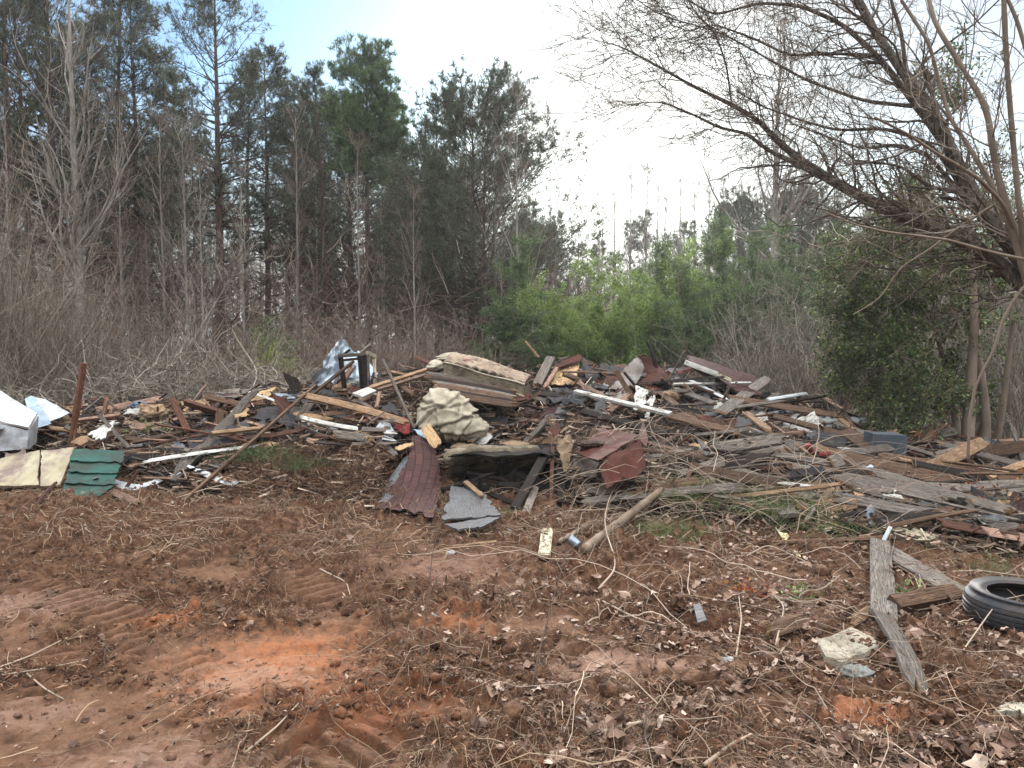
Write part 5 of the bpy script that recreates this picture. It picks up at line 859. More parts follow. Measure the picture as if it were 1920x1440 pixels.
# ---------------------------------------------------------------- filler debris on the heap, each piece its own object
ZL = [(0, 'at the washing machine'), (75, 'left of the rusty post'), (150, 'right of the rusty post'), (255, 'around the tan foam lump'), (330, 'by the square reddish post'), (400, 'beside the twisted grey plank'), (490, 'left of the steel sheet'), (590, 'below the window frame'), (710, 'beside the dark stake'), (780, 'around the beige bundle'), (915, 'below the quilted mattress'), (1010, 'below the crest plank'), (1080, 'above the bent metal casing'), (1180, 'below the curled tin'), (1260, 'left under the roof section'), (1350, 'right under the roof section'), (1450, 'left of the lath bundle'), (1530, 'below the lath bundle'), (1600, 'before the small cabinet'), (1700, 'under the dead brown leaves'), (1780, 'at the raised timber'), (1860, 'at the right edge')]
ZONES = [(z[0], (ZL[i + 1][0] if i + 1 < len(ZL) else 2400), z[1]) for i, z in enumerate(ZL)]
TONE = {'brown': 'brown', 'grey': 'grey', 'tan': 'tan', 'pink': 'pinkish', 'red': 'reddish', 'dark': 'dark rotten', 'whitewood': 'white-painted', 'fresh': 'freshly split', 'osb': 'chipboard', 'shing': 'red shingle', 'tar': 'black tar-paper', 'brownm': 'red-brown metal', 'greypl': 'slate grey plywood', 'galv': 'steel', 'cloth': 'brown rag', 'creamwood': 'cream-painted', 'tin': 'stained tin', 'beige': 'beige rag', 'shingd': 'maroon shingle'}
def excluded(px, py):
    if 440 < px < 745 and py > 846: return True
    if 838 < px < 1060 and py > 865: return True
    if px < 250 and py > 838: return True
    if 0 < px < 250 and py > 832: return True
    if 775 < px < 915 and 722 < py < 825: return True
    if 700 < px < 850 and py > 850: return True
    if 1045 < px < 1225 and 790 < py < 915: return True
    if 585 < px < 722 and py < 725: return True
    if 832 < px < 1000 and py < 735: return True
    if px > 1640 and py < 830: return True
    if 1285 < px < 1440 and py < 748: return True
    return False
def zone(px): return next(z[2] for z in ZONES if z[0] <= px < z[1])
def wsel(d): k = list(d); w = np.array([d[x] for x in k], float); return k[rng.choice(len(k), p=w / w.sum())]
LEFTW = dict(brown=4, grey=1.5, tan=2, pink=3.5, red=3.5, dark=4, fresh=.8, whitewood=.5); RIGHTW = dict(brown=5, grey=9.5, tan=1, pink=1, red=1, dark=4, fresh=.3, whitewood=.8); MIDW = dict(brown=3, grey=4, dark=6, red=1.2, pink=1.2, tan=.8, whitewood=.4)
cnt = 0; tries = 0
while cnt < 290 and tries < 4000:
    tries += 1; px = rng.uniform(-60, 1990) if rng.random() < .6 else (rng.uniform(1230, 1990) if rng.random() < .65 else rng.uniform(0, 760)); cr = np.interp(px, COL[:, 0], COL[:, 2]); bs = np.interp(px, COL[:, 0], COL[:, 1]); py = cr + (bs - cr) * rng.uniform(-.02, .92)
    if px > 0 and excluded(px, py): continue
    q = hit(px, py, rng.uniform(.02, .16)); L = rng.choice([rng.uniform(.15, .4), rng.uniform(.35, .9), rng.uniform(.8, 1.8)], p=[.2, .45, .35] if px > 1250 else [.4, .42, .18]); 
    right = px > 1220; az = rng.normal(0.0, .32 if right else .55) + (-.22 if right else .25) + (math.pi / 2 if rng.random() < .12 else 0)
    el = rng.normal(0, .3) if rng.random() > .12 else rng.uniform(.5, 1.2)
    if py > cr + .45 * (bs - cr) or L > .8: el = float(np.clip(el, -.16, .16))
    d = np.array([math.cos(az) * math.cos(el), math.sin(az) * math.cos(el) * .8, math.sin(el)]); d = nrm(d)
    m = wsel(RIGHTW if right else MIDW if 760 < px < 1100 else LEFTW); w = rng.uniform(.02, .045) if rng.random() < .5 else rng.uniform(.05, .11) if px < 1250 else rng.uniform(.06, .15); t = rng.choice([.012, .02, .035])
    if w < .05: t = min(t, .02)
    fc = nrm(np.array([rng.normal(0, .3), -.6 + rng.normal(0, .3), .8])); mb = board_mb(q - d * L / 2, q + d * L / 2, w, t, j0=rng.choice([0, .05, .12]), j1=rng.choice([.02, .08, .15]), bend=rng.normal(0, .02) * L, twist=rng.normal(0, .12), face=fc)
    sz = 'short' if L < .4 else 'middling' if L < .85 else 'long'
    tag(mb.build('broken_board', [M[m], M['fresh' if rng.random() < .6 else m]]), f'{sz} {TONE[m]} broken board {"jutting up" if abs(el) > .45 else "tilted" if abs(el) > .18 else "lying flat"} in the heap {zone(max(px, 0))}', 'board', 'loose broken boards of the demolition heap'); cnt += 1
cnt = 0
SW = dict(osb=1.5, tar=5, shing=1.2, shingd=1.5, brownm=1.0, greypl=4, galv=1.5, cloth=1.5, whitewood=1.3, tin=1.5, dark=5, brown=3)
while cnt < 160:
    px = rng.uniform(-40, 1960); cr = np.interp(px, COL[:, 0], COL[:, 2]); bs = np.interp(px, COL[:, 0], COL[:, 1]); py = cr + (bs - cr) * rng.uniform(0, .85)
    if px > 0 and excluded(px, py): continue
    q = hit(px, py, rng.uniform(0, .04)); a = rng.uniform(0, 6.28); L = rng.uniform(.1, .3); w_ = rng.uniform(.08, .2); nn = nrm(np.array([rng.normal(0, .4), -.5 + rng.normal(0, .4), .8])); e1 = nrm(np.cross(nn, [math.cos(a), math.sin(a), .2])); e2 = np.cross(nn, e1); sk_ = rng.normal(0, .3) * L
    m = wsel(SW); mb = sheet_mb([q - e1 * L - e2 * w_, q + e1 * L - e2 * w_ * rng.uniform(.4, 1), q + e1 * (L + sk_) + e2 * w_, q - e1 * L * rng.uniform(.4, 1) + e2 * w_], .01, 8, 7, .03, 4, .05, crumple=.02 if m in ('cloth', 'tar', 'brownm', 'galv', 'beige') else 0)
    tag(mb.build('sheet_scrap', [M[m], M['fresh' if m in ('osb', 'creamwood', 'brown') else m]]), f'torn {TONE[m]} scrap in the heap {zone(max(px, 0))}', 'scrap', 'torn sheet scraps of the demolition heap'); cnt += 1
# uncountable fine wreckage: splinters, chips, crumbs
def splinters():
    n = 11000; px = rng.uniform(-100, 2020, n); cr = np.interp(px, COL[:, 0], COL[:, 2]); bs = np.interp(px, COL[:, 0], COL[:, 1]); py = cr + (bs - cr) * rng.uniform(-.01, 1.03, n)
    mb = MB(); pts = []
    # fast hit: march on a coarse grid
    for a in range(0, n, 500):
        b = slice(a, a + 500); D = np.array([P(x, y, 1.0) - np.array([0, 0, CAMZ]) for x, y in zip(px[b], py[b])]); ys = np.arange(5.5, 12.5, .06); X = D[:, :1] * ys; Z = CAMZ + D[:, 2:3] * ys; S = surf(X, np.broadcast_to(ys, X.shape)); h = Z <= S; k = h.argmax(1); ok = h.any(1)
        pts.append(np.stack([X[ok, k[ok]], ys[k[ok]], S[ok, k[ok]]], -1))
    p = np.concatenate(pts); n = len(p); p[:, 2] += rng.uniform(-.05, .07, n); L = rng.gamma(2.2, .05, n) + .03; w = rng.uniform(.005, .03, n); t = rng.uniform(.002, .012, n)
    d = rng.normal(size=(n, 3)) * [1, .8, .35]; d = nrm(d); s = nrm(np.cross(d, rdir(n))); f = np.cross(d, s); c8 = []
    for sx in (-1, 1):
        for sy, sz in ((-1, -1), (1, -1), (1, 1), (-1, 1)): c8.append(p + d * (L * sx / 2)[:, None] + s * (w * sy / 2 * (1 if sx < 0 else rng.uniform(.2, 1)))[:, None] + f * (t * sz / 2)[:, None])
    v = np.stack(c8, 1); fq = np.array([[0, 1, 2, 3], [7, 6, 5, 4], [0, 4, 5, 1], [1, 5, 6, 2], [2, 6, 7, 3], [3, 7, 4, 0]]); q = (np.arange(n)[:, None, None] * 8 + fq[None]).reshape(-1, 4)
    mb.add(v.reshape(-1, 3), q); tag(mb.build('wood_splinters', M['splint'], origin=(0, 0, 0)), 'countless splinters and chips strewn through the demolition heap', 'splinters', None, 'stuff')
splinters()
def slats():
    mb = MB(); n = 0
    while n < 1100:
        px = rng.uniform(-60, 1990); cr = np.interp(px, COL[:, 0], COL[:, 2]); bs = np.interp(px, COL[:, 0], COL[:, 1]); py = cr + (bs - cr) * rng.uniform(-.02, .95)
        if px > 0 and excluded(px, py) and not 840 < px < 1050: continue
        q = hit(px, py, rng.uniform(-.02, .09)); L = rng.uniform(.12, .5); az = rng.uniform(0, 3.14) if rng.random() < .5 else rng.normal(0, .4); el = rng.normal(0, .3); d = np.array([math.cos(az) * math.cos(el), math.sin(az) * math.cos(el), math.sin(el)]); s = nrm(np.cross(d, rdir(1)[0])); f = np.cross(s, d); w = rng.uniform(.01, .045); t = rng.uniform(.004, .018)
        m = int(rng.choice(5, p=[.3, .2, .3, .12, .08])); o = rng.uniform(0, 50); e = rng.uniform(-.3, .3) * w; us = np.array([0, .5, 1]); g = np.array([[q + d * L * (u_ - .5) + s * w * v_ * (1 if u_ < .9 else rng.uniform(.1, 1)) + f * (.1 * L * rng.normal() * .1) for v_ in (-.5, .5)] for u_ in us])
        slab(mb, g + f * t / 2, g - f * t / 2, np.array([[[u_ * L + o, v_ * w + o] for v_ in (0, 1)] for u_ in us]), 2, 1, m, m); n += 1
    tag(mb.build('broken_slats', [M['brown'], M['grey'], M['dark'], M['pink'], M['red']], origin=(0, 0, 0)), 'countless small broken slats and sticks filling the demolition heap', 'slats', None, 'stuff')
slats()
# charred wreckage inside the hollow, coloured near-black to paint the shade there
for cs_, l in (([(838, 905), (930, 898), (950, 935), (850, 940)], 'left charred sheet, blackened as painted shade, lying inside the dark hollow'), ([(930, 895), (1050, 890), (1060, 935), (950, 938)], 'right charred sheet, blackened as painted shade, lying inside the dark hollow'), ([(860, 875, 8.4), (1040, 868, 8.4), (1045, 905, 8.2), (860, 910, 8.2)], 'black sheet painting the shade at the back of the dark hollow'), ([(1060, 905), (1100, 900), (1110, 945), (1062, 950)], 'charred sheet, blackened as painted shade, at the right mouth of the hollow')): Sh(cs_, 'char_shade', l, 'charred_shade_sheet', 'charred sheet', crumple=.06, jag=.04)
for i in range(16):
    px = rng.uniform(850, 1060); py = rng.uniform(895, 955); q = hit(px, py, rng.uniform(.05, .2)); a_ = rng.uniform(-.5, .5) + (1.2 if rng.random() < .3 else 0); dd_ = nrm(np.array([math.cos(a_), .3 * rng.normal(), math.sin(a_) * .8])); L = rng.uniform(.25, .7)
    tag(board_mb(q - dd_ * L / 2, q + dd_ * L / 2, rng.uniform(.04, .1), .025, j0=.05, j1=.08).build('charred_shade_board', [M['char_shade'], M['dark']]), f'charred board painted shade-black {"standing up" if abs(a_) > .7 else "lying level" if abs(a_) < .2 else "slanting"} {"at the left" if px < 920 else "in the middle" if px < 990 else "at the right"} inside the dark hollow', 'board', 'charred boards painted shade-black in the dark hollow')
P = P0
# ---------------------------------------------------------------- trees
def trunkline(H, n=14, wig=.012, r=None, lean=(0, 0)):
    r = r or rng; z = np.linspace(0, H, n); x = np.cumsum(r.normal(0, wig, n)) * H / n * 2; y = np.cumsum(r.normal(0, wig, n)) * H / n * 2; x -= x[0]; y -= y[0]
    return np.stack([x + lean[0] * z, y + lean[1] * z, z - .1], 1)
def pine(name, label, loc, H, cs=.3, wid=.17, top_w=.05, dens=1.0, rt=.16, nd='pine', dead=.9, droop=.0, tufts=1.0, seed=0, group=None, peak=.35, double=False, lean=(0, 0), tuft_len=.15):
    r = np.random.default_rng(seed); t = thing(name, loc, label, 'pine tree', group); org = np.asarray(loc, float)
    tl = trunkline(H, 16, .010, r, lean); rr = rt * (1 - np.linspace(0, 1, 16) ** 1.1 * .93); rr[0] *= 1.25
    mb = tubes(MB(), tl, rr, 10)
    if double: t2 = tl.copy(); t2[:, 0] += np.linspace(.15, .06 * H, 16) * .6 + .1; t2[:, 2] *= .92; tubes(mb, t2, rr * .75, 8)
    mb.V = [v + org for v in mb.V]; mb.build('trunk', M['bpine'], t, True)
    n1 = int(66 * dens); h = np.concatenate([r.uniform(cs, .985, n1), r.uniform(.13, cs + .1, int(26 * dead))]); n1 = len(h); live = np.arange(n1) < int(66 * dens)
    pos = np.stack([np.interp(h * H, tl[:, 2] + .1, tl[:, i]) for i in range(3)], 1)
    if double: k = r.random(n1) < .45; pos[k, 0] += np.interp(h[k], [0, 1], [.1, .036 * H + .1]); pos[k, 2] *= .95
    q = (h - cs) / (1 - cs); prof = np.where(q < peak, .55 + .45 * q / peak, 1 - (q - peak) / (1 - peak) * (1 - top_w / wid)); prof = np.where(live, np.maximum(prof, .2), .55)
    az = r.uniform(0, 6.283, n1); el = np.where(live, .12 + .55 * np.clip(q, 0, 1), -.1 + .15 * r.random(n1)) + r.normal(0, .13, n1) - droop
    d = np.stack([np.cos(az) * np.cos(el), np.sin(az) * np.cos(el), np.sin(el)], 1); L = wid * H * prof * r.uniform(.7, 1.15, n1)
    l1 = grow(pos, d, L, 8, .12, .05, r); r1 = (np.interp(h, np.linspace(0, 1, 16), rr) * .33)[:, None] * np.linspace(1, .2, 8)[None]; r1 = np.maximum(r1, .008)
    l2, r2 = sprout(l1[live], r1[live], 9, .25, 1.0, 48, .42, 5, .16, .08, .5, r, .25, .4, .006); l3, r3 = sprout(l2, r2, 4, .3, 1.0, 42, .5, 4, .2, .12, .6, r, .14, .4, .004)
    ld, rd = sprout(l1[~live], r1[~live], 6, .2, 1.0, 50, .4, 5, .25, -.02, .5, r, .2, .3, .005) if (~live).any() else (None, None)
    lb = MB(); tubes(lb, l1, r1, 5); tubes(lb, l2, r2, 3); tubes(lb, l3[::2], r3[::2], 3)
    if ld is not None: tubes(lb, ld, rd, 3)
    lb.V = [v + org for v in lb.V]; lb.build('branches', M['bpinel'], t)
    tips = np.concatenate([l3[:, 1], l3[:, 2], l3[:, -1], l2[:, -1], l2[:, 3]]); dirs = np.concatenate([l3[:, 2] - l3[:, 1], l3[:, 2] - l3[:, 1], l3[:, -1] - l3[:, -2], l2[:, -1] - l2[:, -2], l2[:, 3] - l2[:, 2]])
    clump = fbm(tips[:, 0] * .9 + 5, tips[:, 2] * .9 + tips[:, 1] * .7, 3, seed); keep = r.random(len(tips)) < tufts * np.clip((clump - .3) * 3, .25, 1); c = tips[keep]; dd = nrm(dirs[keep] + np.array([0, 0, .35]))
    nb = MB(); blades(nb, c, dd, tuft_len, .015, 8, .9, 0, r); nb.V = [v + org for v in nb.V]; nb.build('crown', M[nd], t)
    return t
FRONT = [  # px, py_top, Y, kwargs, label
 (415, -55, 25, dict(cs=.40, wid=.22, dens=1.5, rt=.185, seed=1, tufts=.55), 'tallest dark pine left of centre with a thick reddish trunk'),
 (505, 90, 27, dict(cs=.38, wid=.19, dens=1.3, rt=.13, seed=2, tufts=.55), 'slim dark pine standing right of the tallest pine'),
 (628, 130, 27, dict(cs=.40, wid=.17, dens=1.1, rt=.12, seed=3, tufts=.45, lean=(-.05, 0)), 'leaning slender pine left of the bright-topped pine'),
 (692, 112, 25.5, dict(cs=.64, wid=.15, dens=1.5, rt=.15, nd='pineb', dead=1.1, seed=4, tufts=1.2, peak=.45, top_w=.10, tuft_len=.17), 'straight pine with a dense bright green top and bare lower trunk'),
 (820, 190, 26, dict(cs=.42, wid=.14, dens=1.0, rt=.09, seed=5, tufts=.6), 'thin young pine left of the broad double-stemmed pine'),
 (885, 205, 24.5, dict(cs=.26, wid=.46, dens=3.0, rt=.15, seed=6, tufts=1.35, peak=.3, top_w=.20, double=True), 'broad double-stemmed pine at the right end of the pine row')]
protos = []
for px, pt_, Y, kw, lab in FRONT:
    b = P(px, 640, Y); H = P(px, pt_, Y)[2]; protos.append((pine('pine_tree', lab, (b[0], Y, 0), H, **kw), H))
BACK = [(28, -170, 24, 1), (75, -120, 27, 2), (112, -150, 26, 0), (205, -90, 28, 2), (262, -30, 29, 1), (180, 40, 32, 0), (305, 130, 31, 2), (-60, -50, 26, 1), (-200, -40, 29, 2), (120, 60, 34, 4), (455, 130, 33, 2),
        (560, 150, 33, 1), (590, 190, 36, 4), (745, 240, 34, 4), (780, 290, 32, 2), (370, 220, 36, 4), (170, 190, 36, 1), (240, 250, 38, 4), (660, 250, 38, 5), (930, 300, 36, 1), (990, 380, 33, 2), (1040, 430, 32, 4), (1085, 450, 36, 0), (540, 280, 41, 0), (840, 340, 40, 5), (60, 240, 38, 2), (320, 300, 41, 0), (410, 320, 42, 1),
        (610, 330, 43, 1), (770, 380, 44, 5), (880, 400, 42, 2), (1010, 440, 40, 5), (960, 420, 42, 0), (180, 230, 42, 1), (20, 220, 42, 2), (270, 300, 45, 5)]
BP = []
for i, (px, pt_, Y, k) in enumerate(BACK):
    src, H0 = protos[k]; b = P(px, 640, Y); H = P(px, pt_, Y)[2]
    BP.append(dup(src, (b[0], Y, 0), rng.uniform(0, 6.28), H / H0 * 1.0, 'dark pine crowded in the wood behind the front row of pines', 'pines in the wood behind the front row'))
MK = [(0, 'the left edge'), (150, 'the pale grey-barked tree'), (415, 'the tallest pine'), (505, 'the slim dark pine'), (628, 'the leaning slender pine'), (692, 'the bright-topped pine'), (820, 'the thin young pine'), (885, 'the broad double-stemmed pine')]
MK2 = [(960, 'the pointed green shrub'), (1065, 'the bright green shrub'), (1240, 'the hazy green shrub'), (1452, 'the pale forked tree'), (1640, 'the holly')]
label_by_place(BP, MK, 'dark background pine counting')
DP = []
for i, (px, pt_, Y, k) in enumerate([(1180, 415, 46, 4), (1215, 400, 50, 2), (1290, 415, 48, 1), (1340, 425, 50, 4), (1120, 455, 42, 2), (1150, 470, 44, 0), (1255, 430, 52, 0), (1500, 380, 36, 5), (1545, 400, 38, 1), (1700, 330, 34, 0), (1590, 440, 46, 2), (1390, 400, 40, 5)]):
    src, H0 = protos[k]; b = P(px, 640, Y); H = P(px, pt_, Y)[2]; DP.append(dup(src, (b[0], Y, 0), rng.uniform(0, 6.28), H / H0, 'small distant pine seen low against the bright sky right of centre', 'distant pines right of centre'))
label_by_place(DP, MK2, 'small distant pine counting')
# bare hardwoods
def bare(name, label, loc, H, rt=.1, seed=0, bk='bgrey', tw='twig', n1=26, t0=.3, ang=40, lf=.35, up=.08, wig=.10, group=None, lv=3, cat='bare tree', lean=(0, 0), per=(7, 6), fork=False, minr=.004):
    r = np.random.default_rng(seed); t = thing(name, loc, label, cat, group); org = np.asarray(loc, float); tl = trunkline(H, 16, .012, r, lean); rr = rt * (1 - np.linspace(0, 1, 16) * .9)
    mb = tubes(MB(), tl, rr, 9); l1, r1 = sprout(tl[None], rr[None], n1, t0, .98, ang, lf, 9, wig, up, .5, r, .4, .15, minr * 1.5); tubes(mb, l1, r1, 5)
    mb.V = [v + org for v in mb.V]; mb.build('trunk', M[bk], t, True)
    l2, r2 = sprout(l1, r1, per[0], .15, 1, 42, .5, 6, wig * 1.4, up, .6, r, .2, .25, minr); tb = tubes(MB(), l2, r2, 3)
    if lv > 2: l3, r3 = sprout(l2, r2, per[1], .15, 1, 42, .5, 5, wig * 1.6, up, .7, r, .12, .4, minr * .75); tubes(tb, l3, r3, 3)
    tb.V = [v + org for v in tb.V]; tb.build('twigs', M[tw], t); return t
def gx(px, Y): return (P(px, 640, Y)[0], Y, 0)
def hh(px, py, Y): return P(px, py, Y)[2]
bare('bare_tree', 'pale grey-barked bare tree rising out of frame at the left', gx(150, 20), hh(150, -80, 20), .15, 11, 'bgrey', 'twigg', 34, .25, 32, .32, .14)
bare('bare_tree', 'thin pale bare tree left of the tallest pine', gx(350, 22), hh(350, 220, 22), .06, 12, 'bgrey', 'twigg', 20, .3, 35, .3, .1)
bare('bare_tree', 'leaning bare sapling with a pale curving trunk in front of the pines', gx(270, 17), hh(360, 455, 17), .06, 13, 'bgrey', 'twigg', 14, .4, 40, .4, .1, lean=(.62, 0))
bare('bare_tree', 'pale forked bare tree standing beyond the bamboo-green shrubs right of centre', gx(1452, 27), hh(1452, 40, 27), .17, 14, 'bgrey', 'twigg', 30, .32, 38, .42, .12)
bt = bare('bare_tree', 'tall straight bare tree against the bright sky, in the row right of centre', gx(1210, 42), hh(1210, 300, 42), .10, 15, 'bgrey', 'twig', 30, .3, 24, .16, .2, group='tall bare trees in a row right of centre')
TB = []
for px, py, Y, s in ((1180, 315, 43, 0), (1272, 325, 44, 1), (1325, 345, 42, 2), (1352, 320, 44, 3), (1245, 360, 46, 4), (1150, 350, 45, 5), (1385, 335, 43, 1), (1560, 250, 40, 4), (1620, 230, 38, 5), (1300, 355, 50, 2), (1230, 340, 50, 3), (1420, 330, 45, 1), (1500, 300, 44, 2), (1680, 260, 40, 2), (1760, 240, 38, 4), (1860, 260, 36, 3)):
    TB.append(dup(bt, gx(px, Y), rng.uniform(0, 6.28), hh(px, py, Y) / hh(1210, 300, 42), None, 'tall bare trees in a row right of centre'))
label_by_place(TB, MK2, 'tall thin bare distant tree counting')
# slim bare trunks filling the wood behind the pines
b2 = bare('bare_tree', 'slim bare trunk among the dark wood', gx(230, 23), 9.0, .06, 16, 'bgrey', 'twigr', 26, .15, 38, .25, .1, group='slim bare trees in the dark wood')
ST_ = [b2]
for i in range(46):
    px = rng.uniform(-150, 1130); Y = rng.uniform(19, 36); ST_.append(dup(b2, gx(px, Y), rng.uniform(0, 6.28), rng.uniform(.55, 1.05), None, 'slim bare trees in the dark wood'))
label_by_place(ST_, MK, 'slim bare trunk counting')
# bare multi-stem shrubs of the undergrowth
def shrub(name, label, loc, H, ns, spread, seed, bk, tw, group, cat='bare shrub', per=(5, 4), wig=.1, minr=.003):
    r = np.random.default_rng(seed); t = thing(name, loc, label, cat, group); org = np.asarray(loc, float); a = r.uniform(0, 6.28, ns); st = np.stack([np.cos(a) * .25 * r.random(ns), np.sin(a) * .25 * r.random(ns), np.zeros(ns) - .05], 1)
    d = np.stack([np.cos(a) * spread, np.sin(a) * spread, np.ones(ns)], 1) + r.normal(0, .12, (ns, 3)); l0 = grow(st, d, H * r.uniform(.55, 1.1, ns), 10, wig, .02, r); r0 = r.uniform(.007, .013, ns)[:, None] * np.linspace(1, .25, 10)[None]
    mb = tubes(MB(), l0, r0, 4); mb.V = [v + org for v in mb.V]; mb.build('stems', M[bk], t)
    l1, r1 = sprout(l0, r0, per[0], .15, 1, 42, .4, 6, wig * 1.5, .03, .6, r, .2, .35, minr); l2, r2 = sprout(l1, r1, per[1], .1, 1, 45, .5, 4, wig * 2, .02, .7, r, .1, .5, minr * .8); tb = tubes(MB(), l1, r1, 3); tubes(tb, l2, r2, 3)
    tb.V = [v + org for v in tb.V]; tb.build('twigs', M[tw], t); return t
def dup_(*a): return [dup(*a)]
S1 = shrub('bare_shrub', 'pale brown bare shrub in the tangled thicket at the left', gx(40, 14), 4.2, 26, .35, 21, 'twigg', 'twig', 'bare shrubs of the left thicket')
S2 = shrub('bare_shrub', 'reddish bare shrub of upright stems behind the heap', gx(760, 16.5), 2.3, 26, .18, 22, 'twigr', 'twigr', 'reddish bare shrubs behind the heap', wig=.07)
S3 = shrub('bare_shrub', 'arching grey bare shrub right of the roof section', gx(1490, 13.5), 2.8, 26, .5, 23, 'twigg', 'twigg', 'arching bare shrubs right of the roof section', wig=.13)
S4 = shrub('bare_shrub', 'low tangled bare shrub on the brush bank behind the left heap', gx(330, 13.2), 1.1, 34, 1.2, 24, 'twigg', 'twig', 'low tangled shrubs on the brush bank', wig=.2)
A1 = [S1]; A2 = [S2]; A3 = [S3]; A4 = [S4]
for px in list(rng.uniform(-220, 235, 34)): Y = rng.uniform(12.5, 20); A1 += dup_(S1, gx(px, Y), rng.uniform(0, 6.28), rng.uniform(.75, 1.15) * np.interp(px, [-200, 60, 240], [1.15, 1.05, .7]))
for px in list(rng.uniform(240, 1130, 62)): Y = rng.uniform(13.5, 20); A2 += dup_(S2, gx(px, Y), rng.uniform(0, 6.28), rng.uniform(.7, 1.15) * (1.0 if px < 900 else .75))
for px in list(rng.uniform(1130, 1600, 16)): Y = rng.uniform(13, 16); A2 += dup_(S2, gx(px, Y), rng.uniform(0, 6.28), rng.uniform(.5, .9))
for px in (1400, 1440, 1520, 1550, 1460, 1585): Y = rng.uniform(12.5, 15); A3 += dup_(S3, gx(px, Y), rng.uniform(0, 6.28), rng.uniform(.8, 1.15))
A7 = []
for px in list(rng.uniform(1640, 2050, 12)): Y = rng.uniform(12.5, 18); A7 += dup_(S3, gx(px, Y), rng.uniform(0, 6.28), rng.uniform(.7, 1.1), 'arching grey bare shrub in the wood behind the holly', 'bare shrubs behind the holly')
for px in list(rng.uniform(-60, 600, 34)): Y = rng.uniform(11.6, 14.2); A4 += dup_(S4, gx(px, Y), rng.uniform(0, 6.28), rng.uniform(.8, 1.25) * (1.1 if px > 180 else .8))
label_by_place(A7, [(1640, 'the small cabinet'), (1815, 'the holly trunk')], 'arching grey shrub in the wood')
MK3 = [(130, 'the rusty post'), (290, 'the tan foam'), (480, 'the twisted grey plank'), (640, 'the steel sheet'), (720, 'the dark stake'), (830, 'the mattress left end'), (960, 'the pointed green shrub'), (1065, 'the bright green shrub'), (1180, 'the curled tin'), (1290, 'the roof section left end'), (1440, 'the roof section right end')]
label_by_place(A2, MK3, 'reddish bare shrub behind the heap'); label_by_place(A4, MK3, 'low tangled shrub on the brush bank'); label_by_place(A1, [(75, 'the white panel'), (145, 'the rusty post')], 'pale bare thicket shrub'); label_by_place(A3, [(1440, 'the roof section right end')], 'arching grey bare shrub')
# tangled brush bank: uncountable fallen twigs
def brushbank():
    n = 4600; px = rng.uniform(-80, 640, n); Y = rng.uniform(11.2, 14.2, n); b = np.array([P(x, 640, y) for x, y in zip(px, Y)]); Hb = np.interp(px, [-80, 150, 330, 480, 640], [.7, .8, 1.15, 1.1, .5]) * np.sin(np.clip((Y - 11) / 3.4, 0, 1) * math.pi)
    st = np.stack([b[:, 0], Y, rng.random(n) * Hb * 1.15], 1); l = grow(st, rng.normal(size=(n, 3)) * [1, .7, .45] + [0, 0, .1], rng.uniform(.4, 1.5, n), 8, .28, .0); tubes_ = tubes(MB(), l, rng.uniform(.004, .011, n)[:, None] * np.linspace(1, .4, 8)[None], 3)
    tag(tubes_.build('brush_bank', M['twigg'], origin=(0, 0, 0)), 'grey tangle of cut branches banked up behind the left heap', 'brush', None, 'stuff')
    X, YY_ = np.meshgrid(np.linspace(-9.5, -2.3, 90), np.linspace(11.2, 15.5, 60), indexing='ij'); u = topx(X, YY_); z = .85 * np.interp(u, [-80, 150, 330, 480, 640], [.7, .8, 1.1, 1.0, .2]) * np.sin(np.clip((YY_ - 11.1) / 4.4, 0, 1) * math.pi) * (.8 + .4 * fbm(X * 1.3, YY_ * 1.3, 3)) * np.clip((X + 9.6) * 1.5, 0, 1) * np.clip((-2.25 - X) * 1.5, 0, 1) - .08 + .08 * fbm(X * 6, YY_ * 6, 3)
    I = np.arange(X.size).reshape(X.shape); mb = MB(); mb.add(np.stack([X, YY_, z], -1), np.stack([I[:-1, :-1], I[1:, :-1], I[1:, 1:], I[:-1, 1:]], -1).reshape(-1, 4)); tag(mb.build('brush_mound', M['mound'], smooth=True, origin=(0, 0, 0)), 'earth bank under the tangled brush', None, None, 'structure')
brushbank()
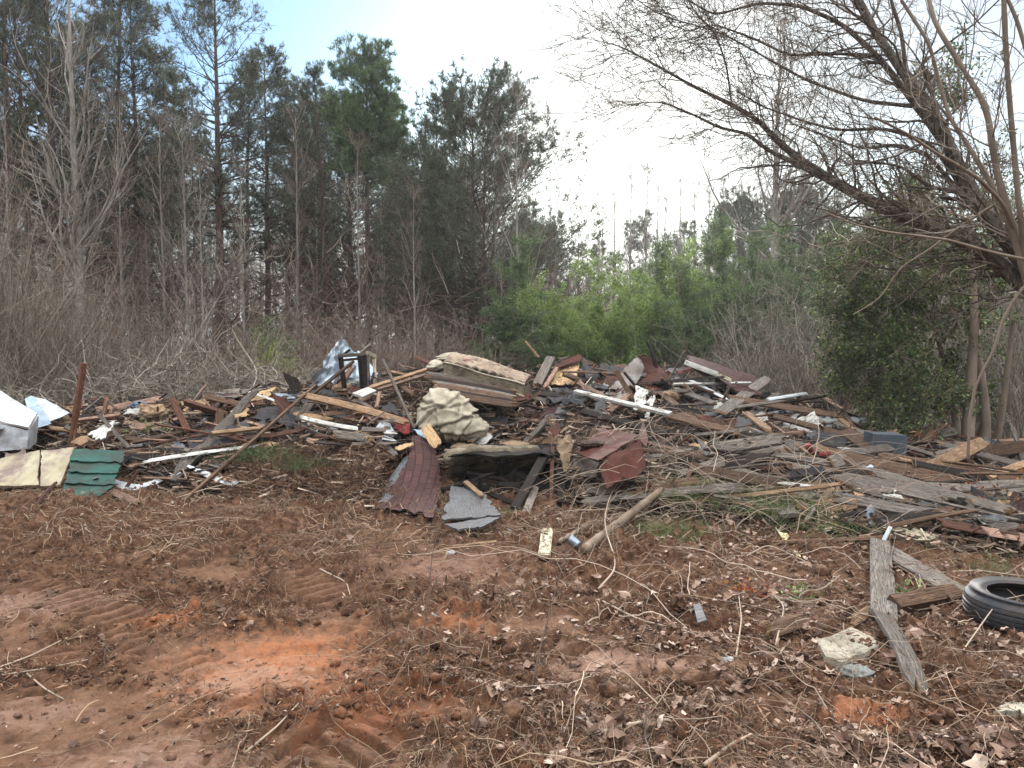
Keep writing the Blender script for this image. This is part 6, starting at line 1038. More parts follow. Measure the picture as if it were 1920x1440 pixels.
# feathery green saplings
def feather(name, label, loc, H, W_, seed, mat, group=None, n=9000, ll=.085, cat='green shrub', droop=.1, dense=1.0):
    r = np.random.default_rng(seed); t = thing(name, loc, label, cat, group); org = np.asarray(loc, float); ns = 7; a = r.uniform(0, 6.28, ns); st = np.stack([np.cos(a) * .12, np.sin(a) * .12, np.zeros(ns) - .05], 1)
    l0 = grow(st, np.stack([np.cos(a) * .22 * W_ / H * 2, np.sin(a) * .22 * W_ / H * 2, np.ones(ns)], 1), H * np.concatenate([[1.0, .92], r.uniform(.55, .85, ns - 2)]), 12, .035, .02, r); r0 = r.uniform(.012, .022, ns)[:, None] * np.linspace(1, .15, 12)[None]
    l1, r1 = sprout(l0, r0, 26, .06, .98, 55, W_ / H * .75, 7, .12, .10, .5, r, .25, .3, .004); l2, r2 = sprout(l1, r1, 6, .15, 1, 40, .5, 5, .15, -droop, .6, r, .15, .4, .003)
    mb = tubes(MB(), l0, r0, 6); tubes(mb, l1, r1, 3); tubes(mb, l2[::2], r2[::2], 3); mb.V = [v + org for v in mb.V]; mb.build('stems', M['twigg'], t)
    al = np.concatenate([l2[:, 1:].reshape(-1, 3), l1[:, 2:].reshape(-1, 3)]); ad = np.concatenate([np.diff(l2, axis=1).reshape(-1, 3), np.diff(l1, axis=1)[:, 1:].reshape(-1, 3)]); k = r.integers(0, len(al), int(n * dense)); c = al[k] + r.normal(0, .03, (len(k), 3)); d = nrm(nrm(ad[k]) + .75 * r.normal(size=(len(k), 3)) + [0, 0, -droop])
    lb = leaves(MB(), c, d, ll * r.uniform(.7, 1.4, len(k)), ll * .22, .25, 0, r); lb.V = [v + org for v in lb.V]; lb.build('foliage', M[mat], t); return t
G1 = feather('green_shrub', 'tall pointed feathery green shrub at the left end of the green row', gx(965, 16.5), hh(965, 440, 16.5), 0.95, 31, 'feathd', n=22000)
G2 = feather('green_shrub', 'bright green leafy shrub in the middle of the green row', gx(1065, 15.8), hh(1065, 500, 15.8), 1.3, 32, 'feather', n=22000)
FE = [(925, 585, 16.2, 1, 'low feathery green shoot left of the pointed green shrub'), (1150, 488, 16.6, 2, 'bright green shrub right of the middle bright one'), (1200, 520, 15.4, 2, 'low bright green shrub before the hazy tall ones'), (1240, 460, 18, 1, 'hazy green shrub with a rounded tip left of the dense green clump'), (1110, 560, 15.2, 2, 'short bright shrub in front of the green row'),
      (1320, 440, 18.5, 2, 'tall yellow-green shrub at the start of the dense green clump'), (1360, 415, 19.5, 1, 'tallest dull green tree crown in the dense clump'), (1400, 450, 18.5, 1, 'round green shrub right of the tallest clump crown'), (1440, 500, 15.5, 1, 'light feathery shrub before the dense green clump'), (1285, 500, 16.5, 1, 'dull green shrub left of the dense clump'),
      (1480, 430, 19, 1, 'dull green crown beside the pale forked tree'), (1530, 450, 18, 1, 'dark green shrub between forked tree and holly'), (1340, 540, 15.5, 1, 'dark low shrub in front of the dense clump'), (1390, 560, 15.5, 1, 'second dark low shrub in front of the dense clump'), (1020, 590, 15, 1, 'low dull shrub between pointed and bright shrubs'), (1250, 570, 15, 1, 'low dull green shrub right of the bright row'), (1495, 520, 16.5, 1, 'pale green thin shrub behind the arching bare shrubs')]
for px, py, Y, k, lab in FE:
    src, b0 = (G1, hh(965, 452, 16.5)) if k == 1 else (G2, hh(1065, 500, 15.8)); s = hh(px, py, Y) / b0; d = dup(src, gx(px, Y), rng.uniform(0, 6.28), (max(s, .85), max(s, .85), s), lab)
yb_ = feather('green_bush', 'yellow-green leafy bush above the brush bank', gx(530, 14.6), hh(530, 628, 14.6), .8, 33, 'ylw', n=3800, ll=.08); feather('green_bush', 'duller green bush left of the yellow-green bush', gx(498, 15.2), hh(498, 585, 15.2), 1.0, 34, 'feathd', n=5000, ll=.07)
feather('green_bush', 'small leafy green bush behind the curled tin', gx(1190, 13), hh(1190, 668, 13), .6, 35, 'feather', n=2500, ll=.06)
for px, py, Y in ((440, 610, 15.5), (380, 640, 14.5), (570, 650, 14.5)): dup(yb_, gx(px, Y), rng.uniform(0, 6), .6 * hh(px, py, Y) / hh(530, 628, 14.6), 'small sparse green bush in the brown undergrowth left of centre', 'small green bushes in the undergrowth')
# holly on the right
def holly():
    t = thing('holly_tree', (P(1815, 880, 9.4)[0], 9.4, 0), 'big glossy dark green holly at the right, leaning over the heap', 'holly'); r = np.random.default_rng(41); mb = MB()
    def ln(pts, rad, k=8):
        pp = np.array([P(*p) for p in pts]); s = np.linspace(0, len(pp) - 1, 18); c = np.stack([np.interp(s, range(len(pp)), pp[:, i]) for i in range(3)], 1)
        for _ in range(2): c[1:-1] = (c[:-2] + c[2:] + 2 * c[1:-1]) / 4
        tubes(mb, c, np.interp(s, np.linspace(0, len(pp) - 1, len(rad)), rad), k); return c
    ln([(1812, 895, 9.3), (1815, 800, 9.4), (1822, 700, 9.5), (1828, 600, 9.5), (1822, 480, 9.6), (1815, 400, 9.6)], [.085, .075, .06, .05, .035, .02]); ln([(1842, 890, 9.6), (1850, 790, 9.7), (1835, 660, 9.7), (1800, 560, 9.8), (1740, 470, 9.8)], [.07, .06, .045, .03, .015]); ln([(1800, 880, 9.9), (1790, 760, 10), (1760, 640, 10.1)], [.06, .05, .03]); ln([(1860, 890, 10.4), (1880, 760, 10.4), (1900, 600, 10.4)], [.05, .045, .03])
    mb.build('trunk', M['bmyr'], t, True)
    BL = [(1650, 520, 9.9, 125, 110, 1.0), (1640, 680, 9.7, 105, 95, 1.2), (1745, 590, 9.9, 115, 150, 1.0), (1700, 420, 10.1, 120, 75, .8), (1600, 470, 10.3, 70, 60, .4), (1660, 775, 9.4, 70, 40, .6), (1610, 620, 9.8, 75, 70, .8), (1780, 470, 10.2, 90, 90, .5), (1800, 700, 10.3, 80, 90, .35), (1850, 560, 10.4, 80, 110, .3), (1580, 560, 10.0, 60, 55, .5), (1560, 690, 9.8, 40, 50, .35), (1860, 330, 10.4, 80, 90, .25), (1790, 130, 10.2, 70, 80, .3), (1740, 740, 9.5, 80, 60, .5), (1700, 810, 9.2, 60, 25, .3)]
    stems = MB(); lv = MB()
    for px, py, Y, a, b, dn_ in BL:
        c = P(px, py, Y); ra, rb = a * Y / FPX, b * Y / FPX; nst = int(50 * dn_) + 8; d = rdir(nst, r); e = c + d * [ra, ra * .9, rb] * r.uniform(.55, 1.05, nst)[:, None]; s0 = c + (P(1815, 620, 9.7) - c) * .12 + r.normal(0, .1, (nst, 3)); l0 = grow(s0, e - s0, np.linalg.norm(e - s0, axis=1), 7, .14, 0, r); r0 = .009 * np.linspace(1, .3, 7)[None] * np.ones((nst, 1)); tubes(stems, l0, r0, 3)
        l1, r1 = sprout(l0, r0, 7, .35, 1, 50, .32, 4, .2, .0, .6, r, .16, .4, .003); tubes(stems, l1, r1, 3); al = l1[:, 1:].reshape(-1, 3); ad = np.diff(l1, axis=1).reshape(-1, 3); n = int(4400 * dn_ * (a * b / 11000) ** .5) + 300; k = r.integers(0, len(al), n); leaves(lv, al[k] + r.normal(0, .028, (n, 3)), nrm(ad[k]) + .8 * r.normal(size=(n, 3)), .052 * r.uniform(.7, 1.2, n), .027, .3, 0, r)
    stems.build('branches', M['twig'], t); lv.build('crown', M['holly'], t)
holly()
HB = shrub('undergrowth_shrub', 'leafless twiggy shrub in the wood at the right edge', gx(1900, 12), 3.6, 26, .3, 42, 'twigg', 'twigg', 'twiggy shrubs in the wood at the right edge')
A5 = [HB]
for px in (1840, 1960, 1760, 1880, 2040, 1700, 1930, 1860): Y = rng.uniform(10.5, 15); A5 += dup_(HB, gx(px, Y), rng.uniform(0, 6.28), rng.uniform(.7, 1.2))
label_by_place(A5, [(1640, 'the small cabinet'), (1820, 'the holly trunk')], 'twiggy leafless shrub')
A6 = []
for px, py, Y in ((1700, 330, 20), (1860, 380, 20), (1600, 420, 22), (1950, 420, 18), (1800, 480, 22), (2050, 400, 18), (2150, 450, 16)): A6 += dup_(G1, gx(px, Y), rng.uniform(0, 6), (hh(px, py, Y) / hh(965, 452, 16.5),) * 3, 'dull green tree crown in the wood behind the holly', 'green trees behind the holly')
label_by_place(A6, [(1540, 'the holly left edge'), (1815, 'the holly trunk')], 'dull green crown behind the holly')
# ---------------------------------------------------------------- willow and crepe myrtle at the right
def limb(pts):
    pp = np.array([P(p[0], p[1], p[2]) for p in pts]); rad = np.array([p[3] * p[2] / FPX / 2 for p in pts]); n = 5 * (len(pp) - 1) + 1; s = np.linspace(0, len(pp) - 1, n); c = np.stack([np.interp(s, range(len(pp)), pp[:, i]) for i in range(3)], 1)
    for _ in range(2): c[1:-1] = (c[:-2] + c[2:] + 2 * c[1:-1]) / 4
    return c, np.interp(s, range(len(pp)), rad)
WS = .8
def handtree(name, label, cat, base, limbs, bk, tw, seed, per, lf, wig, up, lv, bias=None, minr=.0022):
    r = np.random.default_rng(seed); t = thing(name, base, label, cat); mb = MB(); tb = MB()
    for pts, dens in limbs:
        c, rr = limb(pts); rr = rr * (.62 if bk == 'bmyr' else .58); tubes(mb, c, rr * (1 + .06 * r.normal(size=len(rr))), 12 if rr[0] > .04 else 8)
        if dens <= 0: continue
        L = np.linalg.norm(np.diff(c, axis=0), axis=1).sum(); n1 = int(dens * L * per); l1, r1 = sprout(c[None], rr[None], n1, .18, 1.0, 45, 0, 12, wig, bias if bias is not None else up, .26, r, 1.0, .2, minr * 1.6); r1 = np.minimum(r1, .016 * np.linspace(1, .3, 12)[None])
        ln_ = r.uniform(.5, 1.7, n1) * lf; l1 = l1[:, :1] + (l1 - l1[:, :1]) * ln_[:, None, None]
        l2, r2 = sprout(l1, r1, 6, .15, 1, 42, .45, 9, wig * 1.25, up, .6, r, .22, .4, minr * 1.1); l3, r3 = sprout(l2, r2, lv, .1, 1, 42, .45, 6, wig * 1.5, up * .5, .7, r, .12, .5, minr * .75)
        tubes(mb, l1, r1, 5); tubes(tb, l2, r2, 3); tubes(tb, l3, r3, 3)
    mb.build('trunk', M[bk], t, True); tb.build('twigs', M[tw], t); return t
WL_ = [([(2170, 1010, 7.3, 110), (2080, 760, 7.3, 80), (2010, 640, 7.3, 66), (1925, 535, 7.3, 56), (1840, 470, 7.5, 46), (1760, 430, 7.7, 42), (1700, 408, 7.9, 38), (1600, 362, 8.1, 34), (1500, 302, 8.4, 27), (1452, 258, 8.5, 19), (1420, 224, 8.6, 15), (1370, 195, 8.7, 13), (1300, 162, 8.9, 10), (1230, 122, 9.1, 7), (1160, 85, 9.3, 4), (1090, 70, 9.4, 1)], 1.0),
 ([(1560, 342, 8.2, 20), (1500, 310, 8.3, 17), (1440, 282, 8.5, 13), (1400, 250, 8.6, 11), (1350, 240, 8.8, 9), (1300, 215, 9.0, 7), (1240, 190, 9.1, 5), (1180, 195, 9.2, 3), (1120, 225, 9.3, 1)], 1.0), ([(1372, 196, 8.7, 7), (1362, 120, 8.6, 6), (1340, 60, 8.5, 6), (1300, 20, 8.5, 5), (1270, -40, 8.5, 5)], .8),
 ([(2170, 1010, 7.2, 90), (2070, 700, 7.2, 70), (1940, 520, 7.2, 52), (1860, 420, 7.3, 46), (1800, 320, 7.4, 42), (1750, 210, 7.5, 38), (1690, 130, 7.7, 30), (1640, 60, 7.9, 26), (1605, -10, 8.0, 24), (1570, -90, 8.1, 20)], .9),
 ([(1790, 300, 7.5, 22), (1720, 200, 7.7, 22), (1650, 110, 7.9, 20), (1580, 45, 8.1, 14), (1500, 10, 8.3, 11), (1420, 5, 8.5, 9), (1340, 30, 8.6, 6), (1290, 0, 8.7, 5)], .9), ([(1820, 380, 7.4, 14), (1750, 270, 7.6, 12), (1660, 240, 7.8, 11), (1570, 245, 8.0, 9), (1500, 225, 8.2, 7), (1430, 200, 8.4, 5), (1380, 170, 8.5, 4)], .9),
 ([(1850, 420, 7.4, 20), (1790, 350, 7.5, 16), (1740, 290, 7.6, 14), (1680, 270, 7.7, 12), (1620, 280, 7.8, 8), (1560, 260, 7.9, 6), (1480, 230, 8.1, 4)], .9), ([(1900, 470, 7.2, 26), (1850, 400, 7.2, 22), (1800, 360, 7.4, 16), (1740, 350, 7.5, 12), (1690, 310, 7.6, 9), (1600, 300, 7.7, 5)], .8), ([(1700, 140, 7.6, 14), (1690, 60, 7.6, 12), (1670, 0, 7.6, 10), (1660, -70, 7.6, 9)], .8),
 ([(1650, 105, 7.9, 14), (1560, 100, 8.05, 10), (1480, 105, 8.2, 8), (1420, 75, 8.3, 7), (1380, 60, 8.4, 6), (1340, 45, 8.5, 4), (1280, 60, 8.6, 3)], .9), ([(1720, 200, 7.7, 14), (1620, 190, 7.9, 11), (1510, 150, 8.1, 9), (1440, 110, 8.3, 7), (1350, 60, 8.5, 5), (1240, 30, 8.7, 4), (1180, -10, 8.8, 3)], .9)]
handtree('willow_tree', 'large bare dark-barked tree with curly twigs leaning in from the right', 'bare tree', (P(2170, 1000, 7.3)[0], 7.3, 0), WL_, 'bwill', 'twig', 51, 11, .95, .24, .03, 5, (-.07, 0, .03))
MY = [([(2050, 1090, 5.6, 48), (2010, 760, 5.6, 36), (1960, 640, 5.5, 32), (1925, 520, 5.4, 28), (1900, 430, 5.4, 24), (1868, 320, 5.4, 20), (1850, 200, 5.5, 17), (1800, 120, 5.6, 15), (1750, 40, 5.7, 13), (1730, -60, 5.8, 11)], .35), ([(2060, 1095, 5.5, 34), (1985, 760, 5.5, 26), (1930, 520, 5.4, 20), (1912, 400, 5.3, 17), (1898, 250, 5.3, 16), (1886, 100, 5.3, 15), (1880, -60, 5.3, 13)], .3),
 ([(1895, 430, 5.4, 18), (1862, 350, 5.5, 16), (1820, 280, 5.6, 14), (1780, 220, 5.7, 12), (1760, 150, 5.8, 11), (1742, 80, 5.8, 10), (1690, 0, 5.9, 9)], .4), ([(1990, 500, 5.2, 10), (1900, 482, 5.2, 10), (1840, 468, 5.3, 9), (1780, 450, 5.3, 8), (1720, 442, 5.4, 8), (1660, 435, 5.4, 7), (1600, 420, 5.5, 5), (1540, 395, 5.6, 4)], .25),
 ([(1990, 490, 5.3, 11), (1915, 540, 5.4, 10), (1880, 600, 5.4, 9), (1862, 660, 5.4, 8), (1830, 720, 5.4, 8), (1818, 780, 5.4, 8), (1815, 860, 5.4, 9)], .0), ([(1870, 380, 5.6, 8), (1800, 425, 5.7, 7), (1740, 470, 5.8, 6), (1690, 500, 5.8, 5), (1650, 560, 5.9, 4), (1600, 590, 5.9, 3)], .25), ([(1905, 440, 5.4, 12), (1880, 380, 5.3, 11), (1830, 330, 5.2, 11), (1760, 290, 5.2, 9), (1700, 250, 5.2, 8), (1640, 220, 5.2, 7)], .35),
 ([(1960, 300, 5.2, 14), (1940, 150, 5.1, 12), (1905, 30, 5.1, 11), (1860, -60, 5.1, 10)], .3)]
handtree('crepe_myrtle', 'smooth tan-barked multi-stemmed tree at the right edge, nearer than the curly one', 'bare tree', (P(2050, 1060, 5.6)[0], 5.6, 0), MY, 'bmyr', 'twigg', 52, 4.5, .9, .14, .05, 3)
# saplings in the open foreground
def sap(pts, rad, label):
    c, rr = limb([(a, b, Y, 1) for a, b, Y in pts]); rr = np.linspace(rad, rad * .3, len(c)); mb = tubes(MB(), c, rr, 5); l1, r1 = sprout(c[None], rr[None], 7, .4, 1, 35, .22, 6, .08, .05, .5, rng, .1, .4, .0012); tubes(mb, l1, r1, 4); tag(mb.build('thin_sapling', M['twigr'], smooth=True), label, 'sapling')
sap([(786, 1285, 3.45), (793, 1200, 3.45), (803, 1120, 3.44), (810, 1040, 3.43), (828, 970, 3.42)], .005, 'thin leafless sapling standing in the bare soil, the left of two'); sap([(995, 1300, 3.38), (1010, 1225, 3.39), (1030, 1150, 3.4), (1050, 1080, 3.4), (1066, 1020, 3.4)], .005, 'thin leafless sapling standing in the bare soil, the right of two')
sap([(1208, 1410, 2.85), (1209, 1375, 2.85), (1212, 1340, 2.85)], .006, 'short brown stalk stub standing near the bottom centre'); sap([(1600, 955, 6.0), (1612, 940, 6.0), (1600, 920, 6.0), (1840, 780, 6.2)], .006, 'long thin bare stem arching over the right boards') if False else None
# leafy small plants
def plantlet(px, py, mat, label, n=60, rad=.09, h=.08, ll=.035, name='small_plant', cat='plant', lift=0, wr=.5):
    c = hit(px, py, lift); a = rng.normal(size=(n, 3)) * [rad, rad, h * .6] + [0, 0, h]; t = thing(name, c, label, cat); leaves(MB(), c + a, rdir(n) + [0, 0, .3], ll, ll * wr, .2).build('leaves', M[mat], t); l = np.stack([c + a[::4] * 0, c + a[::4] * .5, c + a[::4]], 1); tubes(MB(), l, np.full(l.shape[:2], .0018), 3).build('stems', M['twigr'], t)
plantlet(1500, 1130, 'grass', 'small fresh green plant in the leaf litter left of the foreground planks', 40, .05, .05); plantlet(1405, 1122, 'orange', 'tiny orange-red leafed plant in the litter', 45, .07, .05, .03); plantlet(1690, 1120, 'grass', 'green weed between the two foreground planks', 45, .07, .05, .04)
plantlet(1825, 960, 'orange', 'orange-leafed seedling over the right boards', 46, .18, .16, .04, lift=.05); plantlet(1740, 785, 'deadleaf', 'cluster of dead brown leaves hanging before the holly', 130, .22, .1, .12, 'dead_leaf_cluster', 'dead leaves', .1, .35); plantlet(1725, 842, 'deadleaf', 'smaller dead brown leaf cluster below the large one', 30, .08, .05, .12, 'dead_leaf_cluster', 'dead leaves', .1, .35)
plantlet(285, 815, 'grass', 'dark green leafy sprig under the tan foam', 90, .22, .05, .05, lift=.05); plantlet(230, 825, 'holly', 'few green leaves beside the peeling white triangle', 30, .1, .03, .04, lift=.05); plantlet(900, 1122, 'grass', 'tiny green tuft on the bare soil', 16, .02, .02, .02)
# grass and fern tufts
def tuft(px, py, n, rad, h, label, mat='grass', name='grass_tuft', cat='grass tuft', w=.004, lift=0):
    c = hit(px, py, lift) + rng.normal(size=(n, 3)) * [rad, rad * .8, .01]; l = grow(c, rng.normal(size=(n, 3)) * [.6, .6, .25] + [0, 0, 1], rng.uniform(.5, 1.1, n) * h, 6, .22, -.12); tag(tubes(MB(), l, w * np.linspace(1, .2, 6)[None] * np.ones((n, 1)), 3).build(name, M[mat]), label, cat)
tuft(575, 880, 700, .13, .16, 'green pine-like sprig on the soil mound', 'pineb', 'pine_sprig', 'sprig', .0022, .02); tuft(500, 856, 900, .22, .2, 'dark green fern tuft above the soil mound', 'pineb', 'fern_tuft', 'fern', .0022); tuft(1260, 1003, 700, .2, .16, 'green grass tuft before the vines, left one', 'grass', w=.0022); tuft(1440, 950, 900, .24, .22, 'green grass tuft under the bolt-hole plank', w=.0022)
tuft(1300, 925, 700, .2, .2, 'green grass tuft among the vines above the log', w=.0022); tuft(1540, 985, 500, .2, .15, 'green grass tuft right of the short grey board', w=.0022); tuft(1860, 1075, 400, .3, .12, 'sparse grass tuft behind the tyre', w=.002); tuft(950, 965, 200, .08, .08, 'tiny grass tuft in the mouth of the hollow', w=.002)
# ---------------------------------------------------------------- uncountable ground cover
def gpts(n, x0=-200, x1=2120, y0=900, y1=1520, pw=1.0):
    px = rng.uniform(x0, x1, n); py = y0 + (y1 - y0) * rng.random(n) ** pw; b = (720 - py) / FPX; dz = b * cp - sp; dy = cp + b * sp; Y = CAMZ * dy / -dz; X = (px - 960) / FPX * Y / dy
    return X, Y, px, py
def litter(n, mat, name, label, size, ratio, fold, weight, lift=.006, tilt=.35, y0=915, pw=1.2, lob=False):
    X, Y, px, py = gpts(n, y0=y0, pw=pw); k = rng.random(n) < weight(px, py, X, Y); X, Y = X[k], Y[k]; m = len(X); Z = ground(X, Y) + np.maximum(mound(X, Y) - .02, 0) + rng.uniform(0, lift * 2, m); a = rng.uniform(0, 6.28, m)
    d = np.stack([np.cos(a), np.sin(a), rng.normal(0, tilt, m)], 1); s = size * rng.gamma(4, .25, m); mb = (lobed if lob else leaves)(MB(), np.stack([X, Y, Z], 1), d, s, s * rng.uniform(*ratio, m), fold, flat=2.5)
    tag(mb.build(name, M[mat], origin=(0, 0, 0)), label, name.replace('_', ' '), None, 'stuff')
cl_ = lambda X, Y, s, f=1.2: fbm(X * f, Y * f, 4, s)
orange = lambda px, py: np.exp(-(((px - 510) / 150) ** 2 + ((py - 1240) / 75) ** 2) * 1.2)
pks = lambda X, Y: np.clip(packed(X, Y) + track(X, Y)[0], 0, 1)
litter(36000, 'litter', 'leaf_litter', 'brown fallen leaves thick on the right and thinner on the left', .038, (.5, 1.0), .3, lambda px, py, X, Y: np.clip(np.interp(px, [700, 1150, 1500], [.07, .5, 1.0]) * np.clip((cl_(X, Y, 3) - .38) * 6, .05, 1), 0, 1) * (1 - .8 * pks(X, Y)), .012, .5, lob=True)
litter(150000, 'mulch', 'shredded_mulch', 'dark shredded bark and root crumbs over the torn soil', .022, (.10, .35), .4, lambda px, py, X, Y: np.clip((cl_(X, Y, 7, 2.2) - .36) * 5, .12, 1) * (1 - .93 * pks(X, Y)), .014, .5)
litter(12000, 'litter', 'leaf_fragments', 'small pale leaf fragments scattered over the soil', .016, (.3, .6), .4, lambda px, py, X, Y: .6 * (1 - .8 * pks(X, Y)) + 0 * X, .008, .4)
def clods():
    n = 4200; X, Y, px, py = gpts(n, y0=960); k = rng.random(n) < np.clip((cl_(X, Y, 7, 2.2) - .38) * 6, .03, 1) * (1 - .85 * pks(X, Y)); X, Y = X[k], Y[k]; n = len(X); s = rng.gamma(2, .0055, n) + .004; Z = ground(X, Y) + s * .3
    ico = []; import itertools
    ph = (1 + 5 ** .5) / 2; vs = nrm(np.array([(-1, ph, 0), (1, ph, 0), (-1, -ph, 0), (1, -ph, 0), (0, -1, ph), (0, 1, ph), (0, -1, -ph), (0, 1, -ph), (ph, 0, -1), (ph, 0, 1), (-ph, 0, -1), (-ph, 0, 1)], float))
    fs = np.array([(0, 11, 5), (0, 5, 1), (0, 1, 7), (0, 7, 10), (0, 10, 11), (1, 5, 9), (5, 11, 4), (11, 10, 2), (10, 7, 6), (7, 1, 8), (3, 9, 4), (3, 4, 2), (3, 2, 6), (3, 6, 8), (3, 8, 9), (4, 9, 5), (2, 4, 11), (6, 2, 10), (8, 6, 7), (9, 8, 1)])
    v = vs[None] * (s[:, None, None] * rng.uniform(.65, 1.3, (n, 12, 1))) * [1, 1, .7] + np.stack([X, Y, Z], 1)[:, None]; mb = MB(); mb.add(v.reshape(-1, 3), None, (np.arange(n)[:, None, None] * 12 + fs[None]).reshape(-1, 3)); tag(mb.build('soil_crumbs', M['soil'], smooth=True, origin=(0, 0, 0)), 'loose crumbs and clods of red soil', 'soil crumbs', None, 'stuff')
clods()
def twigs(n, name, label, mat, L, rad, weight, y0=930, k=6, wig=.22, lift=.02, flat=.12, pw=1.1, sides=3):
    X, Y, px, py = gpts(n, y0=y0, pw=pw); kk = rng.random(n) < weight(px, py, X, Y); X, Y = X[kk], Y[kk]; m = len(X); a = rng.uniform(0, 6.28, m); ln = L * rng.gamma(2, .5, m) + .02
    l = grow(np.stack([X, Y, np.zeros(m)], 1), np.stack([np.cos(a), np.sin(a), np.zeros(m)], 1), ln, k, wig, 0); hgt = (l[..., 2] * flat) + np.sin(np.linspace(0, math.pi, k))[None] * (ln * rng.uniform(0, .16, m))[:, None]
    l[..., 2] = ground(l[..., 0], l[..., 1]) + np.maximum(mound(l[..., 0], l[..., 1]) - .01, 0) + np.abs(hgt) + rng.uniform(.002, lift, m)[:, None]; r_ = rad * rng.uniform(.5, 1.4, m)[:, None] * np.linspace(1, .45, k)[None]
    tag(tubes(MB(), l, r_, sides).build(name, M[mat], origin=(0, 0, 0)), label, name.replace('_', ' '), None, 'stuff')
right = lambda px, py: np.interp(px, [600, 1050, 1300], [.25, .6, 1.0])
twigs(22000, 'straw_fragments', 'fine dry straw and root fibres matted on the ground', 'straw', .07, .0013, lambda px, py, X, Y: np.clip((cl_(X, Y, 13, 1.6) - .33) * 5, .06, 1) * (1 - .9 * pks(X, Y)))
twigs(1100, 'fallen_twigs', 'thin broken twigs scattered over the soil', 'straw', .26, .0024, lambda px, py, X, Y: right(px, py) * (1 - .9 * orange(px, py)), wig=.14, lift=.03)
twigs(480, 'vine_tangle', 'pale leafless vines looping over the ground and boards right of centre', 'vine', .75, .0040, lambda px, py, X, Y: ((px > 1050) & (py < 1260)) * np.interp(py, [900, 1060, 1260], [1, .55, .25]) * (1 - .5 * (px > 1640)), y0=880, k=16, wig=.22, lift=.06, pw=1.5, sides=4)
twigs(5200, 'dry_brush', 'thick mat of straw-coloured dry twigs and stems along the right front edge of the heap', 'vine', .30, .0019, lambda px, py, X, Y: (px > 1020) * np.clip((px - 1020) / 120, 0, 1) * np.interp(py, [890, 1000, 1080, 1220], [1, 1, .5, .12]) * np.clip((cl_(X, Y, 23, 1.5) - .3) * 4, .1, 1), y0=885, wig=.16, lift=.07, flat=.3, pw=1.6)
def heapvines():
    n = 330; px = rng.uniform(1060, 1600, n); py = rng.uniform(860, 985, n); st = np.array([hit(a, b, .08) for a, b in zip(px, py)]); a = rng.uniform(0, 6.28, n); l = grow(st, np.stack([np.cos(a), np.sin(a) * .5 - .2, rng.uniform(-.1, .6, n)], 1), rng.uniform(.3, 1.3, n), 14, .16, -.07); l[..., 2] = np.maximum(l[..., 2], surf(l[..., 0], l[..., 1]) + .01)
    tag(tubes(MB(), l, rng.uniform(.002, .0045, n)[:, None] * np.linspace(1, .5, 14)[None], 4).build('heap_vines', M['vine'], origin=(0, 0, 0)), 'mass of pale dry vines sprawling on the lower right heap', 'vines', None, 'stuff')
    n = 600; px = rng.uniform(1240, 1960, n) ; px[:250] = rng.uniform(180, 760, 250); cr = np.interp(px, COL[:, 0], COL[:, 2]); bs = np.interp(px, COL[:, 0], COL[:, 1]); py = cr + (bs - cr) * rng.uniform(.25, 1, n); st = np.array([hit(a, b, .02) for a, b in zip(px, py)]); l = grow(st, rng.normal(size=(n, 3)) * [1, .5, .5] + [0, -.1, .5], rng.uniform(.15, .8, n), 9, .2, -.03)
    tag(tubes(MB(), l, rng.uniform(.0015, .003, n)[:, None] * np.linspace(1, .4, 9)[None], 3).build('heap_twigs', M['twigg'], origin=(0, 0, 0)), 'fine dry twigs poking out of the heap', 'twigs', None, 'stuff')
    # matted roots on the soil mound
    n = 2600; px = rng.uniform(420, 760, n); py = rng.uniform(848, 950, n); st = np.array([hit(a, b, .06) for a, b in zip(px, py)]); st[:, 2] += .04; l = grow(st, rng.normal(size=(n, 3)) * [1, .6, .5], rng.uniform(.04, .25, n), 6, .25, -.08)
    tag(tubes(MB(), l, rng.uniform(.0012, .003, n)[:, None] * np.linspace(1, .4, 6)[None], 3).build('matted_roots', M['mulch'], origin=(0, 0, 0)), 'matted reddish roots on the soil mound left of the shingle sheet', 'roots', None, 'stuff')
heapvines()
def rootmat():
    n = 5200; px = rng.uniform(-80, 1180, n); py = rng.uniform(912, 1060, n) ; k = rng.random(n) < np.interp(py, [912, 960, 1060], [1, .8, .25]); px, py = px[k], py[k]; n = len(px); b = (720 - py) / FPX; dy = cp + b * sp; Y = CAMZ * dy / -(b * cp - sp); X = (px - 960) / FPX * Y / dy; k = cl_(X, Y, 19, 1.4) > .44; X, Y = X[k], Y[k]; n = len(X)
    l = grow(np.stack([X, Y, np.zeros(n)], 1), rng.normal(size=(n, 3)) * [1, .7, .05], rng.uniform(.05, .32, n), 6, .25, 0); l[..., 2] = ground(l[..., 0], l[..., 1]) + rng.uniform(.0, .05, n)[:, None] + .02 * rng.random(l.shape[:2])
    tag(tubes(MB(), l, rng.uniform(.0015, .0045, n)[:, None] * np.linspace(1, .4, 6)[None], 3).build('torn_roots', M['straw'], origin=(0, 0, 0)), 'torn roots and dry stems matted in front of the heap', 'roots', None, 'stuff')
rootmat()
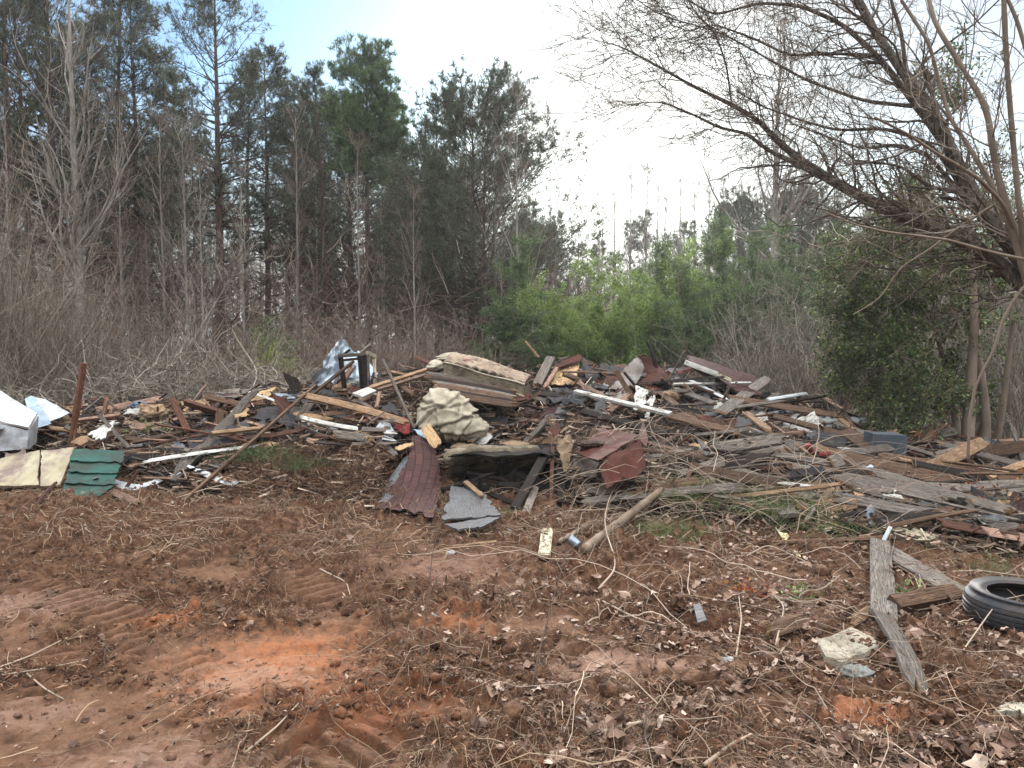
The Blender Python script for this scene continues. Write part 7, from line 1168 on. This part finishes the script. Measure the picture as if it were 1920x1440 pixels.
# individually visible branches on the ground
def gbranch(pts, r0, label, mat='vine', name='fallen_branch', cat='branch'):
    pp = np.array([hit(px, py, l) for px, py, l in pts]); n = 22; s = np.linspace(0, len(pp) - 1, n); c = np.stack([np.interp(s, range(len(pp)), pp[:, i]) for i in range(3)], 1)
    for _ in range(3): c[1:-1] = (c[:-2] + c[2:] + 2 * c[1:-1]) / 4
    tag(tubes(MB(), c, np.linspace(r0, r0 * .45, n), 7, cap=True).build(name, M[mat], smooth=True), label, cat)
for pts, r0, lab in [([(1110, 1390, .02), (1170, 1382, .05), (1250, 1370, .05), (1330, 1385, .02)], .009, 'curved grey branch lying at the bottom centre right'), ([(1320, 1440, .01), (1370, 1410, .03), (1410, 1385, .02)], .009, 'short forked stick at the bottom right of centre'), ([(1075, 1365, .02), (1100, 1378, .02), (1128, 1390, .01)], .011, 'short thick grey twig left of the curved branch'),
 ([(0, 1255, .01), (60, 1240, .03), (115, 1215, .04)], .006, 'pale straw-coloured branch at the left edge, upper one'), ([(0, 1270, .01), (80, 1262, .02), (180, 1245, .03)], .005, 'pale straw-coloured branch at the left edge, lower one'), ([(50, 1270, .02), (85, 1300, .02), (120, 1315, .01)], .005, 'thin twig angled down at the lower left'), ([(1120, 1115, .03), (1160, 1080, .06), (1130, 1010, .12), (1145, 960, .2), (1210, 900, .25)], .007, 'tall looping vine rising beside the stripped log'),
 ([(1400, 1050, .03), (1440, 1035, .06), (1520, 1068, .04), (1560, 1100, .02)], .006, 'pale curved vine lying below the long brown stick'), ([(1462, 1200, .02), (1452, 1235, .05), (1472, 1155, .06), (1440, 1120, .04)], .006, 'whitish bowed stick standing near the broken timber end'), ([(1130, 1140, .04), (1200, 1180, .05), (1300, 1200, .04), (1380, 1240, .02)], .006, 'long pale vine crossing the dip'), ([(1380, 1240, .02), (1390, 1190, .08), (1385, 1150, .1)], .005, 'upright pale stick beside the flaky white scrap'),
 ([(1800, 1235, .02), (1870, 1180, .16), (1930, 1180, .2)], .004, 'thin arching stem across the tyre front'), ([(1715, 1085, .03), (1830, 1080, .04), (1930, 1090, .03)], .008, 'pale stick lying behind the tyre'), ([(330, 985, .02), (420, 975, .03), (540, 985, .02)], .006, 'dry branch on the soil left of centre'), ([(600, 1075, .03), (650, 1100, .03), (660, 1135, .02)], .006, 'forked pale root in the bare soil'), ([(740, 1000, .02), (755, 985, .03), (800, 990, .02), (815, 985, .02)], .005, 'pale bent root near the grey plywood'), ([(455, 1420, .01), (520, 1380, .04), (560, 1340, .05)], .006, 'thin stick at the edge of the orange clay'), ([(330, 945, .06), (420, 925, .1), (520, 930, .03)], .006, 'bowed twig beside the short white strip')]:
    gbranch(pts, r0, lab)
# far wood: trunks and twigs beyond the individual trees
def farwood():
    n = 900; a = rng.uniform(-60, 60, n); Y = rng.uniform(46, 85, n); X = np.tan(np.radians(a)) * Y; u = topx(X, Y); H = rng.uniform(.6, 1.1, n) * np.interp(u, [0, 900, 1150, 1500, 1900], [10, 8, 6.5, 8, 11]); st = np.stack([X, Y, np.zeros(n)], 1); l = grow(st, np.tile([0, 0, 1.0], (n, 1)), H, 7, .03, 0); r_ = rng.uniform(.05, .12, n)[:, None] * np.linspace(1, .25, 7)[None]; mb = tubes(MB(), l, r_, 4); l1, r1 = sprout(l, r_, 14, .2, 1, 45, .22, 4, .15, .08, .4, rng, .6, .4, .016); tubes(mb, l1, r1, 3); l2, r2 = sprout(l1, r1, 4, .2, 1, 45, .5, 3, .2, .05, .6, rng, .4, .5, .012); tubes(mb, l2, r2, 3)
    tag(mb.build('far_wood', M['twig'], origin=(0, 0, 0)), 'far bare wood closing the view behind the trees', 'wood', None, 'stuff')
    n = 26000; a = rng.uniform(-60, 60, n); Y = rng.uniform(22, 48, n); X = np.tan(np.radians(a)) * Y; st = np.stack([X, Y, rng.random(n) ** 1.6 * np.interp(topx(X, Y), [0, 1000, 1150, 1900], [5.0, 4.2, 3.0, 4.0])], 1); l = grow(st, rng.normal(size=(n, 3)) * [1, 1, .5] + [0, 0, .5], rng.uniform(.6, 2.2, n), 5, .16, .02)
    tag(tubes(MB(), l, rng.uniform(.008, .02, n)[:, None] * np.linspace(1, .4, 5)[None], 3).build('wood_undergrowth', M['twigr'], origin=(0, 0, 0)), 'dense dark twiggy undergrowth inside the wood', 'undergrowth', None, 'stuff')
farwood()
def woodfloor():
    n = 26000; px = rng.uniform(-300, 2300, n); Y = rng.uniform(10, 24, n); X = (px - 960) / FPX * Y; Z = ground(X, Y, False) + .02 + rng.random(n) * .03 + mound(X, Y); k = (mound(X, Y) < .15); X, Y, Z = X[k], Y[k], Z[k]; n = len(X); a = rng.uniform(0, 6.28, n)
    tag(leaves(MB(), np.stack([X, Y, Z], 1), np.stack([np.cos(a), np.sin(a), rng.normal(0, .4, n)], 1), .10 * rng.uniform(.6, 1.3, n), .06, .4, flat=2).build('forest_floor_leaves', M['litter'], origin=(0, 0, 0)), 'fallen leaves on the floor of the wood', 'leaf litter', None, 'stuff')
woodfloor()
# ---------------------------------------------------------------- haze
def haze():
    m = bpy.data.materials.new('thin_haze'); m.use_nodes = True; m.node_tree.nodes.clear(); o = m.node_tree.nodes.new('ShaderNodeOutputMaterial'); v = m.node_tree.nodes.new('ShaderNodeVolumePrincipled')
    v.inputs['Density'].default_value = 0.0007; v.inputs['Color'].default_value = (0.93, 0.95, 1, 1); v.inputs['Anisotropy'].default_value = 0.5; m.node_tree.links.new(v.outputs[0], o.inputs['Volume'])
    mb = MB(); z0, z1 = -1.6, 24.0; x = 640; c = np.array([[-x, -x, z0], [x, -x, z0], [x, x, z0], [-x, x, z0], [-x, -x, z1], [x, -x, z1], [x, x, z1], [-x, x, z1]]); mb.add(c, [[3, 2, 1, 0], [4, 5, 6, 7], [0, 1, 5, 4], [1, 2, 6, 5], [2, 3, 7, 6], [3, 0, 4, 7]])
    tag(mb.build('haze', m, origin=(0, 0, 0)), 'thin bright haze in the air between the trees', None, None, 'stuff')
haze()
